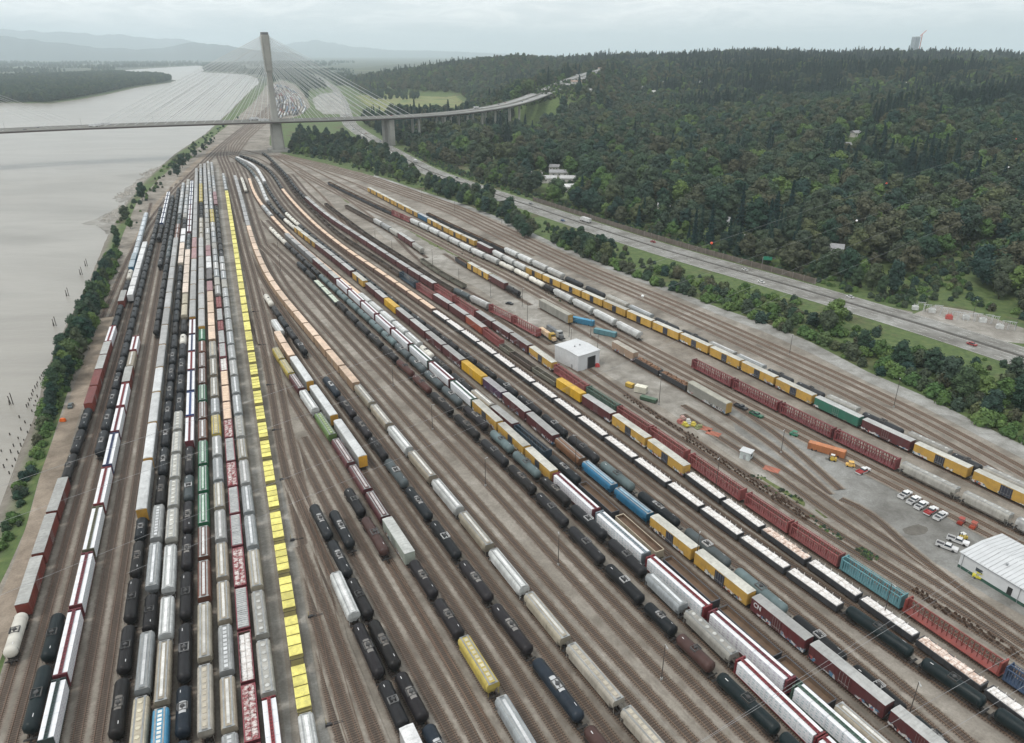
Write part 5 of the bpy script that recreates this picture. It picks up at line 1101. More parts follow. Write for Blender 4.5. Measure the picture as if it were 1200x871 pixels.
zn = {'bank': 'on the river bank', 'belt': 'between gravel road and highway', 'belt shrub': 'on the verge by highway', 'wood': 'of the wood behind highway'}
for z, L in zone_items.items():
    if z == 'wood':
        L.sort(key=lambda t: math.hypot(t[0], t[1])); rows = [L[i:i + 30] for i in range(0, len(L), 30)]
        for r_, row in enumerate(rows):
            row.sort(key=lambda t: t[0] / t[1])
            for k, (x, y, kd, vi, s, sxy) in enumerate(row):
                c = put_tree(kd, vi, x, y, s, rt.uniform(0, 6.28), f"{look[(kd, vi)]}, {ordinal(k + 1)} from the left in {ordinal(r_ + 1)} row of hillside wood", 'trees of the wood behind the highway', sxy); protos.setdefault((kd, vi), c)
    else:
        L.sort(key=lambda t: (t[1] if z == 'bank' else t[0] / t[1]))
        for k, (x, y, kd, vi, s, sxy) in enumerate(L):
            c = put_tree(kd, vi, x, y, s, rt.uniform(0, 6.28), f"{look[(kd, vi)]}, {ordinal(k + 1)} plant from {'the near end' if z == 'bank' else 'the left'} {zn[z]}", 'plants ' + zn[z], sxy)
            if kd != 'shrub': protos.setdefault((kd, vi), c)
def scatter(name, pts, plist, label, cat, wide=(1.3, 1.3, 1)):      # pts rows: x, y, z, scale, rotation, variant
    A = np.array(pts, float); me = bpy.data.meshes.new(name); me.vertices.add(len(A)); me.vertices.foreach_set('co', A[:, :3].ravel())
    for nm, ty, dat in (('tscale', 'FLOAT', A[:, 3]), ('trot', 'FLOAT', A[:, 4]), ('tvar', 'INT', A[:, 5].astype(np.int32))):
        at_ = me.attributes.new(nm, ty, 'POINT'); at_.data.foreach_set('value', np.ascontiguousarray(dat))
    me.update(); o = bare(name, me)
    ng = bpy.data.node_groups.new(name, 'GeometryNodeTree'); ng.interface.new_socket('Geometry', in_out='INPUT', socket_type='NodeSocketGeometry'); ng.interface.new_socket('Geometry', in_out='OUTPUT', socket_type='NodeSocketGeometry')
    nd = ng.nodes; gi = nd.new('NodeGroupInput'); go = nd.new('NodeGroupOutput'); ip = nd.new('GeometryNodeInstanceOnPoints'); g2 = nd.new('GeometryNodeGeometryToInstance')
    for p in reversed(plist):
        ob = nd.new('GeometryNodeObjectInfo'); ob.inputs['Object'].default_value = p; ob.inputs['As Instance'].default_value = True; ng.links.new(ob.outputs['Geometry'], g2.inputs[0])
    def na(nm, ty): a = nd.new('GeometryNodeInputNamedAttribute'); a.data_type = ty; a.inputs['Name'].default_value = nm; return a.outputs['Attribute']
    cb = nd.new('ShaderNodeCombineXYZ'); ng.links.new(na('trot', 'FLOAT'), cb.inputs[2])
    ng.links.new(gi.outputs[0], ip.inputs['Points']); ng.links.new(g2.outputs[0], ip.inputs['Instance']); ip.inputs['Pick Instance'].default_value = True
    ng.links.new(na('tvar', 'INT'), ip.inputs['Instance Index']); ng.links.new(cb.outputs[0], ip.inputs['Rotation']); sx = nd.new('ShaderNodeVectorMath'); sx.operation = 'MULTIPLY'; sx.inputs[1].default_value = wide; ng.links.new(na('tscale', 'FLOAT'), sx.inputs[0]); ng.links.new(sx.outputs[0], ip.inputs['Scale']); ng.links.new(ip.outputs[0], go.inputs[0])
    md = o.modifiers.new('scatter', 'NODES'); md.node_group = ng; tag(o, label, cat, kind='stuff'); return o
def rows_for(idx, conif): return [(GX[i], GY[i], z - .2, sc_[i], rt.uniform(0, 6.28), var_[i]) for i, z in zip(idx, TZ(GX[idx], GY[idx]))]
rows_b = rows_for(np.array(rest_b), 0); rows_c = rows_for(np.array(rest_c), 1)
# island and far river flats
ix = np.arange(-3400, -1100, 13.0); iy = np.arange(2000, 5200, 13.0); IX, IY = np.meshgrid(ix, iy); IX = IX.ravel() + rg.uniform(-6, 6, IX.size); IY = IY.ravel() + rg.uniform(-6, 6, IY.size)
k = inpoly(IX, IY, ISLAND) & (dpoly(IX, IY, ISLAND) > 22) & (vnoise(IX, IY, 160, 4) > .18 + .3 * sstep(IY, 3000, 4200)) & (600 + F * IX / (IY * .916 + 40) > -80); IX, IY = IX[k], IY[k]
rows_b += [(x, y, -.3, rg.uniform(.9, 1.35), rt.uniform(0, 6), int(rg.choice((0, 1, 5)))) for x, y in zip(IX, IY)]
n = 5200; fy = rg.uniform(5000, 11500, n); fxx = fy * rg.uniform(-.72, -.2, n); k = ~inpoly(fxx, fy, RIVER) & (vnoise(fxx, fy, 420, 8) > .5)
rows_b += [(x, y, -1, rg.uniform(.9, 1.6), rt.uniform(0, 6), 5) for x, y in zip(fxx[k], fy[k])]
# land beyond the ridge and right of the far yard
n = 4600; fy = rg.uniform(2300, 6400, n); fxx = fy * rg.uniform(-.43, -.12, n); k = ~inpoly(fxx, fy, RIVER) & (dpoly(fxx, fy, RIVER) > 60) & (hill_d(fxx, fy) < 250) & (np.abs(hill_d(fxx, fy)) > 26) & ~inpoly(fxx, fy, YARD) & ~inpoly(fxx, fy, CLEAR[3])
rows_b += [(x, y, -.3, rg.uniform(.6, 1), rt.uniform(0, 6), int(rg.choice((0, 1, 5)))) for x, y in zip(fxx[k], fy[k])]
for P, n in (([at(u, v) for u, v in [(334, 176), (350, 155), (405, 160), (458, 182), (492, 206), (489, 222), (440, 204), (390, 190)]], 700), ([at(u, v) for u, v in [(500, 212), (530, 222), (575, 236), (616, 258), (614, 270), (560, 248), (500, 229)]], 160), ([at(u, v) for u, v in [(120, 390), (150, 300), (172, 250), (225, 185), (240, 172), (234, 158), (205, 182), (168, 216), (142, 248), (124, 286), (104, 334)]], 0)):
    xs = [p[0] for p in P]; ys = [p[1] for p in P]; X_ = rg.uniform(min(xs), max(xs), n); Y_ = rg.uniform(min(ys), max(ys), n); k = inpoly(X_, Y_, P) & (np.abs(hill_d(X_, Y_)) > 20)
    rows_b += [(x, y, -.2, rg.uniform(.42, .74), rt.uniform(0, 6), int(rg.choice((0, 1, 5, 4)))) for x, y in zip(X_[k], Y_[k])]
scatter('broadleaf_forest', rows_b, [protos[('b', i)] for i in range(6)], 'dense broadleaf forest covering the hillside, island and flats', 'forest', (1.22, 1.22, 1.0))
scatter('conifer_forest', rows_c, [protos[('c', i)] for i in range(3)], 'dark conifers rising through the hillside forest', 'forest')
# undergrowth: bushes nobody could count
ux = []
PAD = [at(u, v) for u, v in [(1050, 368), (1062, 358), (1095, 352), (1140, 358), (1205, 378), (1215, 408), (1150, 404), (1100, 392)]]
def fill(P, n, lo=.4, hi=1.1):
    P = [p for p in P if p]; xs = [p[0] for p in P]; ys = [p[1] for p in P]; X_ = rg.uniform(min(xs), max(xs), n); Y_ = rg.uniform(min(ys), max(ys), n); k = inpoly(X_, Y_, P) & (np.abs(hill_d(X_, Y_)) > 17) & ~inpoly(X_, Y_, PAD); X_, Y_ = X_[k], Y_[k]
    for x, y, z in zip(X_, Y_, TZ(X_, Y_)): ux.append((x, y, z - .3, rg.uniform(lo, hi), rt.uniform(0, 6), int(rg.integers(0, 3))))
for wp in ([(637, 343), (650, 345), (680, 358), (676, 362), (655, 354)], [(880, 558), (890, 556), (945, 590), (938, 596), (905, 578)], [(950, 604), (990, 630), (984, 634), (944, 608)], [(1008, 640), (1030, 655), (1022, 660), (1003, 645)], [(470, 265), (480, 262), (560, 300), (590, 318), (570, 318), (500, 284)]): fill([at(u, v) for u, v in wp], 160, .06, .26)
fill(CLEAR[0], 1300); fill(CLEAR[1], 120); fill(CLEAR[4], 700)
fill([at(u, v) for u, v in [(332, 178), (350, 155), (405, 160), (460, 182), (500, 212), (570, 236), (640, 262), (720, 290), (800, 318), (900, 345), (1000, 375), (1100, 405), (1210, 440), (1230, 520), (1190, 512), (1080, 456), (1010, 428), (950, 398), (880, 370), (820, 348), (760, 322), (700, 300), (640, 275), (580, 250), (500, 224), (430, 202), (380, 188)]], 11000, .3, 1.0)
fill([tuple(p) for p in HW.offset(18).P[12:330]] + [tuple(p) for p in HW.offset(38).P[12:330][::-1]], 22000, .3, .9)
fill([at(u, v, z) for u, v, z in [(598, 128, 20), (655, 108, 50), (690, 96, 70), (700, 108, 60), (650, 128, 30), (610, 142, 10)]], 1200, .5, 1.3)
fill([at(u, v) for u, v in [(-20, 655), (4, 592), (26, 532), (44, 488), (56, 440), (79, 385), (107, 332), (126, 285), (144, 247), (170, 214), (209, 180), (244, 157), (262, 146), (250, 168), (226, 186), (204, 206), (176, 236), (155, 275), (139, 318), (117, 372), (94, 425), (75, 480), (61, 520), (45, 560), (29, 620), (9, 665)]], 3600, .3, .95)
UP = [bare('undergrowth_bush', m_, loc=(*at(u, v), -.3)) for m_, (u, v) in zip(SH, ((60, 486), (842, 354), (1120, 462)))]
for k, o in enumerate(UP): tag(o, f"{('dark green', 'low bright', 'olive')[k]} bush standing in the undergrowth {('by the river', 'below the highway', 'beside gravel road at right')[k]}", 'bush', 'bushes in the undergrowth')
scatter('undergrowth', ux, UP, 'bushy undergrowth on the river bank, verges and clearings', 'undergrowth', (1, 1, 1))
print('forest', len(rows_b), len(rows_c), 'single', sum(len(z) for z in zone_items.values()))
# --- houses in the wood
for k, (x, y, kd) in enumerate(sorted(HOUSES, key=lambda h: h[0] / h[1])):
    z = float(TZ(x, y)); w, d, h = [(11, 9, 5), (9, 8, 7), (22, 12, 5), (12, 9, 4.5)][kd]; r = bare('house', None, loc=(x, y, z), rz=rt.uniform(-.5, .5))
    wc = ((.55, .52, .47), (.6, .6, .6), (.5, .48, .46), (.62, .6, .56))[kd]; rc = ((.30, .21, .17), (.27, .27, .28), (.56, .56, .55), (.42, .42, .42))[(kd + k) % 4]
    wl_ = MB(); wl_.box((0, 0, h / 2 - 1), (w, d, h + 2)); bare('wall', wl_.mesh('wall', [flat(f'house_wall_{kd}', wc, .8)]), r)
    rf_ = MB(); rf_.extrude_x([(-d / 2 - .5, h), (d / 2 + .5, h), (0, h + 2.6)], -w / 2 - .5, w / 2 + .5); rf_o = bare('roof', rf_.mesh('roof', [flat(f'house_roof_{(kd + k) % 4}', rc, .7)]), r)
    for sx in (-.3, 0, .3):
        wn = MB(); wn.box((sx * w, -d / 2 - .03, h * .55), (1.5, .08, 1.4)); bare('window', wn.mesh('window', [flat('window_glass', (.03, .04, .05), .2)]), r)
    tag(r, f"{('brown-roofed', 'dark-roofed', 'white-roofed', 'grey-roofed')[(kd + k) % 4]} house, {ordinal(k + 1)} from the left among the hillside trees", 'house', 'houses among the trees')
# ------------------------------------------------------------------ bridge
CONC = flat('bridge_concrete', (.33, .32, .295), .8, var=.15, scale=.08); CONC2 = flat('deck_asphalt', (.27, .27, .265), .9, var=.2, scale=.05); GIRD = flat('girder_steel', (.12, .085, .08), .7, var=.2); CABW = flat('cable_sheath', (.62, .63, .63), .5, var=.05)
D3 = np.array([(*at(u, v, z), z) for u, v, z in DECKPX]); sd = np.r_[0, np.cumsum(np.hypot(*np.diff(D3[:, :2], axis=0).T))]
d0 = (D3[0] - D3[1]) / sd[1]; D3 = np.vstack([D3[0] + d0 * 420, D3]); sd = np.r_[0, np.cumsum(np.hypot(*np.diff(D3[:, :2], axis=0).T))]
qs = np.arange(0, sd[-1], 12.0); DP = np.c_[[np.interp(qs, sd, D3[:, k]) for k in range(3)]].T
k_ = np.exp(-.5 * (np.arange(-10, 11) / 4.5) ** 2); k_ /= k_.sum()
DP = np.c_[[np.convolve(np.r_[2 * DP[0, k] - DP[10:0:-1, k], DP[:, k], 2 * DP[-1, k] - DP[-2:-12:-1, k]], k_, 'valid') for k in range(3)]].T
tang = np.gradient(DP[:, :2], axis=0); tang /= np.linalg.norm(tang, axis=1)[:, None]; nor = np.c_[tang[:, 1], -tang[:, 0]]      # to the camera side
def sweep(sec, mats_idx=None, i0=0, i1=None):
    mb = MB(); i1 = i1 or len(DP); n = len(sec); vs = []
    for i in range(i0, i1): vs += [(DP[i, 0] + nor[i, 0] * o, DP[i, 1] + nor[i, 1] * o, DP[i, 2] + z) for o, z in sec]
    m = i1 - i0; fs = [(a * n + k, a * n + (k + 1) % n, (a + 1) * n + (k + 1) % n, (a + 1) * n + k) for a in range(m - 1) for k in range(n)] + [tuple(range(n)), tuple(range((m - 1) * n, m * n))[::-1]]
    return mb.add(vs, fs)
du = np.array([proj(*p)[0] for p in DP]); it = int(np.argmin(np.abs(du - 318.5))); TW = DP[it]
br = bare('cable_stayed_bridge', None, loc=(TW[0], TW[1], 0)); tag(br, 'long cable-stayed highway bridge with one concrete tower crossing river and yard', 'bridge')
def brpart(name, mb, mat, smooth=False): o = bare(name, mb.mesh(name, [mat], smooth), br); o.location = (-TW[0], -TW[1], 0); return o
ie = len(DP)
for s in (-1, 1):
    brpart('girder', sweep([(s * 19, -.5), (s * 19, -1.7), (s * 17.5, -2.4), (s * 6, -2.4), (s * 4, -1.7), (s * 4, -.5)]), GIRD)
    brpart('road_deck', sweep([(s * 20.2, 0), (s * 20.2, -.5), (s * 2.6, -.5), (s * 2.6, 0)]), CONC2)
    for o in (20.1, 2.8): brpart('parapet', sweep([(s * o + .2, .02), (s * o + .2, 1.1), (s * o - .2, 1.1), (s * o - .2, .02)]), CONC)
def prism(sections, mat, name, parent_off=None):      # (cx, cy, z, half along, half across) on the tower axis
    mb = MB(); vs = []; ta, na_ = tang[it], nor[it]
    for (z, a, b, c) in sections:
        for sa, sb in ((-1, -1), (-1, -.35), (-.6, .0 - 1), (.6, -1)) if False else ((-1, -.7), (-.75, -1), (.75, -1), (1, -.7), (1, .7), (.75, 1), (-.75, 1), (-1, .7)):
            p = TW[:2] + ta * sa * a + na_ * (sb * b); vs.append((p[0], p[1], z))
    n = 8; fs = [(i * n + k, i * n + (k + 1) % n, (i + 1) * n + (k + 1) % n, (i + 1) * n + k) for i in range(len(sections) - 1) for k in range(n)] + [tuple(range(n))[::-1], tuple(range((len(sections) - 1) * n, len(sections) * n))]
    mb.add(vs, fs); return brpart(name, mb, mat)
prism([(-3, 8.5, 9.5, 0), (38, 7.2, 8, 0)], CONC, 'pier'); prism([(-3, 14, 15, 0), (3.5, 14, 15, 0)], CONC, 'pile_cap')
prism([(38, 5.0, 5.6, 0), (60, 4.3, 4.8, 0), (105, 3.3, 3.9, 0), (108, 4.3, 5.2, 0), (150, 5.2, 6.2, 0), (152.5, 5.2, 6.2, 0)], CONC, 'tower')
prism([(152.5, 4.6, 5.4, 0), (155.5, 4.6, 5.4, 0)], flat('tower_cap_steel', (.12, .12, .12), .6), 'tower_cap')
sdec = np.r_[0, np.cumsum(np.hypot(*np.diff(DP[:, :2], axis=0).T))]
def deckpt(s, off): i = int(np.clip(np.searchsorted(sdec, s), 0, len(DP) - 1)); return np.array((DP[i, 0] + nor[i, 0] * off, DP[i, 1] + nor[i, 1] * off, DP[i, 2] + .5))
anch = MB()
for k in range(24):
    for s in (-1, 1):
        for sg in (-1, 1):
            za = 106 + 44 * k / 23; dl = (20 + (208 if sg < 0 else 176) * k / 23) * sg
            a = np.array((*(TW[:2] + nor[it] * s * (5.0 + 1.2 * k / 23) + tang[it] * sg * (3.9 + 1.2 * k / 23)), za)); b = deckpt(sdec[it] + dl, s * 19.6)
            mb = MB(); mb.cyl(a, b, .24, n=5, caps=False); brpart('stay_cable', mb, CABW)
            anch.box((a[0], a[1], a[2] - .3), (1.5, 1.5, .9))
brpart('cable_anchors', anch, CONC)
s2 = sdec[it] - 470; i2 = int(np.searchsorted(sdec, max(s2, 5))); mb = MB()
for k in (19, 21, 23):
    for s in (-1, 1):
        a = np.array((*(DP[i2, :2] + nor[i2] * s * 5 + tang[i2] * 4), 106 + 44 * k / 23)); mb.cyl(a, deckpt(sdec[it] - 470 + 20 + 208 * k / 23, s * 19.6), .13, n=5, caps=False)
tag(brpart('far_stay_cables', mb, CABW), kind='stuff')
for u, v, w in ((452, 163, 8), (487, 161, 3.5), (513, 158, 3.5), (557, 143, 3.2), (574, 138, 3.2), (590, 136, 3.0), (603, 134, 3.0), (540, 146, 3.2), (523, 150, 3.2)):
    x, y = at(u, v); x2 = np.hypot(*(DP[:, :2] - (x, y)).T); i = int(np.argmin(np.abs(600 + F * DP[:, 0] / (DP[:, 1] * math.cos(PITCH) - (DP[:, 2] - CH) * math.sin(PITCH)) - u)))
    h = math.atan2(tang[i, 1], tang[i, 0]); 
    for s in (-1, 1):
        mb = MB(); px_, py_ = DP[i, :2] + nor[i] * s * 10; mb.box((px_, py_, (DP[i, 2] - 2.4 - 4) / 2), (w * (1 if w > 5 else .8), 9 if w > 5 else 3, DP[i, 2] - 2.4 + 4), rot=h); brpart('pier', mb, CONC)
    mb = MB(); mb.box((DP[i, 0], DP[i, 1], DP[i, 2] - 3.3), (w * .8, 30, 1.6), rot=h); brpart('pier_cap', mb, CONC)
for q in range(6, len(DP) - 4, 7):
    for s in (1,):
        p = DP[q]; mb = MB(); x, y = p[:2] + nor[q] * 20 * s; mb.cyl((x, y, p[2]), (x, y, p[2] + 12), .16, .09, n=5); e = p[:2] + nor[q] * 16.5; mb.cyl((x, y, p[2] + 12), (e[0], e[1], p[2] + 12.6), .08, n=4); brpart('lamp_post', mb, flat('lamp_steel', (.3, .3, .3), .5))
# ------------------------------------------------------------------ vehicles
TYRE = flat('tyre_rubber', (.02, .02, .02), .9); GLASS = flat('vehicle_glass', (.03, .04, .05), .15)
def wheels_mb(L, W, r=.36, xs=None):
    m = MB()
    for x in xs or (-L * .31, L * .31):
        for y in (-1, 1): m.cyl((x, y * (W / 2 - .22), r), (x, y * (W / 2 + .02), r), r, n=10)
    return m
_veh = {}
def vehicle(kind, col, x, y, z, rz, label, cat, group):
    key = (kind, col)
    if key not in _veh:
        P = []; pm = paint(col, .3, tag='vehicle_paint', grime=.15, streak=False)
        if kind == 'car':
            b = MB(); b.box((0, 0, .62), (4.5, 1.8, .6), taper=(.97, .94)); c = MB(); c.box((-.15, 0, 1.18), (2.5, 1.62, .56), taper=(.72, .85)); t = MB(); t.box((-.15, 0, 1.47), (1.75, 1.34, .05))
            P = [('body', b, pm), ('window', c, GLASS), ('roof', t, pm), ('wheel', wheels_mb(4.5, 1.8, .33), TYRE)]
        elif kind == 'pickup_truck':
            b = MB(); b.box((1.9, 0, .85), (1.9, 1.95, .65), taper=(.95, .92)); b.box((0, 0, .6), (5.7, 1.9, .4)); c = MB(); c.box((.25, 0, 1.4), (2.0, 1.8, .62), taper=(.74, .86)); t = MB(); t.box((.25, 0, 1.73), (1.4, 1.52, .06))
            lo = MB(); lo.box((.25, 0, .95), (2.0, 1.95, .4))
            bd = MB()
            for yy in (-.92, .92): bd.box((-1.85, yy, 1.0), (2.0, .1, .5))
            bd.box((-2.8, 0, 1.0), (.1, 1.94, .5)); ln = MB(); ln.box((-1.85, 0, .83), (1.9, 1.74, .06))
            red = col[0] > .3 and col[1] < .1; pw = paint((.66, .66, .66), .3, tag='vehicle_paint', grime=.15, streak=False) if red else pm
            P = [('body', b, pw), ('door_panel', lo, pm), ('window', c, GLASS), ('roof', t, pw), ('cargo_bed', bd, pm), ('bed_liner', ln, flat('bed_liner_red', (.25, .03, .03), .8) if red else flat('bed_liner', (.05, .05, .055), .8)), ('wheel', wheels_mb(5.7, 1.95, .4), TYRE)]
        elif kind == 'lorry':
            b = MB(); b.box((5.6, 0, 1.9), (2.2, 2.4, 2.6), taper=(.85, .95)); t = MB(); t.box((-1.2, 0, 2.5), (11.0, 2.5, 2.8)); w = MB(); w.box((6.62, 0, 2.4), (.12, 2.1, .9))
            P = [('cab', b, pm), ('window', w, GLASS), ('trailer', t, paint((.6, .6, .6), .4, tag='trailer_paint', grime=.3)), ('wheel', wheels_mb(14, 2.5, .5, (-5.6, -4.3, 1.8, 3.1, 5.7)), TYRE)]
        elif kind == 'utility_cart':
            b = MB(); b.box((0, 0, .6), (2.9, 1.5, .5)); b.box((-.85, 0, .95), (1.1, 1.45, .3)); t = MB(); t.box((.2, 0, 1.95), (1.7, 1.5, .1)); c = MB()
            for sx in (-.55, .95):
                for sy in (-.68, .68): c.cyl((sx, sy, .8), (sx, sy, 1.95), .04, n=5)
            P = [('body', b, pm), ('roof', t, pm), ('window', c, TYRE), ('wheel', wheels_mb(2.9, 1.5, .34), TYRE)]
        elif kind == 'forklift':
            b = MB(); b.box((-.3, 0, .85), (2.2, 1.4, 1.0), taper=(.9, .95)); t = MB(); t.box((0, 0, 2.3), (1.3, 1.2, .1)); c = MB()
            for sx in (-.6, .55):
                for sy in (-.55, .55): c.cyl((sx, sy, 1.3), (sx, sy, 2.3), .05, n=5)
            f = MB(); f.box((1.1, .4, 1.6), (.12, .12, 2.8)); f.box((1.1, -.4, 1.6), (.12, .12, 2.8)); f.box((1.7, .4, .25), (1.2, .14, .07)); f.box((1.7, -.4, .25), (1.2, .14, .07))
            P = [('body', b, pm), ('roof', t, flat('cart_roof', (.6, .6, .58), .5)), ('overhead_guard', c, TYRE), ('mast', f, TYRE), ('wheel', wheels_mb(2.6, 1.4, .36), TYRE)]
        _veh[key] = [(n, m.mesh(n, [mt])) for n, m, mt in P]
    r = bare(kind, None, loc=(x, y, z), rz=rz)
    for n, me in _veh[key]: bare(n, me, r)
    return tag(r, label, cat, group)
apr = at(1079, 593); pdir = math.atan2(*(np.array(at(1100, 585)) - np.array(at(1060, 600)))[::-1])
for k, (u, v, c, w) in enumerate(((1060, 582, (.66, .66, .66), 'white pickup, leftmost of the row of five on the asphalt'), (1070, 588.5, (.66, .66, .66), 'white pickup, second from left of the row of five on asphalt'), (1079, 594.5, (.66, .66, .66), 'white pickup in the middle of the row of five'), (1090.5, 601, (.40, .04, .04), 'red pickup with white cab in the row of five'), (1101.5, 607, (.66, .66, .66), 'white pickup at the right end of the row of five'))):
    x, y = at(u, v); vehicle('pickup_truck', c, x, y, .05, math.radians(34), w, 'pickup truck', 'pickups parked in a row')
for u, v, a, c, k, w in ((1109, 643, -42, (.66, .66, .66), 'pickup_truck', 'white pickup nearest the corner of the long metal building'), (1122, 636, -42, (.66, .66, .66), 'pickup_truck', 'white pickup close behind another beside the metal building'), (1011, 554, 30, (.40, .05, .05), 'pickup_truck', 'red and white pickup standing alone right of the orange trailer'),
                      (886, 488, -55, (.03, .12, .07), 'pickup_truck', 'green pickup with loaded bed left of the parked trailer'), (868, 479, -55, (.04, .04, .045), 'pickup_truck', 'black pickup behind the end of the tan autorack'), (930, 511, -40, (.02, .16, .09), 'utility_cart', 'small green cart in the middle of the apron'),
                      (1125.5, 614, 40, (.30, .04, .025), 'utility_cart', 'red utility cart, left of the two by the building'), (1140, 619, 40, (.34, .06, .03), 'utility_cart', 'orange red utility cart, right of the two by the building'), (1127, 633, 200, (.6, .42, .03), 'forklift', 'yellow forklift parked behind the two white pickups'), (975, 540, 150, (.55, .38, .05), 'forklift', 'yellow forklift at the near end of the orange trailer'), (996, 547, -20, (.6, .36, .08), 'utility_cart', 'orange yellow cart between trailer and red pickup'), (1146, 678, -35, (.55, .5, .05), 'utility_cart', 'yellow cart by the door of the long metal building'),
                      (83, 477, 113, (.14, .17, .17), 'car', 'grey green car on the dirt road by the river'), (597, 357, -30, (.03, .03, .03), 'car', 'small dark car on the gravel lane near red boxcar')):
    x, y = at(u, v); vehicle(k, c, x, y, .06, math.radians(a), w, 'car' if k == 'car' else 'forklift' if k == 'forklift' else 'utility cart' if k == 'utility_cart' else 'pickup truck', 'service vehicles in the yard')
cc = [(.6, .6, .6), (.05, .05, .055), (.3, .31, .32), (.35, .05, .05), (.06, .1, .22), (.68, .68, .66)]; cw = ['white', 'black', 'grey', 'red', 'blue', 'pale']
rv = random.Random(9); hs = [proj(p[0], p[1], 0)[1] for p in HW.P]
for k, (v, o, kd) in enumerate(((262, 6, 'lorry'), (286, 8.5, 'car'), (258, -9, 'car'), (240, 5, 'car'), (222, -6, 'car'), (210, 9, 'car'), (197, -8, 'car'), (191, 4, 'lorry'), (186, -5, 'car'), (182, -10, 'lorry'), (176, 5, 'car'), (170, -6, 'car'), (166, 8, 'car'), (161, -9, 'lorry'), (157, 6, 'car'), (152, -6, 'car'), (148, 8, 'car'), (136, -5, 'car'), (128, 6, 'lorry'), (120, -7, 'car'), (115, 6, 'car'), (110, -9, 'lorry'), (330, -9, 'car'), (352, 10, 'car'), (318, 5, 'car'), (402, -6, 'car'))):
    i = int(np.argmin(np.abs(np.array(hs) - v))); t = HW.P[min(i + 1, len(HW.P) - 1)] - HW.P[i - 1]; t /= np.linalg.norm(t); p = HW.P[i] + np.array((t[1], -t[0])) * o; ci = rv.randrange(6) if kd == 'car' else 0
    vehicle(kd, cc[ci], p[0], p[1], .13, math.atan2(t[1], t[0]) + (math.pi if o < 0 else 0), f"{cw[ci]} {kd} on the highway, {ordinal(k + 1)} of its traffic", kd, 'traffic on the highway')
for k in range(46):
    i = rv.randrange(20, len(DP) - 6); o = rv.choice((-17, -12, -7, 7, 12, 16)); kd = 'lorry' if rv.random() < .25 else 'car'; p = DP[i, :2] + nor[i] * o + tang[i] * rv.uniform(0, 10); ci = rv.randrange(6) if kd == 'car' else 0
    vehicle(kd, cc[ci], p[0], p[1], DP[i, 2] + .03, math.atan2(tang[i, 1], tang[i, 0]) + (math.pi if o < 0 else 0), f"{cw[ci]} {kd} crossing the bridge, {ordinal(k + 1)} of its traffic", kd, 'traffic on the bridge')
# ------------------------------------------------------------------ yard buildings
WALLW = flat('white_cladding', (.56, .57, .58), .6, var=.08, scale=.3); ROOFW = flat('white_roof_sheet', (.55, .56, .57), .5, var=.08, scale=.2); DARKIN = flat('dark_interior', (.02, .02, .02), .9)
def quad_building(name, P, h, label, rise=0.0):      # P: four ground corners, counter-clockwise from above
    P = [np.array(p) for p in P]; c = sum(P) / 4; r = bare(name, None, loc=(c[0], c[1], 0)); L = [p - c for p in P]
    w = MB(); w.add([(*p, 0) for p in L] + [(*p, h) for p in L], [(k, (k + 1) % 4, 4 + (k + 1) % 4, 4 + k) for k in range(4)]); bare('wall', w.mesh('wall', [WALLW]), r); return r, L
# big white shed
A, B_c, C_c = np.array(at(677, 436)), np.array(at(650, 422)), np.array(at(702, 428)); sh_h = 7.6
Dc = B_c + (C_c - A); r, L = quad_building('shed', [B_c, A, C_c, Dc], sh_h, '')
tag(r, 'white metal shed with a tall open doorway beside the rust red flatcars', 'shed')
rfm = MB(); q = [p * 1.03 for p in L]; m1 = (q[0] + q[1]) / 2; m2 = (q[2] + q[3]) / 2
rfm.add([(*q[0], sh_h), (*m1, sh_h + .55), (*q[1], sh_h), (*q[2], sh_h), (*m2, sh_h + .55), (*q[3], sh_h), (*q[0], sh_h - .25), (*q[1], sh_h - .25), (*q[2], sh_h - .25), (*q[3], sh_h - .25)], [(0, 1, 4, 5), (1, 2, 3, 4), (6, 7, 2, 1, 0), (7, 8, 3, 2), (8, 9, 5, 4, 3), (9, 6, 0, 5), (9, 8, 7, 6)]); bare('roof', rfm.mesh('roof', [ROOFW]), r)
e = L[2] - L[1]; en = e / np.linalg.norm(e); on = np.array((en[1], -en[0])); a_ = math.atan2(en[1], en[0])
for f0, w_, h_ in ((.62, .36, 5.6),):
    p = L[1] + e * f0 + on * .04; mb = MB(); mb.box((p[0], p[1], h_ / 2), (np.linalg.norm(e) * w_, .1, h_), rot=a_); bare('doorway', mb.mesh('doorway', [DARKIN]), r)
    fr = MB()
    for s in (-1, 1): pp = p + en * s * np.linalg.norm(e) * w_ / 2 + on * .06; fr.box((pp[0], pp[1], h_ / 2), (.25, .2, h_), rot=a_)
    bare('door_frame', fr.mesh('door_frame', [flat('door_frame_steel', (.25, .25, .26), .5)]), r)
e2 = L[1] - L[0]; ribs = MB(); a2 = math.atan2(e2[1], e2[0]); o2 = np.array((e2[1], -e2[0])) / np.linalg.norm(e2)
for k in range(14): p = L[0] + e2 * (k + .5) / 14 + o2 * .05; ribs.box((p[0], p[1], sh_h / 2), (.12, .1, sh_h - .3), rot=a2)
bare('wall_ribs', ribs.mesh('wall_ribs', [WALLW]), r)
for f in (.3, .7): mb = MB(); p = (L[0] + L[1] + L[2] + L[3]) / 4 + (L[2] - L[1]) * (f - .5) * .6; mb.cyl((p[0], p[1], sh_h + .2), (p[0], p[1], sh_h + 1.1), .3, n=8); mb.cyl((p[0], p[1], sh_h + 1.1), (p[0], p[1], sh_h + 1.25), .45, .1, n=8); bare('roof_vent', mb.mesh('roof_vent', [flat('vent_metal', (.32, .33, .34), .5)]), r)
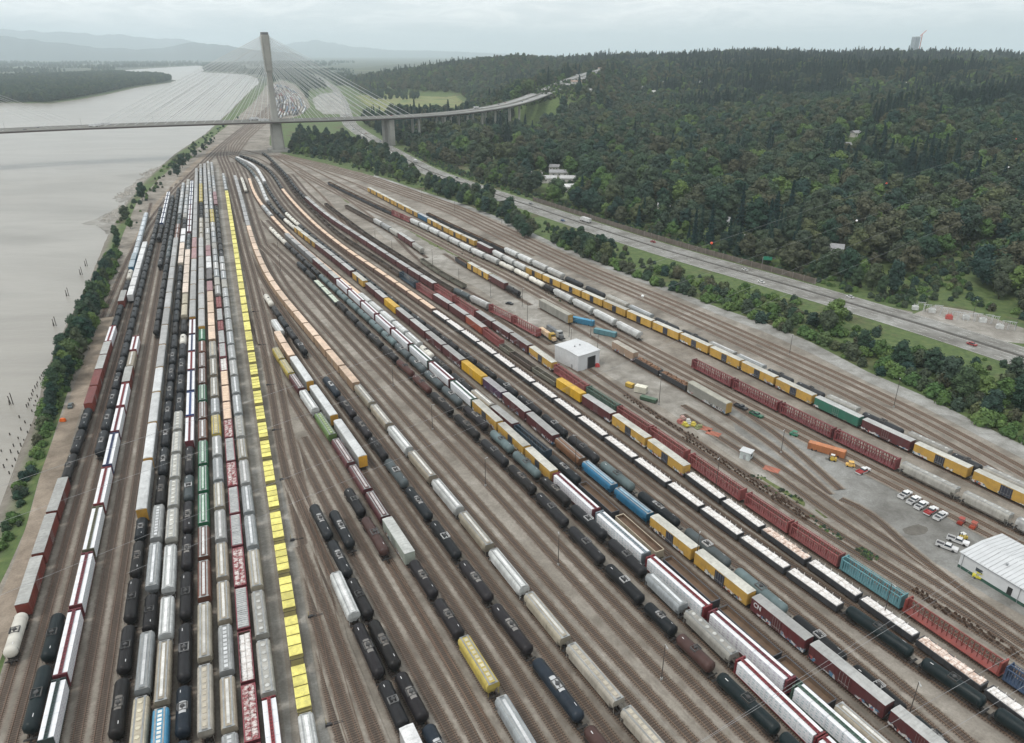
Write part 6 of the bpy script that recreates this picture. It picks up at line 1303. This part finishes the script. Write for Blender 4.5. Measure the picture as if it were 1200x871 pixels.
mb = MB(); p = L[0] + e2 * .75 + o2 * .06; mb.box((p[0], p[1], 1.1), (1.1, .1, 2.2), rot=a2); bare('side_door', mb.mesh('side_door', [flat('door_grey', (.3, .31, .32), .6)]), r)
x, y = at(700, 430); mb = MB(); mb.box((0, 0, .7), (2.0, 1.4, 1.3), taper=(.9, .9)); mb.box((0, 0, 1.5), (1.2, 1.0, .3)); tag(bare('waste_bin', mb.mesh('waste_bin', [flat('bin_red', (.4, .05, .05), .5)]), loc=(x, y, 0)), 'red waste bin at the corner of the white shed doorway', 'bin')
# long metal building at the right
A, B_c = np.array(at(1122, 664)), np.array(at(1163, 640)); d = np.array(at(1192, 707)) - A; d /= np.linalg.norm(d); w_ = B_c - A; w_ = w_ - d * (w_ @ d)
P4 = [A + w_, A, A + d * 46, A + d * 46 + w_]; r, L = quad_building('metal_building', P4, 5.0, ''); tag(r, 'long low metal building with white ribbed roof at right edge', 'building')
bw = np.linalg.norm(w_); wn = w_ / bw; ml, mr = L[1] - L[0], None; rb = MB(); n = 40
e_ = lambda t, f, z: tuple((*(L[1] + d * (t * 46) + wn * (f * bw)), z))
rb.add([e_(-.008, -.03, 4.95), e_(1.008, -.03, 4.95), e_(1.008, .5, 5.6), e_(-.008, .5, 5.6), e_(1.008, 1.03, 4.95), e_(-.008, 1.03, 4.95)], [(0, 1, 2, 3), (3, 2, 4, 5)])
bare('roof', rb.mesh('roof', [ROOFW]), r); rr_ = MB()
for k in range(n):
    t = (k + .5) / n
    for f0, f1, z0, z1 in ((-.02, .49, 5.02, 5.62), (.51, 1.02, 5.62, 5.02)): rr_.add([e_(t - .0022, f0, z0), e_(t + .0022, f0, z0), e_(t + .0022, f1, z1), e_(t - .0022, f1, z1)], [(0, 1, 2, 3)])
bare('roof_ribs', rr_.mesh('roof_ribs', [flat('roof_rib_grey', (.36, .37, .38), .5)]), r)
on = -wn; a_ = math.atan2(d[1], d[0]); gb = MB(); p = L[1] + d * 23 + on * .05; gb.box((p[0], p[1], .45), (46, .1, .9), rot=a_); bare('plinth', gb.mesh('plinth', [flat('plinth_green', (.03, .08, .06), .6)]), r)
for t in (.12, .55, .8): mb = MB(); p = L[1] + d * 46 * t + on * .05; mb.box((p[0], p[1], 2.6), (1.8, .1, 1.0), rot=a_); bare('window', mb.mesh('window', [flat('window_dark', (.04, .05, .06), .2)]), r)
mb = MB(); p = L[1] + d * 46 * .3 + on * .05; mb.box((p[0], p[1], 1.1 + .9), (1.2, .12, 2.2), rot=a_); bare('door', mb.mesh('door', [DARKIN]), r)
mb = MB(); mb.add([(*L[0], 5.0), (*L[1], 5.0), (*((L[0] + L[1]) / 2), 5.58)], [(0, 1, 2)]); bare('gable', mb.mesh('gable', [WALLW]), r)
for t in (.2, .45, .7):
    for f in (.27, .73): mb = MB(); p = L[1] + d * 46 * t + wn * bw * f; mb.cyl((p[0], p[1], 5.1), (p[0], p[1], 5.95), .28, n=8); mb.cyl((p[0], p[1], 5.95), (p[0], p[1], 6.1), .42, .1, n=8); bare('roof_vent', mb.mesh('roof_vent', [flat('vent_metal', (.32, .33, .34), .5)]), r)
gt = MB(); p = L[1] + d * 23 + on * .2; gt.box((p[0], p[1], 4.9), (46.4, .16, .14), rot=a_)
for t in (.02, .35, .68, .98): q_ = L[1] + d * 46 * t + on * .14; gt.box((q_[0], q_[1], 2.45), (.12, .12, 4.8), rot=a_)
bare('gutter', gt.mesh('gutter', [flat('gutter_grey', (.25, .26, .27), .5)]), r)
# switch machines on the ladder track beside the yellow train
for k, (u, v) in enumerate(((364, 724), (385, 851), (330, 563), (343, 634), (321, 505), (314, 452), (304, 405), (297, 366))):
    x, y = at(u, v); r = bare('switch_machine', None, loc=(x, y, .06), rz=math.radians(18)); m = MB(); m.box((0, 0, .35), (1.3, .7, .6), taper=(.9, .85)); bare('housing', m.mesh('housing', [flat('switch_dark', (.03, .03, .033), .6)]), r); m = MB(); m.box((1.8, 0, .2), (2.6, .12, .1)); m.box((1.8, .4, .2), (2.6, .1, .08)); bare('throw_rod', m.mesh('throw_rod', [flat('switch_dark', (.03, .03, .033), .6)]), r); m = MB(); m.cyl((-.4, 0, .6), (-.4, 0, 1.9), .05, n=6); m.box((-.4, 0, 1.8), (.06, .45, .35)); bare('target', m.mesh('target', [flat('switch_target', (.4, .3, .05), .5)]), r)
    tag(r, f"dark switch machine by the ladder track, {ordinal(sorted((t[1] for t in ((364, 724), (385, 851), (330, 563), (343, 634), (321, 505), (314, 452), (304, 405), (297, 366))), reverse=True).index(v) + 1)} from the near end", 'switch machine', 'switch machines of the ladder track')
# small hut
x, y = at(874, 537); r = bare('hut', None, loc=(x, y, 0), rz=math.radians(-38)); w = MB(); w.box((0, 0, 1.5), (3.6, 3.0, 3.0)); bare('wall', w.mesh('wall', [flat('hut_wall', (.45, .5, .5), .6)]), r); w = MB(); w.box((0, 0, 3.1), (4.2, 3.6, .22)); bare('roof', w.mesh('roof', [ROOFW]), r); w = MB(); w.box((0, -1.53, 1.1), (.9, .08, 2.0)); bare('door', w.mesh('door', [flat('door_grey', (.3, .31, .32), .6)]), r); w = MB(); w.box((1.82, 0, 1.8), (.08, 1.2, .9)); bare('window', w.mesh('window', [flat('window_dark', (.04, .05, .06), .2)]), r)
tag(r, 'small white yard hut with flat roof between service tracks', 'hut')
# containers, trailers, pads
def boxthing(name, u, v, rz, dims, col, label, cat, extra=None):
    x, y = at(u, v); r = bare(name, None, loc=(x, y, .05), rz=math.radians(rz)); a, b, h = dims; m = MB(); m.box((0, 0, h / 2 + .3), (a, b, h))
    for k in range(int(a / .8)):
        for s in (-1, 1): m.box((-a / 2 + .4 + k * .8, s * (b / 2 + .02), h / 2 + .3), (.3, .06, h - .4))
    bare('body', m.mesh('body', [paint(col, .5, tag='container_paint')]), r); d_ = MB()
    for y_ in (-b / 4, b / 4): d_.box((a / 2 + .03, y_, h / 2 + .3), (.06, b / 2 - .1, h - .2))
    bare('end_door', d_.mesh('end_door', [paint(tuple(c * .85 for c in col), .5, tag='container_paint')]), r)
    t = MB(); t.box((0, 0, h + .33), (a - .1, b - .1, .08)); bare('roof', t.mesh('roof', [paint(tuple(min(1, c * 1.25) for c in col), .5, tag='container_paint')]), r)
    if extra: bare('wheel', wheels_mb(a, b, .45, extra).mesh('wheel', [TYRE]), r)
    else: f = MB(); f.box((0, 0, .15), (a - .4, b - .3, .3)); bare('skid', f.mesh('skid', [TYRE]), r)
    return tag(r, label, cat, 'containers and trailers in the service area')
boxthing('trailer', 683, 380, -34, (12.5, 2.5, 2.7), (.04, .2, .33), 'bright blue box trailer end on to the tan autorack', 'trailer', (-4.5, -3.3, 4.2)); boxthing('container', 709, 393, -34, (12, 2.4, 2.3), (.08, .19, .22), 'teal container behind the white tank by the sheds', 'container')
boxthing('container', 751, 460, -30, (5, 3, 2.6), (.62, .6, .5), 'cream container beside a green one on the lane', 'container'); boxthing('container', 760, 470, -36, (7, 2.3, 1.2), (.05, .10, .06), 'low dark green skip next to the cream container', 'container')
boxthing('trailer', 968, 531, -36, (12.5, 2.5, 2.4), (.40, .15, .06), 'orange trailer standing on the asphalt apron', 'trailer', (-4.5, -3.3, 4.2)); boxthing('container', 738, 454, -45, (3.5, 2, 1.6), (.45, .30, .05), 'small yellow machine box left of the cream container', 'container')
for u, v, c, w in ((826, 503, (.34, .12, .08), 'upper'), (836, 509, (.30, .10, .07), 'lower'), (904, 551, (.35, .14, .09), 'lone')):
    x, y = at(u, v); m = MB(); m.box((0, 0, .25), (5.2, 3.2, .12)); 
    for k in range(6): m.box((-2.3 + k * .92, 0, .1), (.2, 3.1, .2))
    tag(bare('timber_pad', m.mesh('timber_pad', [flat('pad_red', c, .9)]), loc=(x, y, .06), rz=math.radians(-36)), f"{w} reddish timber pad lying on the gravel near the yard hut", 'pad', 'reddish pads')
for k, (u, v, c, w) in enumerate(((800, 492, (.4, .25, .22), 'pinkish'), (806, 496, (.5, .5, .48), 'white'), (812, 499, (.45, .36, .06), 'yellow'), (818, 502, (.2, .22, .1), 'green'), (803, 500, (.4, .34, .05), 'mustard'), (797, 496, (.34, .12, .1), 'red'))):
    x, y = at(u, v); m = MB(); 
    for j in range(3): m.box((rv.uniform(-.6, .6), rv.uniform(-.4, .4), .35 + j * .45), (2.6 - .5 * j, 1.8 - .3 * j, .42), rot=rv.uniform(-.3, .3))
    tag(bare('parts_pile', m.mesh('parts_pile', [flat(w + '_parts', c, .7)]), loc=(x, y, .06), rz=rv.uniform(0, 3)), f"{w} pile of spare parts left of the reddish pads", 'parts pile', 'piles of spare parts')
x, y = at(74, 494); m = MB(); m.box((0, 0, .6), (2.2, 1.2, 1.0), taper=(.8, .8)); m.box((0, 0, 1.2), (1.4, .8, .25)); tag(bare('generator', m.mesh('generator', [flat('hazard_orange', (.65, .13, .02), .5)]), loc=(x, y, .05)), 'small orange generator at the edge of the river dirt road', 'generator')
# locomotives beside the shed
def loco(x, y, rz, col, hood, label):
    r = bare('locomotive', None, loc=(x, y, .17), rz=rz); m = MB(); m.box((0, 0, 1.25), (17, 2.8, .35)); bare('underframe', m.mesh('underframe', [paint(DARK, .7, tag='underframe_paint')]), r)
    m = MB(); m.box((-1.5, 0, 2.5), (11.5, 1.9, 2.2)); 
    for k in range(10): m.box((-6.6 + k * 1.05, 0, 3.63), (.5, 1.3, .12))
    m.box((6.9, 0, 2.1), (2.0, 1.8, 1.4)); bare('hood', m.mesh('hood', [paint(hood, .5, tag='loco_paint')]), r)
    m = MB(); m.box((5.0, 0, 2.9), (2.2, 2.9, 2.9)); m.box((5.0, 0, 4.4), (2.4, 2.6, .15)); bare('cab', m.mesh('cab', [paint(col, .45, tag='loco_paint')]), r); m = MB(); m.box((6.12, 0, 3.6), (.06, 2.2, .7)); bare('window', m.mesh('window', [GLASS]), r)
    m = MB(); m.cyl((-2, 0, .85), (2, 0, .85), .55, n=10); bare('fuel_tank', m.mesh('fuel_tank', [paint(DARK, .7, tag='underframe_paint')]), r)
    m = MB()
    for sy in (-1.35, 1.35): m.box((-1.5, sy, 2.3), (11.5, .05, .05)); [m.box((-7 + k * 2.2, sy, 1.85), (.05, .05, .9)) for k in range(6)]
    bare('handrail', m.mesh('handrail', [flat('rail_white', (.5, .5, .5), .5)]), r)
    for s in (-1, 1): bare('bogie', BOG[True], r, loc=(s * 5.6, 0, 0))
    tag(r, label, 'locomotive', 'locomotives by the shed')
a = np.array(at(633, 389, 1)); b = np.array(at(650, 401, 1)); hd = math.atan2(*(b - a)[::-1]); c = (a + b) / 2; loco(c[0], c[1], hd, (.5, .32, .03), (.62, .46, .30), 'locomotive with yellow cab and cream hood beside the white shed')
c = np.array(at(650, 392, 1)); loco(c[0], c[1], hd, (.42, .43, .42), (.16, .17, .18), 'grey locomotive parked right behind the yellow-cabbed one')
# stored wheelsets
ws = MB(); ws.cyl((0, -.85, .47), (0, .85, .47), .085, n=6)
for s in (-.75, .75): ws.cyl((0, s - .07, .47), (0, s + .07, .47), .47, n=12)
wsm = ws.mesh('wheelset', [paint((.07, .04, .025), .8, tag='rusty_wheel')]); kk = 0
for px, st in (([(733, 465), (758, 481), (785, 499), (815, 514)], 1.35), ([(800, 512), (833, 533), (862, 553), (893, 573), (915, 590)], 1.25), ([(906, 580), (930, 598), (945, 610)], 1.2), ([(1072, 692), (1100, 713), (1133, 732), (1167, 752), (1192, 770)], 1.15)):
    P = resample([at(u, v) for u, v in px], st)
    for p in P:
        if rv.random() < .1: continue
        kk += 1
        if kk > 230: break
        o = bare('wheelset', wsm, loc=(p[0] + rv.uniform(-.5, .5), p[1] + rv.uniform(-.5, .5), .06), rz=math.atan2(P[1][1] - P[0][1], P[1][0] - P[0][0]) + rv.uniform(-.25, .25))
        tag(o, f"rusty wheelset, {ordinal(kk)} from the shed end of the stored wheel rows", 'wheelset', 'stored rusty wheelsets')
# light masts
mast = MB(); mast.cyl((0, 0, 0), (0, 0, 10.4), .13, .08, n=6); hdm = MB(); hdm.box((.5, 0, 10.45), (1.1, .12, .1)); hdm.box((.95, 0, 10.38), (.5, .3, .14)); bsm = MB(); bsm.cyl((0, 0, 0), (0, 0, .7), .35, .3, n=8)
mm_ = [mast.mesh('pole', [flat('mast_wood', (.06, .05, .045), .8)]), hdm.mesh('lamp_head', [flat('lamp_housing', (.4, .4, .4), .5)]), bsm.mesh('base', [flat('mast_base', (.3, .3, .29), .9)])]
for k, (u, v, s) in enumerate(sorted([(461, 453, .9), (507, 504, 1), (569, 570, 1), (654, 663, 1), (775, 797, 1), (674, 550, 1.25), (815, 664, 1.05), (1034, 727, 1.1), (1064, 842, 1), (772, 475, 1.25), (507, 312, 1.1), (538, 334, 1), (497, 331, .8), (550, 363, .8), (575, 349, 1.1), (612, 359, 1), (618, 379, 1.1), (667, 395, .9), (700, 414, .9), (669, 402, .7), (915, 531, .9), (838, 576, 1.2), (925, 416, 1), (1047, 478, 1.2), (460, 299, 1), (329, 318, 1), (326, 292, .8), (427, 285, .8), (533, 250, 1), (494, 236, 1), (588, 262, .9), (440, 283, .8), (692, 395, .9), (1197, 520, 1.1), (1084, 366, .9), (1140, 371, .9), (1190, 385, .9), (695, 300, 1), (640, 345, .8)])):
    x, y = at(u, v); r = bare('light_mast', None, loc=(x, y, .04), rz=rv.uniform(0, 6)); r.scale = (1, 1, s)
    for n, me in zip(('pole', 'lamp_head', 'base'), mm_): bare(n, me, r)
    tag(r, f"slim yard light mast, {ordinal(k + 1)} of them counted from the left", 'light mast', 'light masts of the yard')
# floodlight on the tan autorack track
# piles in the river
pm_ = MB(); pm_.cyl((0, 0, -3), (.05, 0, 1.1), .24, .2, n=7); pmm = pm_.mesh('pile', [flat('wet_timber', (.045, .037, .03), .9)]); pl = []
for a, b, n in (((50, 438), (31, 478), 12), ((45, 466), (38, 482), 4), ((30, 497), (4, 548), 7), ((36, 500), (12, 556), 8), ((22, 490), (2, 530), 3)):
    for k in range(n): f = k / (n - 1); pl.append((a[0] + (b[0] - a[0]) * f + rv.uniform(-1, 1), a[1] + (b[1] - a[1]) * f + rv.uniform(-1, 1)))
for k, (u, v) in enumerate(sorted(pl, key=lambda t: t[1])):
    x, y = at(u, v, -2); o = bare('wooden_pile', pmm, loc=(x, y, -2), rz=rv.uniform(0, 6)); o.scale = (1, 1, rv.uniform(.5, 1.4)); tag(o, f"dark timber pile in the river, {ordinal(k + 1)} from the bridge side", 'pile', 'timber piles in the river')
for k, (u, v) in enumerate(((13, 474), (95, 322), (79, 347), (64, 382), (101, 312), (84, 392))):
    x, y = at(u, v, -2); r = bare('mooring_dolphin', None, loc=(x, y, -2))
    for j in range(3): q = j * 2.1; m = MB(); m.cyl((math.cos(q) * .9, math.sin(q) * .9, -3), (math.cos(q) * (1.3 - j * .9) - .5, math.sin(q) * .4, 5.2 - j * 1.6), .2, .17, n=7); bare('pile', m.mesh('pile', [flat('wet_timber', (.045, .037, .03), .9)]), r)
    tag(r, f"leaning group of old piles in the river, {ordinal(k + 1)} from the near end" if k else 'nearest leaning group of old piles standing alone in river', 'mooring piles', 'old mooring piles')
# log rafts against the bank
for k, (P, n) in enumerate((([(134, 232), (172, 206), (203, 196), (206, 210), (186, 228)], 620), ([(115, 258), (145, 240), (168, 228), (165, 244), (148, 262)], 330), ([(163, 205), (185, 196), (206, 193), (205, 201), (182, 208)], 260), ([(286, 128), (296, 118), (303, 116), (300, 127)], 40), ([(291, 114), (299, 108), (303, 110), (299, 116)], 30))):
    W = [at(u, v, -2) for u, v in P]; xs = [p[0] for p in W]; ys = [p[1] for p in W]; m = MB(); c = 0; base = math.radians(118)
    while c < n:
        x, y = rv.uniform(min(xs), max(xs)), rv.uniform(min(ys), max(ys))
        if inpoly(np.array(x), np.array(y), W): l = rv.uniform(7, 20); a = base + rv.gauss(0, .18); m.cyl((x - math.cos(a) * l / 2, y - math.sin(a) * l / 2, -1.95), (x + math.cos(a) * l / 2, y + math.sin(a) * l / 2, -1.95), rv.uniform(.28, .5), n=5); c += 1
    tag(bare('log_raft', m.mesh('log_raft', [flat('drift_logs', (.27, .25, .22), .9, var=.4, scale=.15)])), ('largest raft of loose floating logs by the river bank', 'nearest raft of loose floating logs by the river bank', 'narrow far edge raft of floating logs left of bank trees', 'logs floating by bank just beyond the bridge', 'farthest small raft of logs beyond the bridge')[k], 'log raft', 'log rafts')
# power lines with marker balls
wm = flat('conductor', (.3, .3, .31), .5); ballm = {c: flat('marker_' + c, k, .4) for c, k in (('white', (.8, .8, .8)), ('orange', (.6, .09, .04)))}
def wire(a, b, z, balls, label, ext=(1.3, 1.0)):
    A = np.array((*at(*a, z), z)); B = np.array((*at(*b, z), z)); d_ = B - A; A2 = A - d_ * ext[0]; B2 = B + d_ * ext[1]; m = MB(); n = 24
    pts = [A2 + (B2 - A2) * k / n for k in range(n + 1)]
    for k in range(n): m.cyl(pts[k], pts[k + 1], (.013 if z > 80 else .022), n=4, caps=False)
    tag(bare('power_line', m.mesh('power_line', [wm])), label, 'power line', 'power lines over the yard')
    for u, c, lab in balls:
        best = min((A2 + (B2 - A2) * t for t in np.linspace(0, 1, 3000)), key=lambda p: abs(proj(*p)[0] - u) if p[1] > 20 else 1e9); s = MB(); iv, ifc = ico()
        s.lathe_x([(-.40, .05), (-.36, .19), (-.22, .34), (0, .40), (.22, .34), (.36, .19), (.40, .05)], 14); o = bare('marker_ball', s.mesh('marker_ball', [ballm[c]], True), loc=tuple(best)); tag(o, lab, 'marker ball', 'aviation marker balls')
wire((753, 347), (1182, 196), 70, [(753, 'white', 'white marker ball hanging above the empty main tracks'), (1004, 'white', 'white marker ball above the hillside wood near the house'), (1182, 'white', 'white marker ball near the right edge above the wood')], 'power line carrying the white marker balls', (1.0, .8))
wire((834, 285), (1191, 163), 78, [(834, 'orange', 'orange marker ball left of the others over the wood'), (1039, 'orange', 'orange marker ball in mid slope above the wood'), (1191, 'orange', 'orange marker ball at the right edge above the wood')], 'power line carrying the orange marker balls', (1.0, .8))
wire((915, 322), (1195, 207), 66, [], 'middle bare power line over the highway', (1.0, .8)); wire((975, 323), (1200, 228), 64, [], 'lowest bare power line over the highway', (1.0, .8))
wire((860, 844), (1160, 654), 84, [], 'upper of two power lines over the near boxcars', (1, 1)); wire((820, 871), (1177, 655), 84, [], 'lower of two power lines over the near boxcars', (1, 1)); wire((1090, 822), (1200, 760), 84, [], 'upper power line at the lower right corner', (1, 1)); wire((1120, 852), (1200, 804), 84, [], 'lower power line at the lower right corner', (1, 1))
# substation gear behind the highway
r_ = random.Random(4)
for k in range(18):
    u = 1072 + k * 6.6; v = 364 + (u - 1072) * .19 + r_.uniform(-2, 3); x, y = at(u, v); m = MB(); 
    if k % 3 == 0: m.box((0, 0, 1.1), (3.2, 2.2, 2.0)); m.box((0, 0, 2.3), (2.0, 1.2, .4)); [m.cyl((q, 0, 2.4), (q, 0, 3.4), .12, n=5) for q in (-.8, 0, .8)]
    else: [m.cyl((sx * 1.6, 0, 0), (sx * 1.6, 0, 4.6), .12, n=5) for sx in (-1, 1)]; m.box((0, 0, 4.5), (4.2, .2, .2)); [m.cyl((q, 0, 3.4), (q, 0, 4.4), .1, n=5) for q in (-1, 0, 1)]
    c = (.45, .46, .47) if k % 3 else (.52, .53, .52) if k != 6 else (.4, .08, .07)
    tag(bare('substation_gear', m.mesh('substation_gear', [flat(f'gear_{k % 3}_{k == 6}', c, .6)]), loc=(x, y, .08), rz=math.radians(-20)), f"grey electrical switchgear frame, {ordinal(k + 1)} from left in the fenced compound" if k != 6 else 'red cabinet in the fenced electrical compound', 'switchgear', 'gear of the electrical compound')
x, y = at(900, 314); m = MB(); m.cyl((-4, 0, 0), (-4, 0, 7), .18, n=6); m.box((0, 0, 6.9), (8.2, .25, .25)); r = bare('road_sign', None, loc=(x, y, 0), rz=math.radians(-20)); bare('gantry', m.mesh('gantry', [flat('lamp_steel', (.3, .3, .3), .5)]), r); m = MB(); m.box((-1, -.2, 6.4), (5.5, .12, 2.4)); bare('panel', m.mesh('panel', [flat('sign_green', (.02, .2, .12), .5)]), r); tag(r, 'green overhead road sign on the far side of the highway', 'road sign')
# tower block and crane on the skyline
def skyat(u, v, R): d = (u - 600) / F; e = (435.5 - v) / F; D = np.array((d, math.cos(PITCH) + e * math.sin(PITCH), -math.sin(PITCH) + e * math.cos(PITCH))); D = D / D[1] * R; return D[0], D[1], D[2] + CH
x, y, zt = skyat(1074, 43, 3400); zb = float(TZ(x, y)); H = zt - zb; r = bare('tower_block', None, loc=(x, y, zb), rz=.35); m = MB(); m.box((0, 0, H / 2), (24, 22, H)); bare('body', m.mesh('body', [flat('tower_concrete', (.42, .45, .47), .6)]), r); m = MB()
for k in range(int(H / 3.4)): m.box((0, 0, 1.5 + k * 3.4), (24.3, 22.3, 1.4))
bare('window_band', m.mesh('window_band', [flat('tower_glass', (.16, .22, .26), .25)]), r); tag(r, 'pale concrete tower block under construction on the skyline', 'tower block')
x, y, z2 = skyat(1081, 40, 3400); r = bare('tower_crane', None, loc=(x, y, zb)); m = MB(); m.box((0, 0, (z2 - zb) / 2), (2.4, 2.4, z2 - zb)); bare('mast', m.mesh('mast', [flat('crane_red', (.5, .1, .06), .5)]), r); m = MB(); m.cyl((-8, 0, z2 - zb - 8), (14, 0, z2 - zb + 14), 1.3, n=4); bare('jib', m.mesh('jib', [flat('crane_red', (.5, .1, .06), .5)]), r); tag(r, 'red tower crane beside the tower block on the skyline', 'crane')
# ------------------------------------------------------------------ air, sky, light, camera
hz = MB(); hz.box((0, 14500, 470), (62000, 49000, 960)); m = bpy.data.materials.new('haze'); m.use_nodes = True; nt = m.node_tree; nt.nodes.remove(nt.nodes['Principled BSDF']); pv = nt.nodes.new('ShaderNodeVolumePrincipled'); pv.inputs['Density'].default_value = HAZE; pv.inputs['Color'].default_value = (.83, .94, 1, 1); pv.inputs['Anisotropy'].default_value = .1; nt.links.new(pv.outputs[0], nt.nodes['Material Output'].inputs['Volume'])
tag(bare('haze', hz.mesh('haze', [m])), kind='stuff')
w = bpy.data.worlds.new('World'); SC.world = w; w.use_nodes = True; nt = w.node_tree; bg = nt.nodes['Background']; sky = nt.nodes.new('ShaderNodeTexSky'); sky.sky_type = 'NISHITA'; sky.sun_disc = False
SUN_EL, SUN_AZ = 60, 238
sky.sun_elevation = math.radians(SUN_EL); sky.sun_rotation = math.radians(SUN_AZ); sky.dust_density = 2.5; sky.air_density = 1.2
tc = nt.nodes.new('ShaderNodeTexCoord'); sp = nt.nodes.new('ShaderNodeSeparateXYZ'); nt.links.new(tc.outputs['Generated'], sp.inputs[0])
zz = math_(nt, 'ADD', math_(nt, 'MAXIMUM', sp.outputs[2], 0.0), .07); cv = nt.nodes.new('ShaderNodeCombineXYZ'); nt.links.new(math_(nt, 'DIVIDE', sp.outputs[0], zz), cv.inputs[0]); nt.links.new(math_(nt, 'DIVIDE', sp.outputs[1], zz), cv.inputs[1])
mpg = nt.nodes.new('ShaderNodeMapping'); mpg.inputs['Scale'].default_value = (7, 7, 42); nt.links.new(tc.outputs['Generated'], mpg.inputs[0])
c1 = noise(nt, 1.0, 7, .58, mpg.outputs[0], .35); c2 = noise(nt, .16, 5, .55, cv.outputs[0], .3)
cl = ramp(nt, c1, [(.32, (6.9, 7.3, 7.5)), (.44, (8.0, 8.25, 8.35)), (.52, (9.9, 9.95, 9.9)), (.58, (8.5, 8.65, 8.7)), (.7, (10.4, 10.4, 10.3))])
cl = mix(nt, cl, ramp(nt, c2, [(.36, (.84, .88, .90)), (.6, (1.06, 1.05, 1.04))]), 1.0, 'MULTIPLY')
hor = ramp(nt, sp.outputs[2], [(.0, (6.6, 7.5, 7.9)), (.06, (7.6, 8.0, 8.15))]); cl = mix(nt, hor, cl, ramp(nt, sp.outputs[2], [(.0, (.25, .25, .25)), (.03, (1, 1, 1))]))
nt.links.new(mix(nt, sky.outputs[0], cl, .93), bg.inputs[0]); bg.inputs[1].default_value = .1
sl = bpy.data.lights.new('sun', 'SUN'); sl.energy = 1.3; sl.angle = math.radians(14); sl.color = (1, .96, .9); so = bpy.data.objects.new('sun', sl); COL.objects.link(so)
so.rotation_euler = (math.radians(90 - SUN_EL), 0, math.radians(180 - SUN_AZ))
cam = bpy.data.cameras.new('camera'); cam.sensor_width = 36; cam.lens = 36 * F / 1200; cam.clip_start = 1; cam.clip_end = 90000; co = bpy.data.objects.new('camera', cam); COL.objects.link(co); co.location = (0, 0, CH); co.rotation_euler = (math.pi / 2 - PITCH, 0, 0); SC.camera = co
SC.view_settings.view_transform = 'Standard'; SC.view_settings.look = 'None'; SC.view_settings.exposure = EXPO; SC.view_settings.gamma = 1
SC.render.engine = 'CYCLES'; cy = SC.cycles; cy.max_bounces = 4; cy.diffuse_bounces = 2; cy.glossy_bounces = 2; cy.transmission_bounces = 2; cy.volume_bounces = 3; cy.transparent_max_bounces = 4; cy.use_denoising = True
try: cy.denoiser = 'OPENIMAGEDENOISE'; cy.denoising_input_passes = 'RGB_ALBEDO_NORMAL'
except Exception: pass
cy.use_adaptive_sampling = True; cy.adaptive_threshold = .02; cy.caustics_reflective = False; cy.caustics_refractive = False
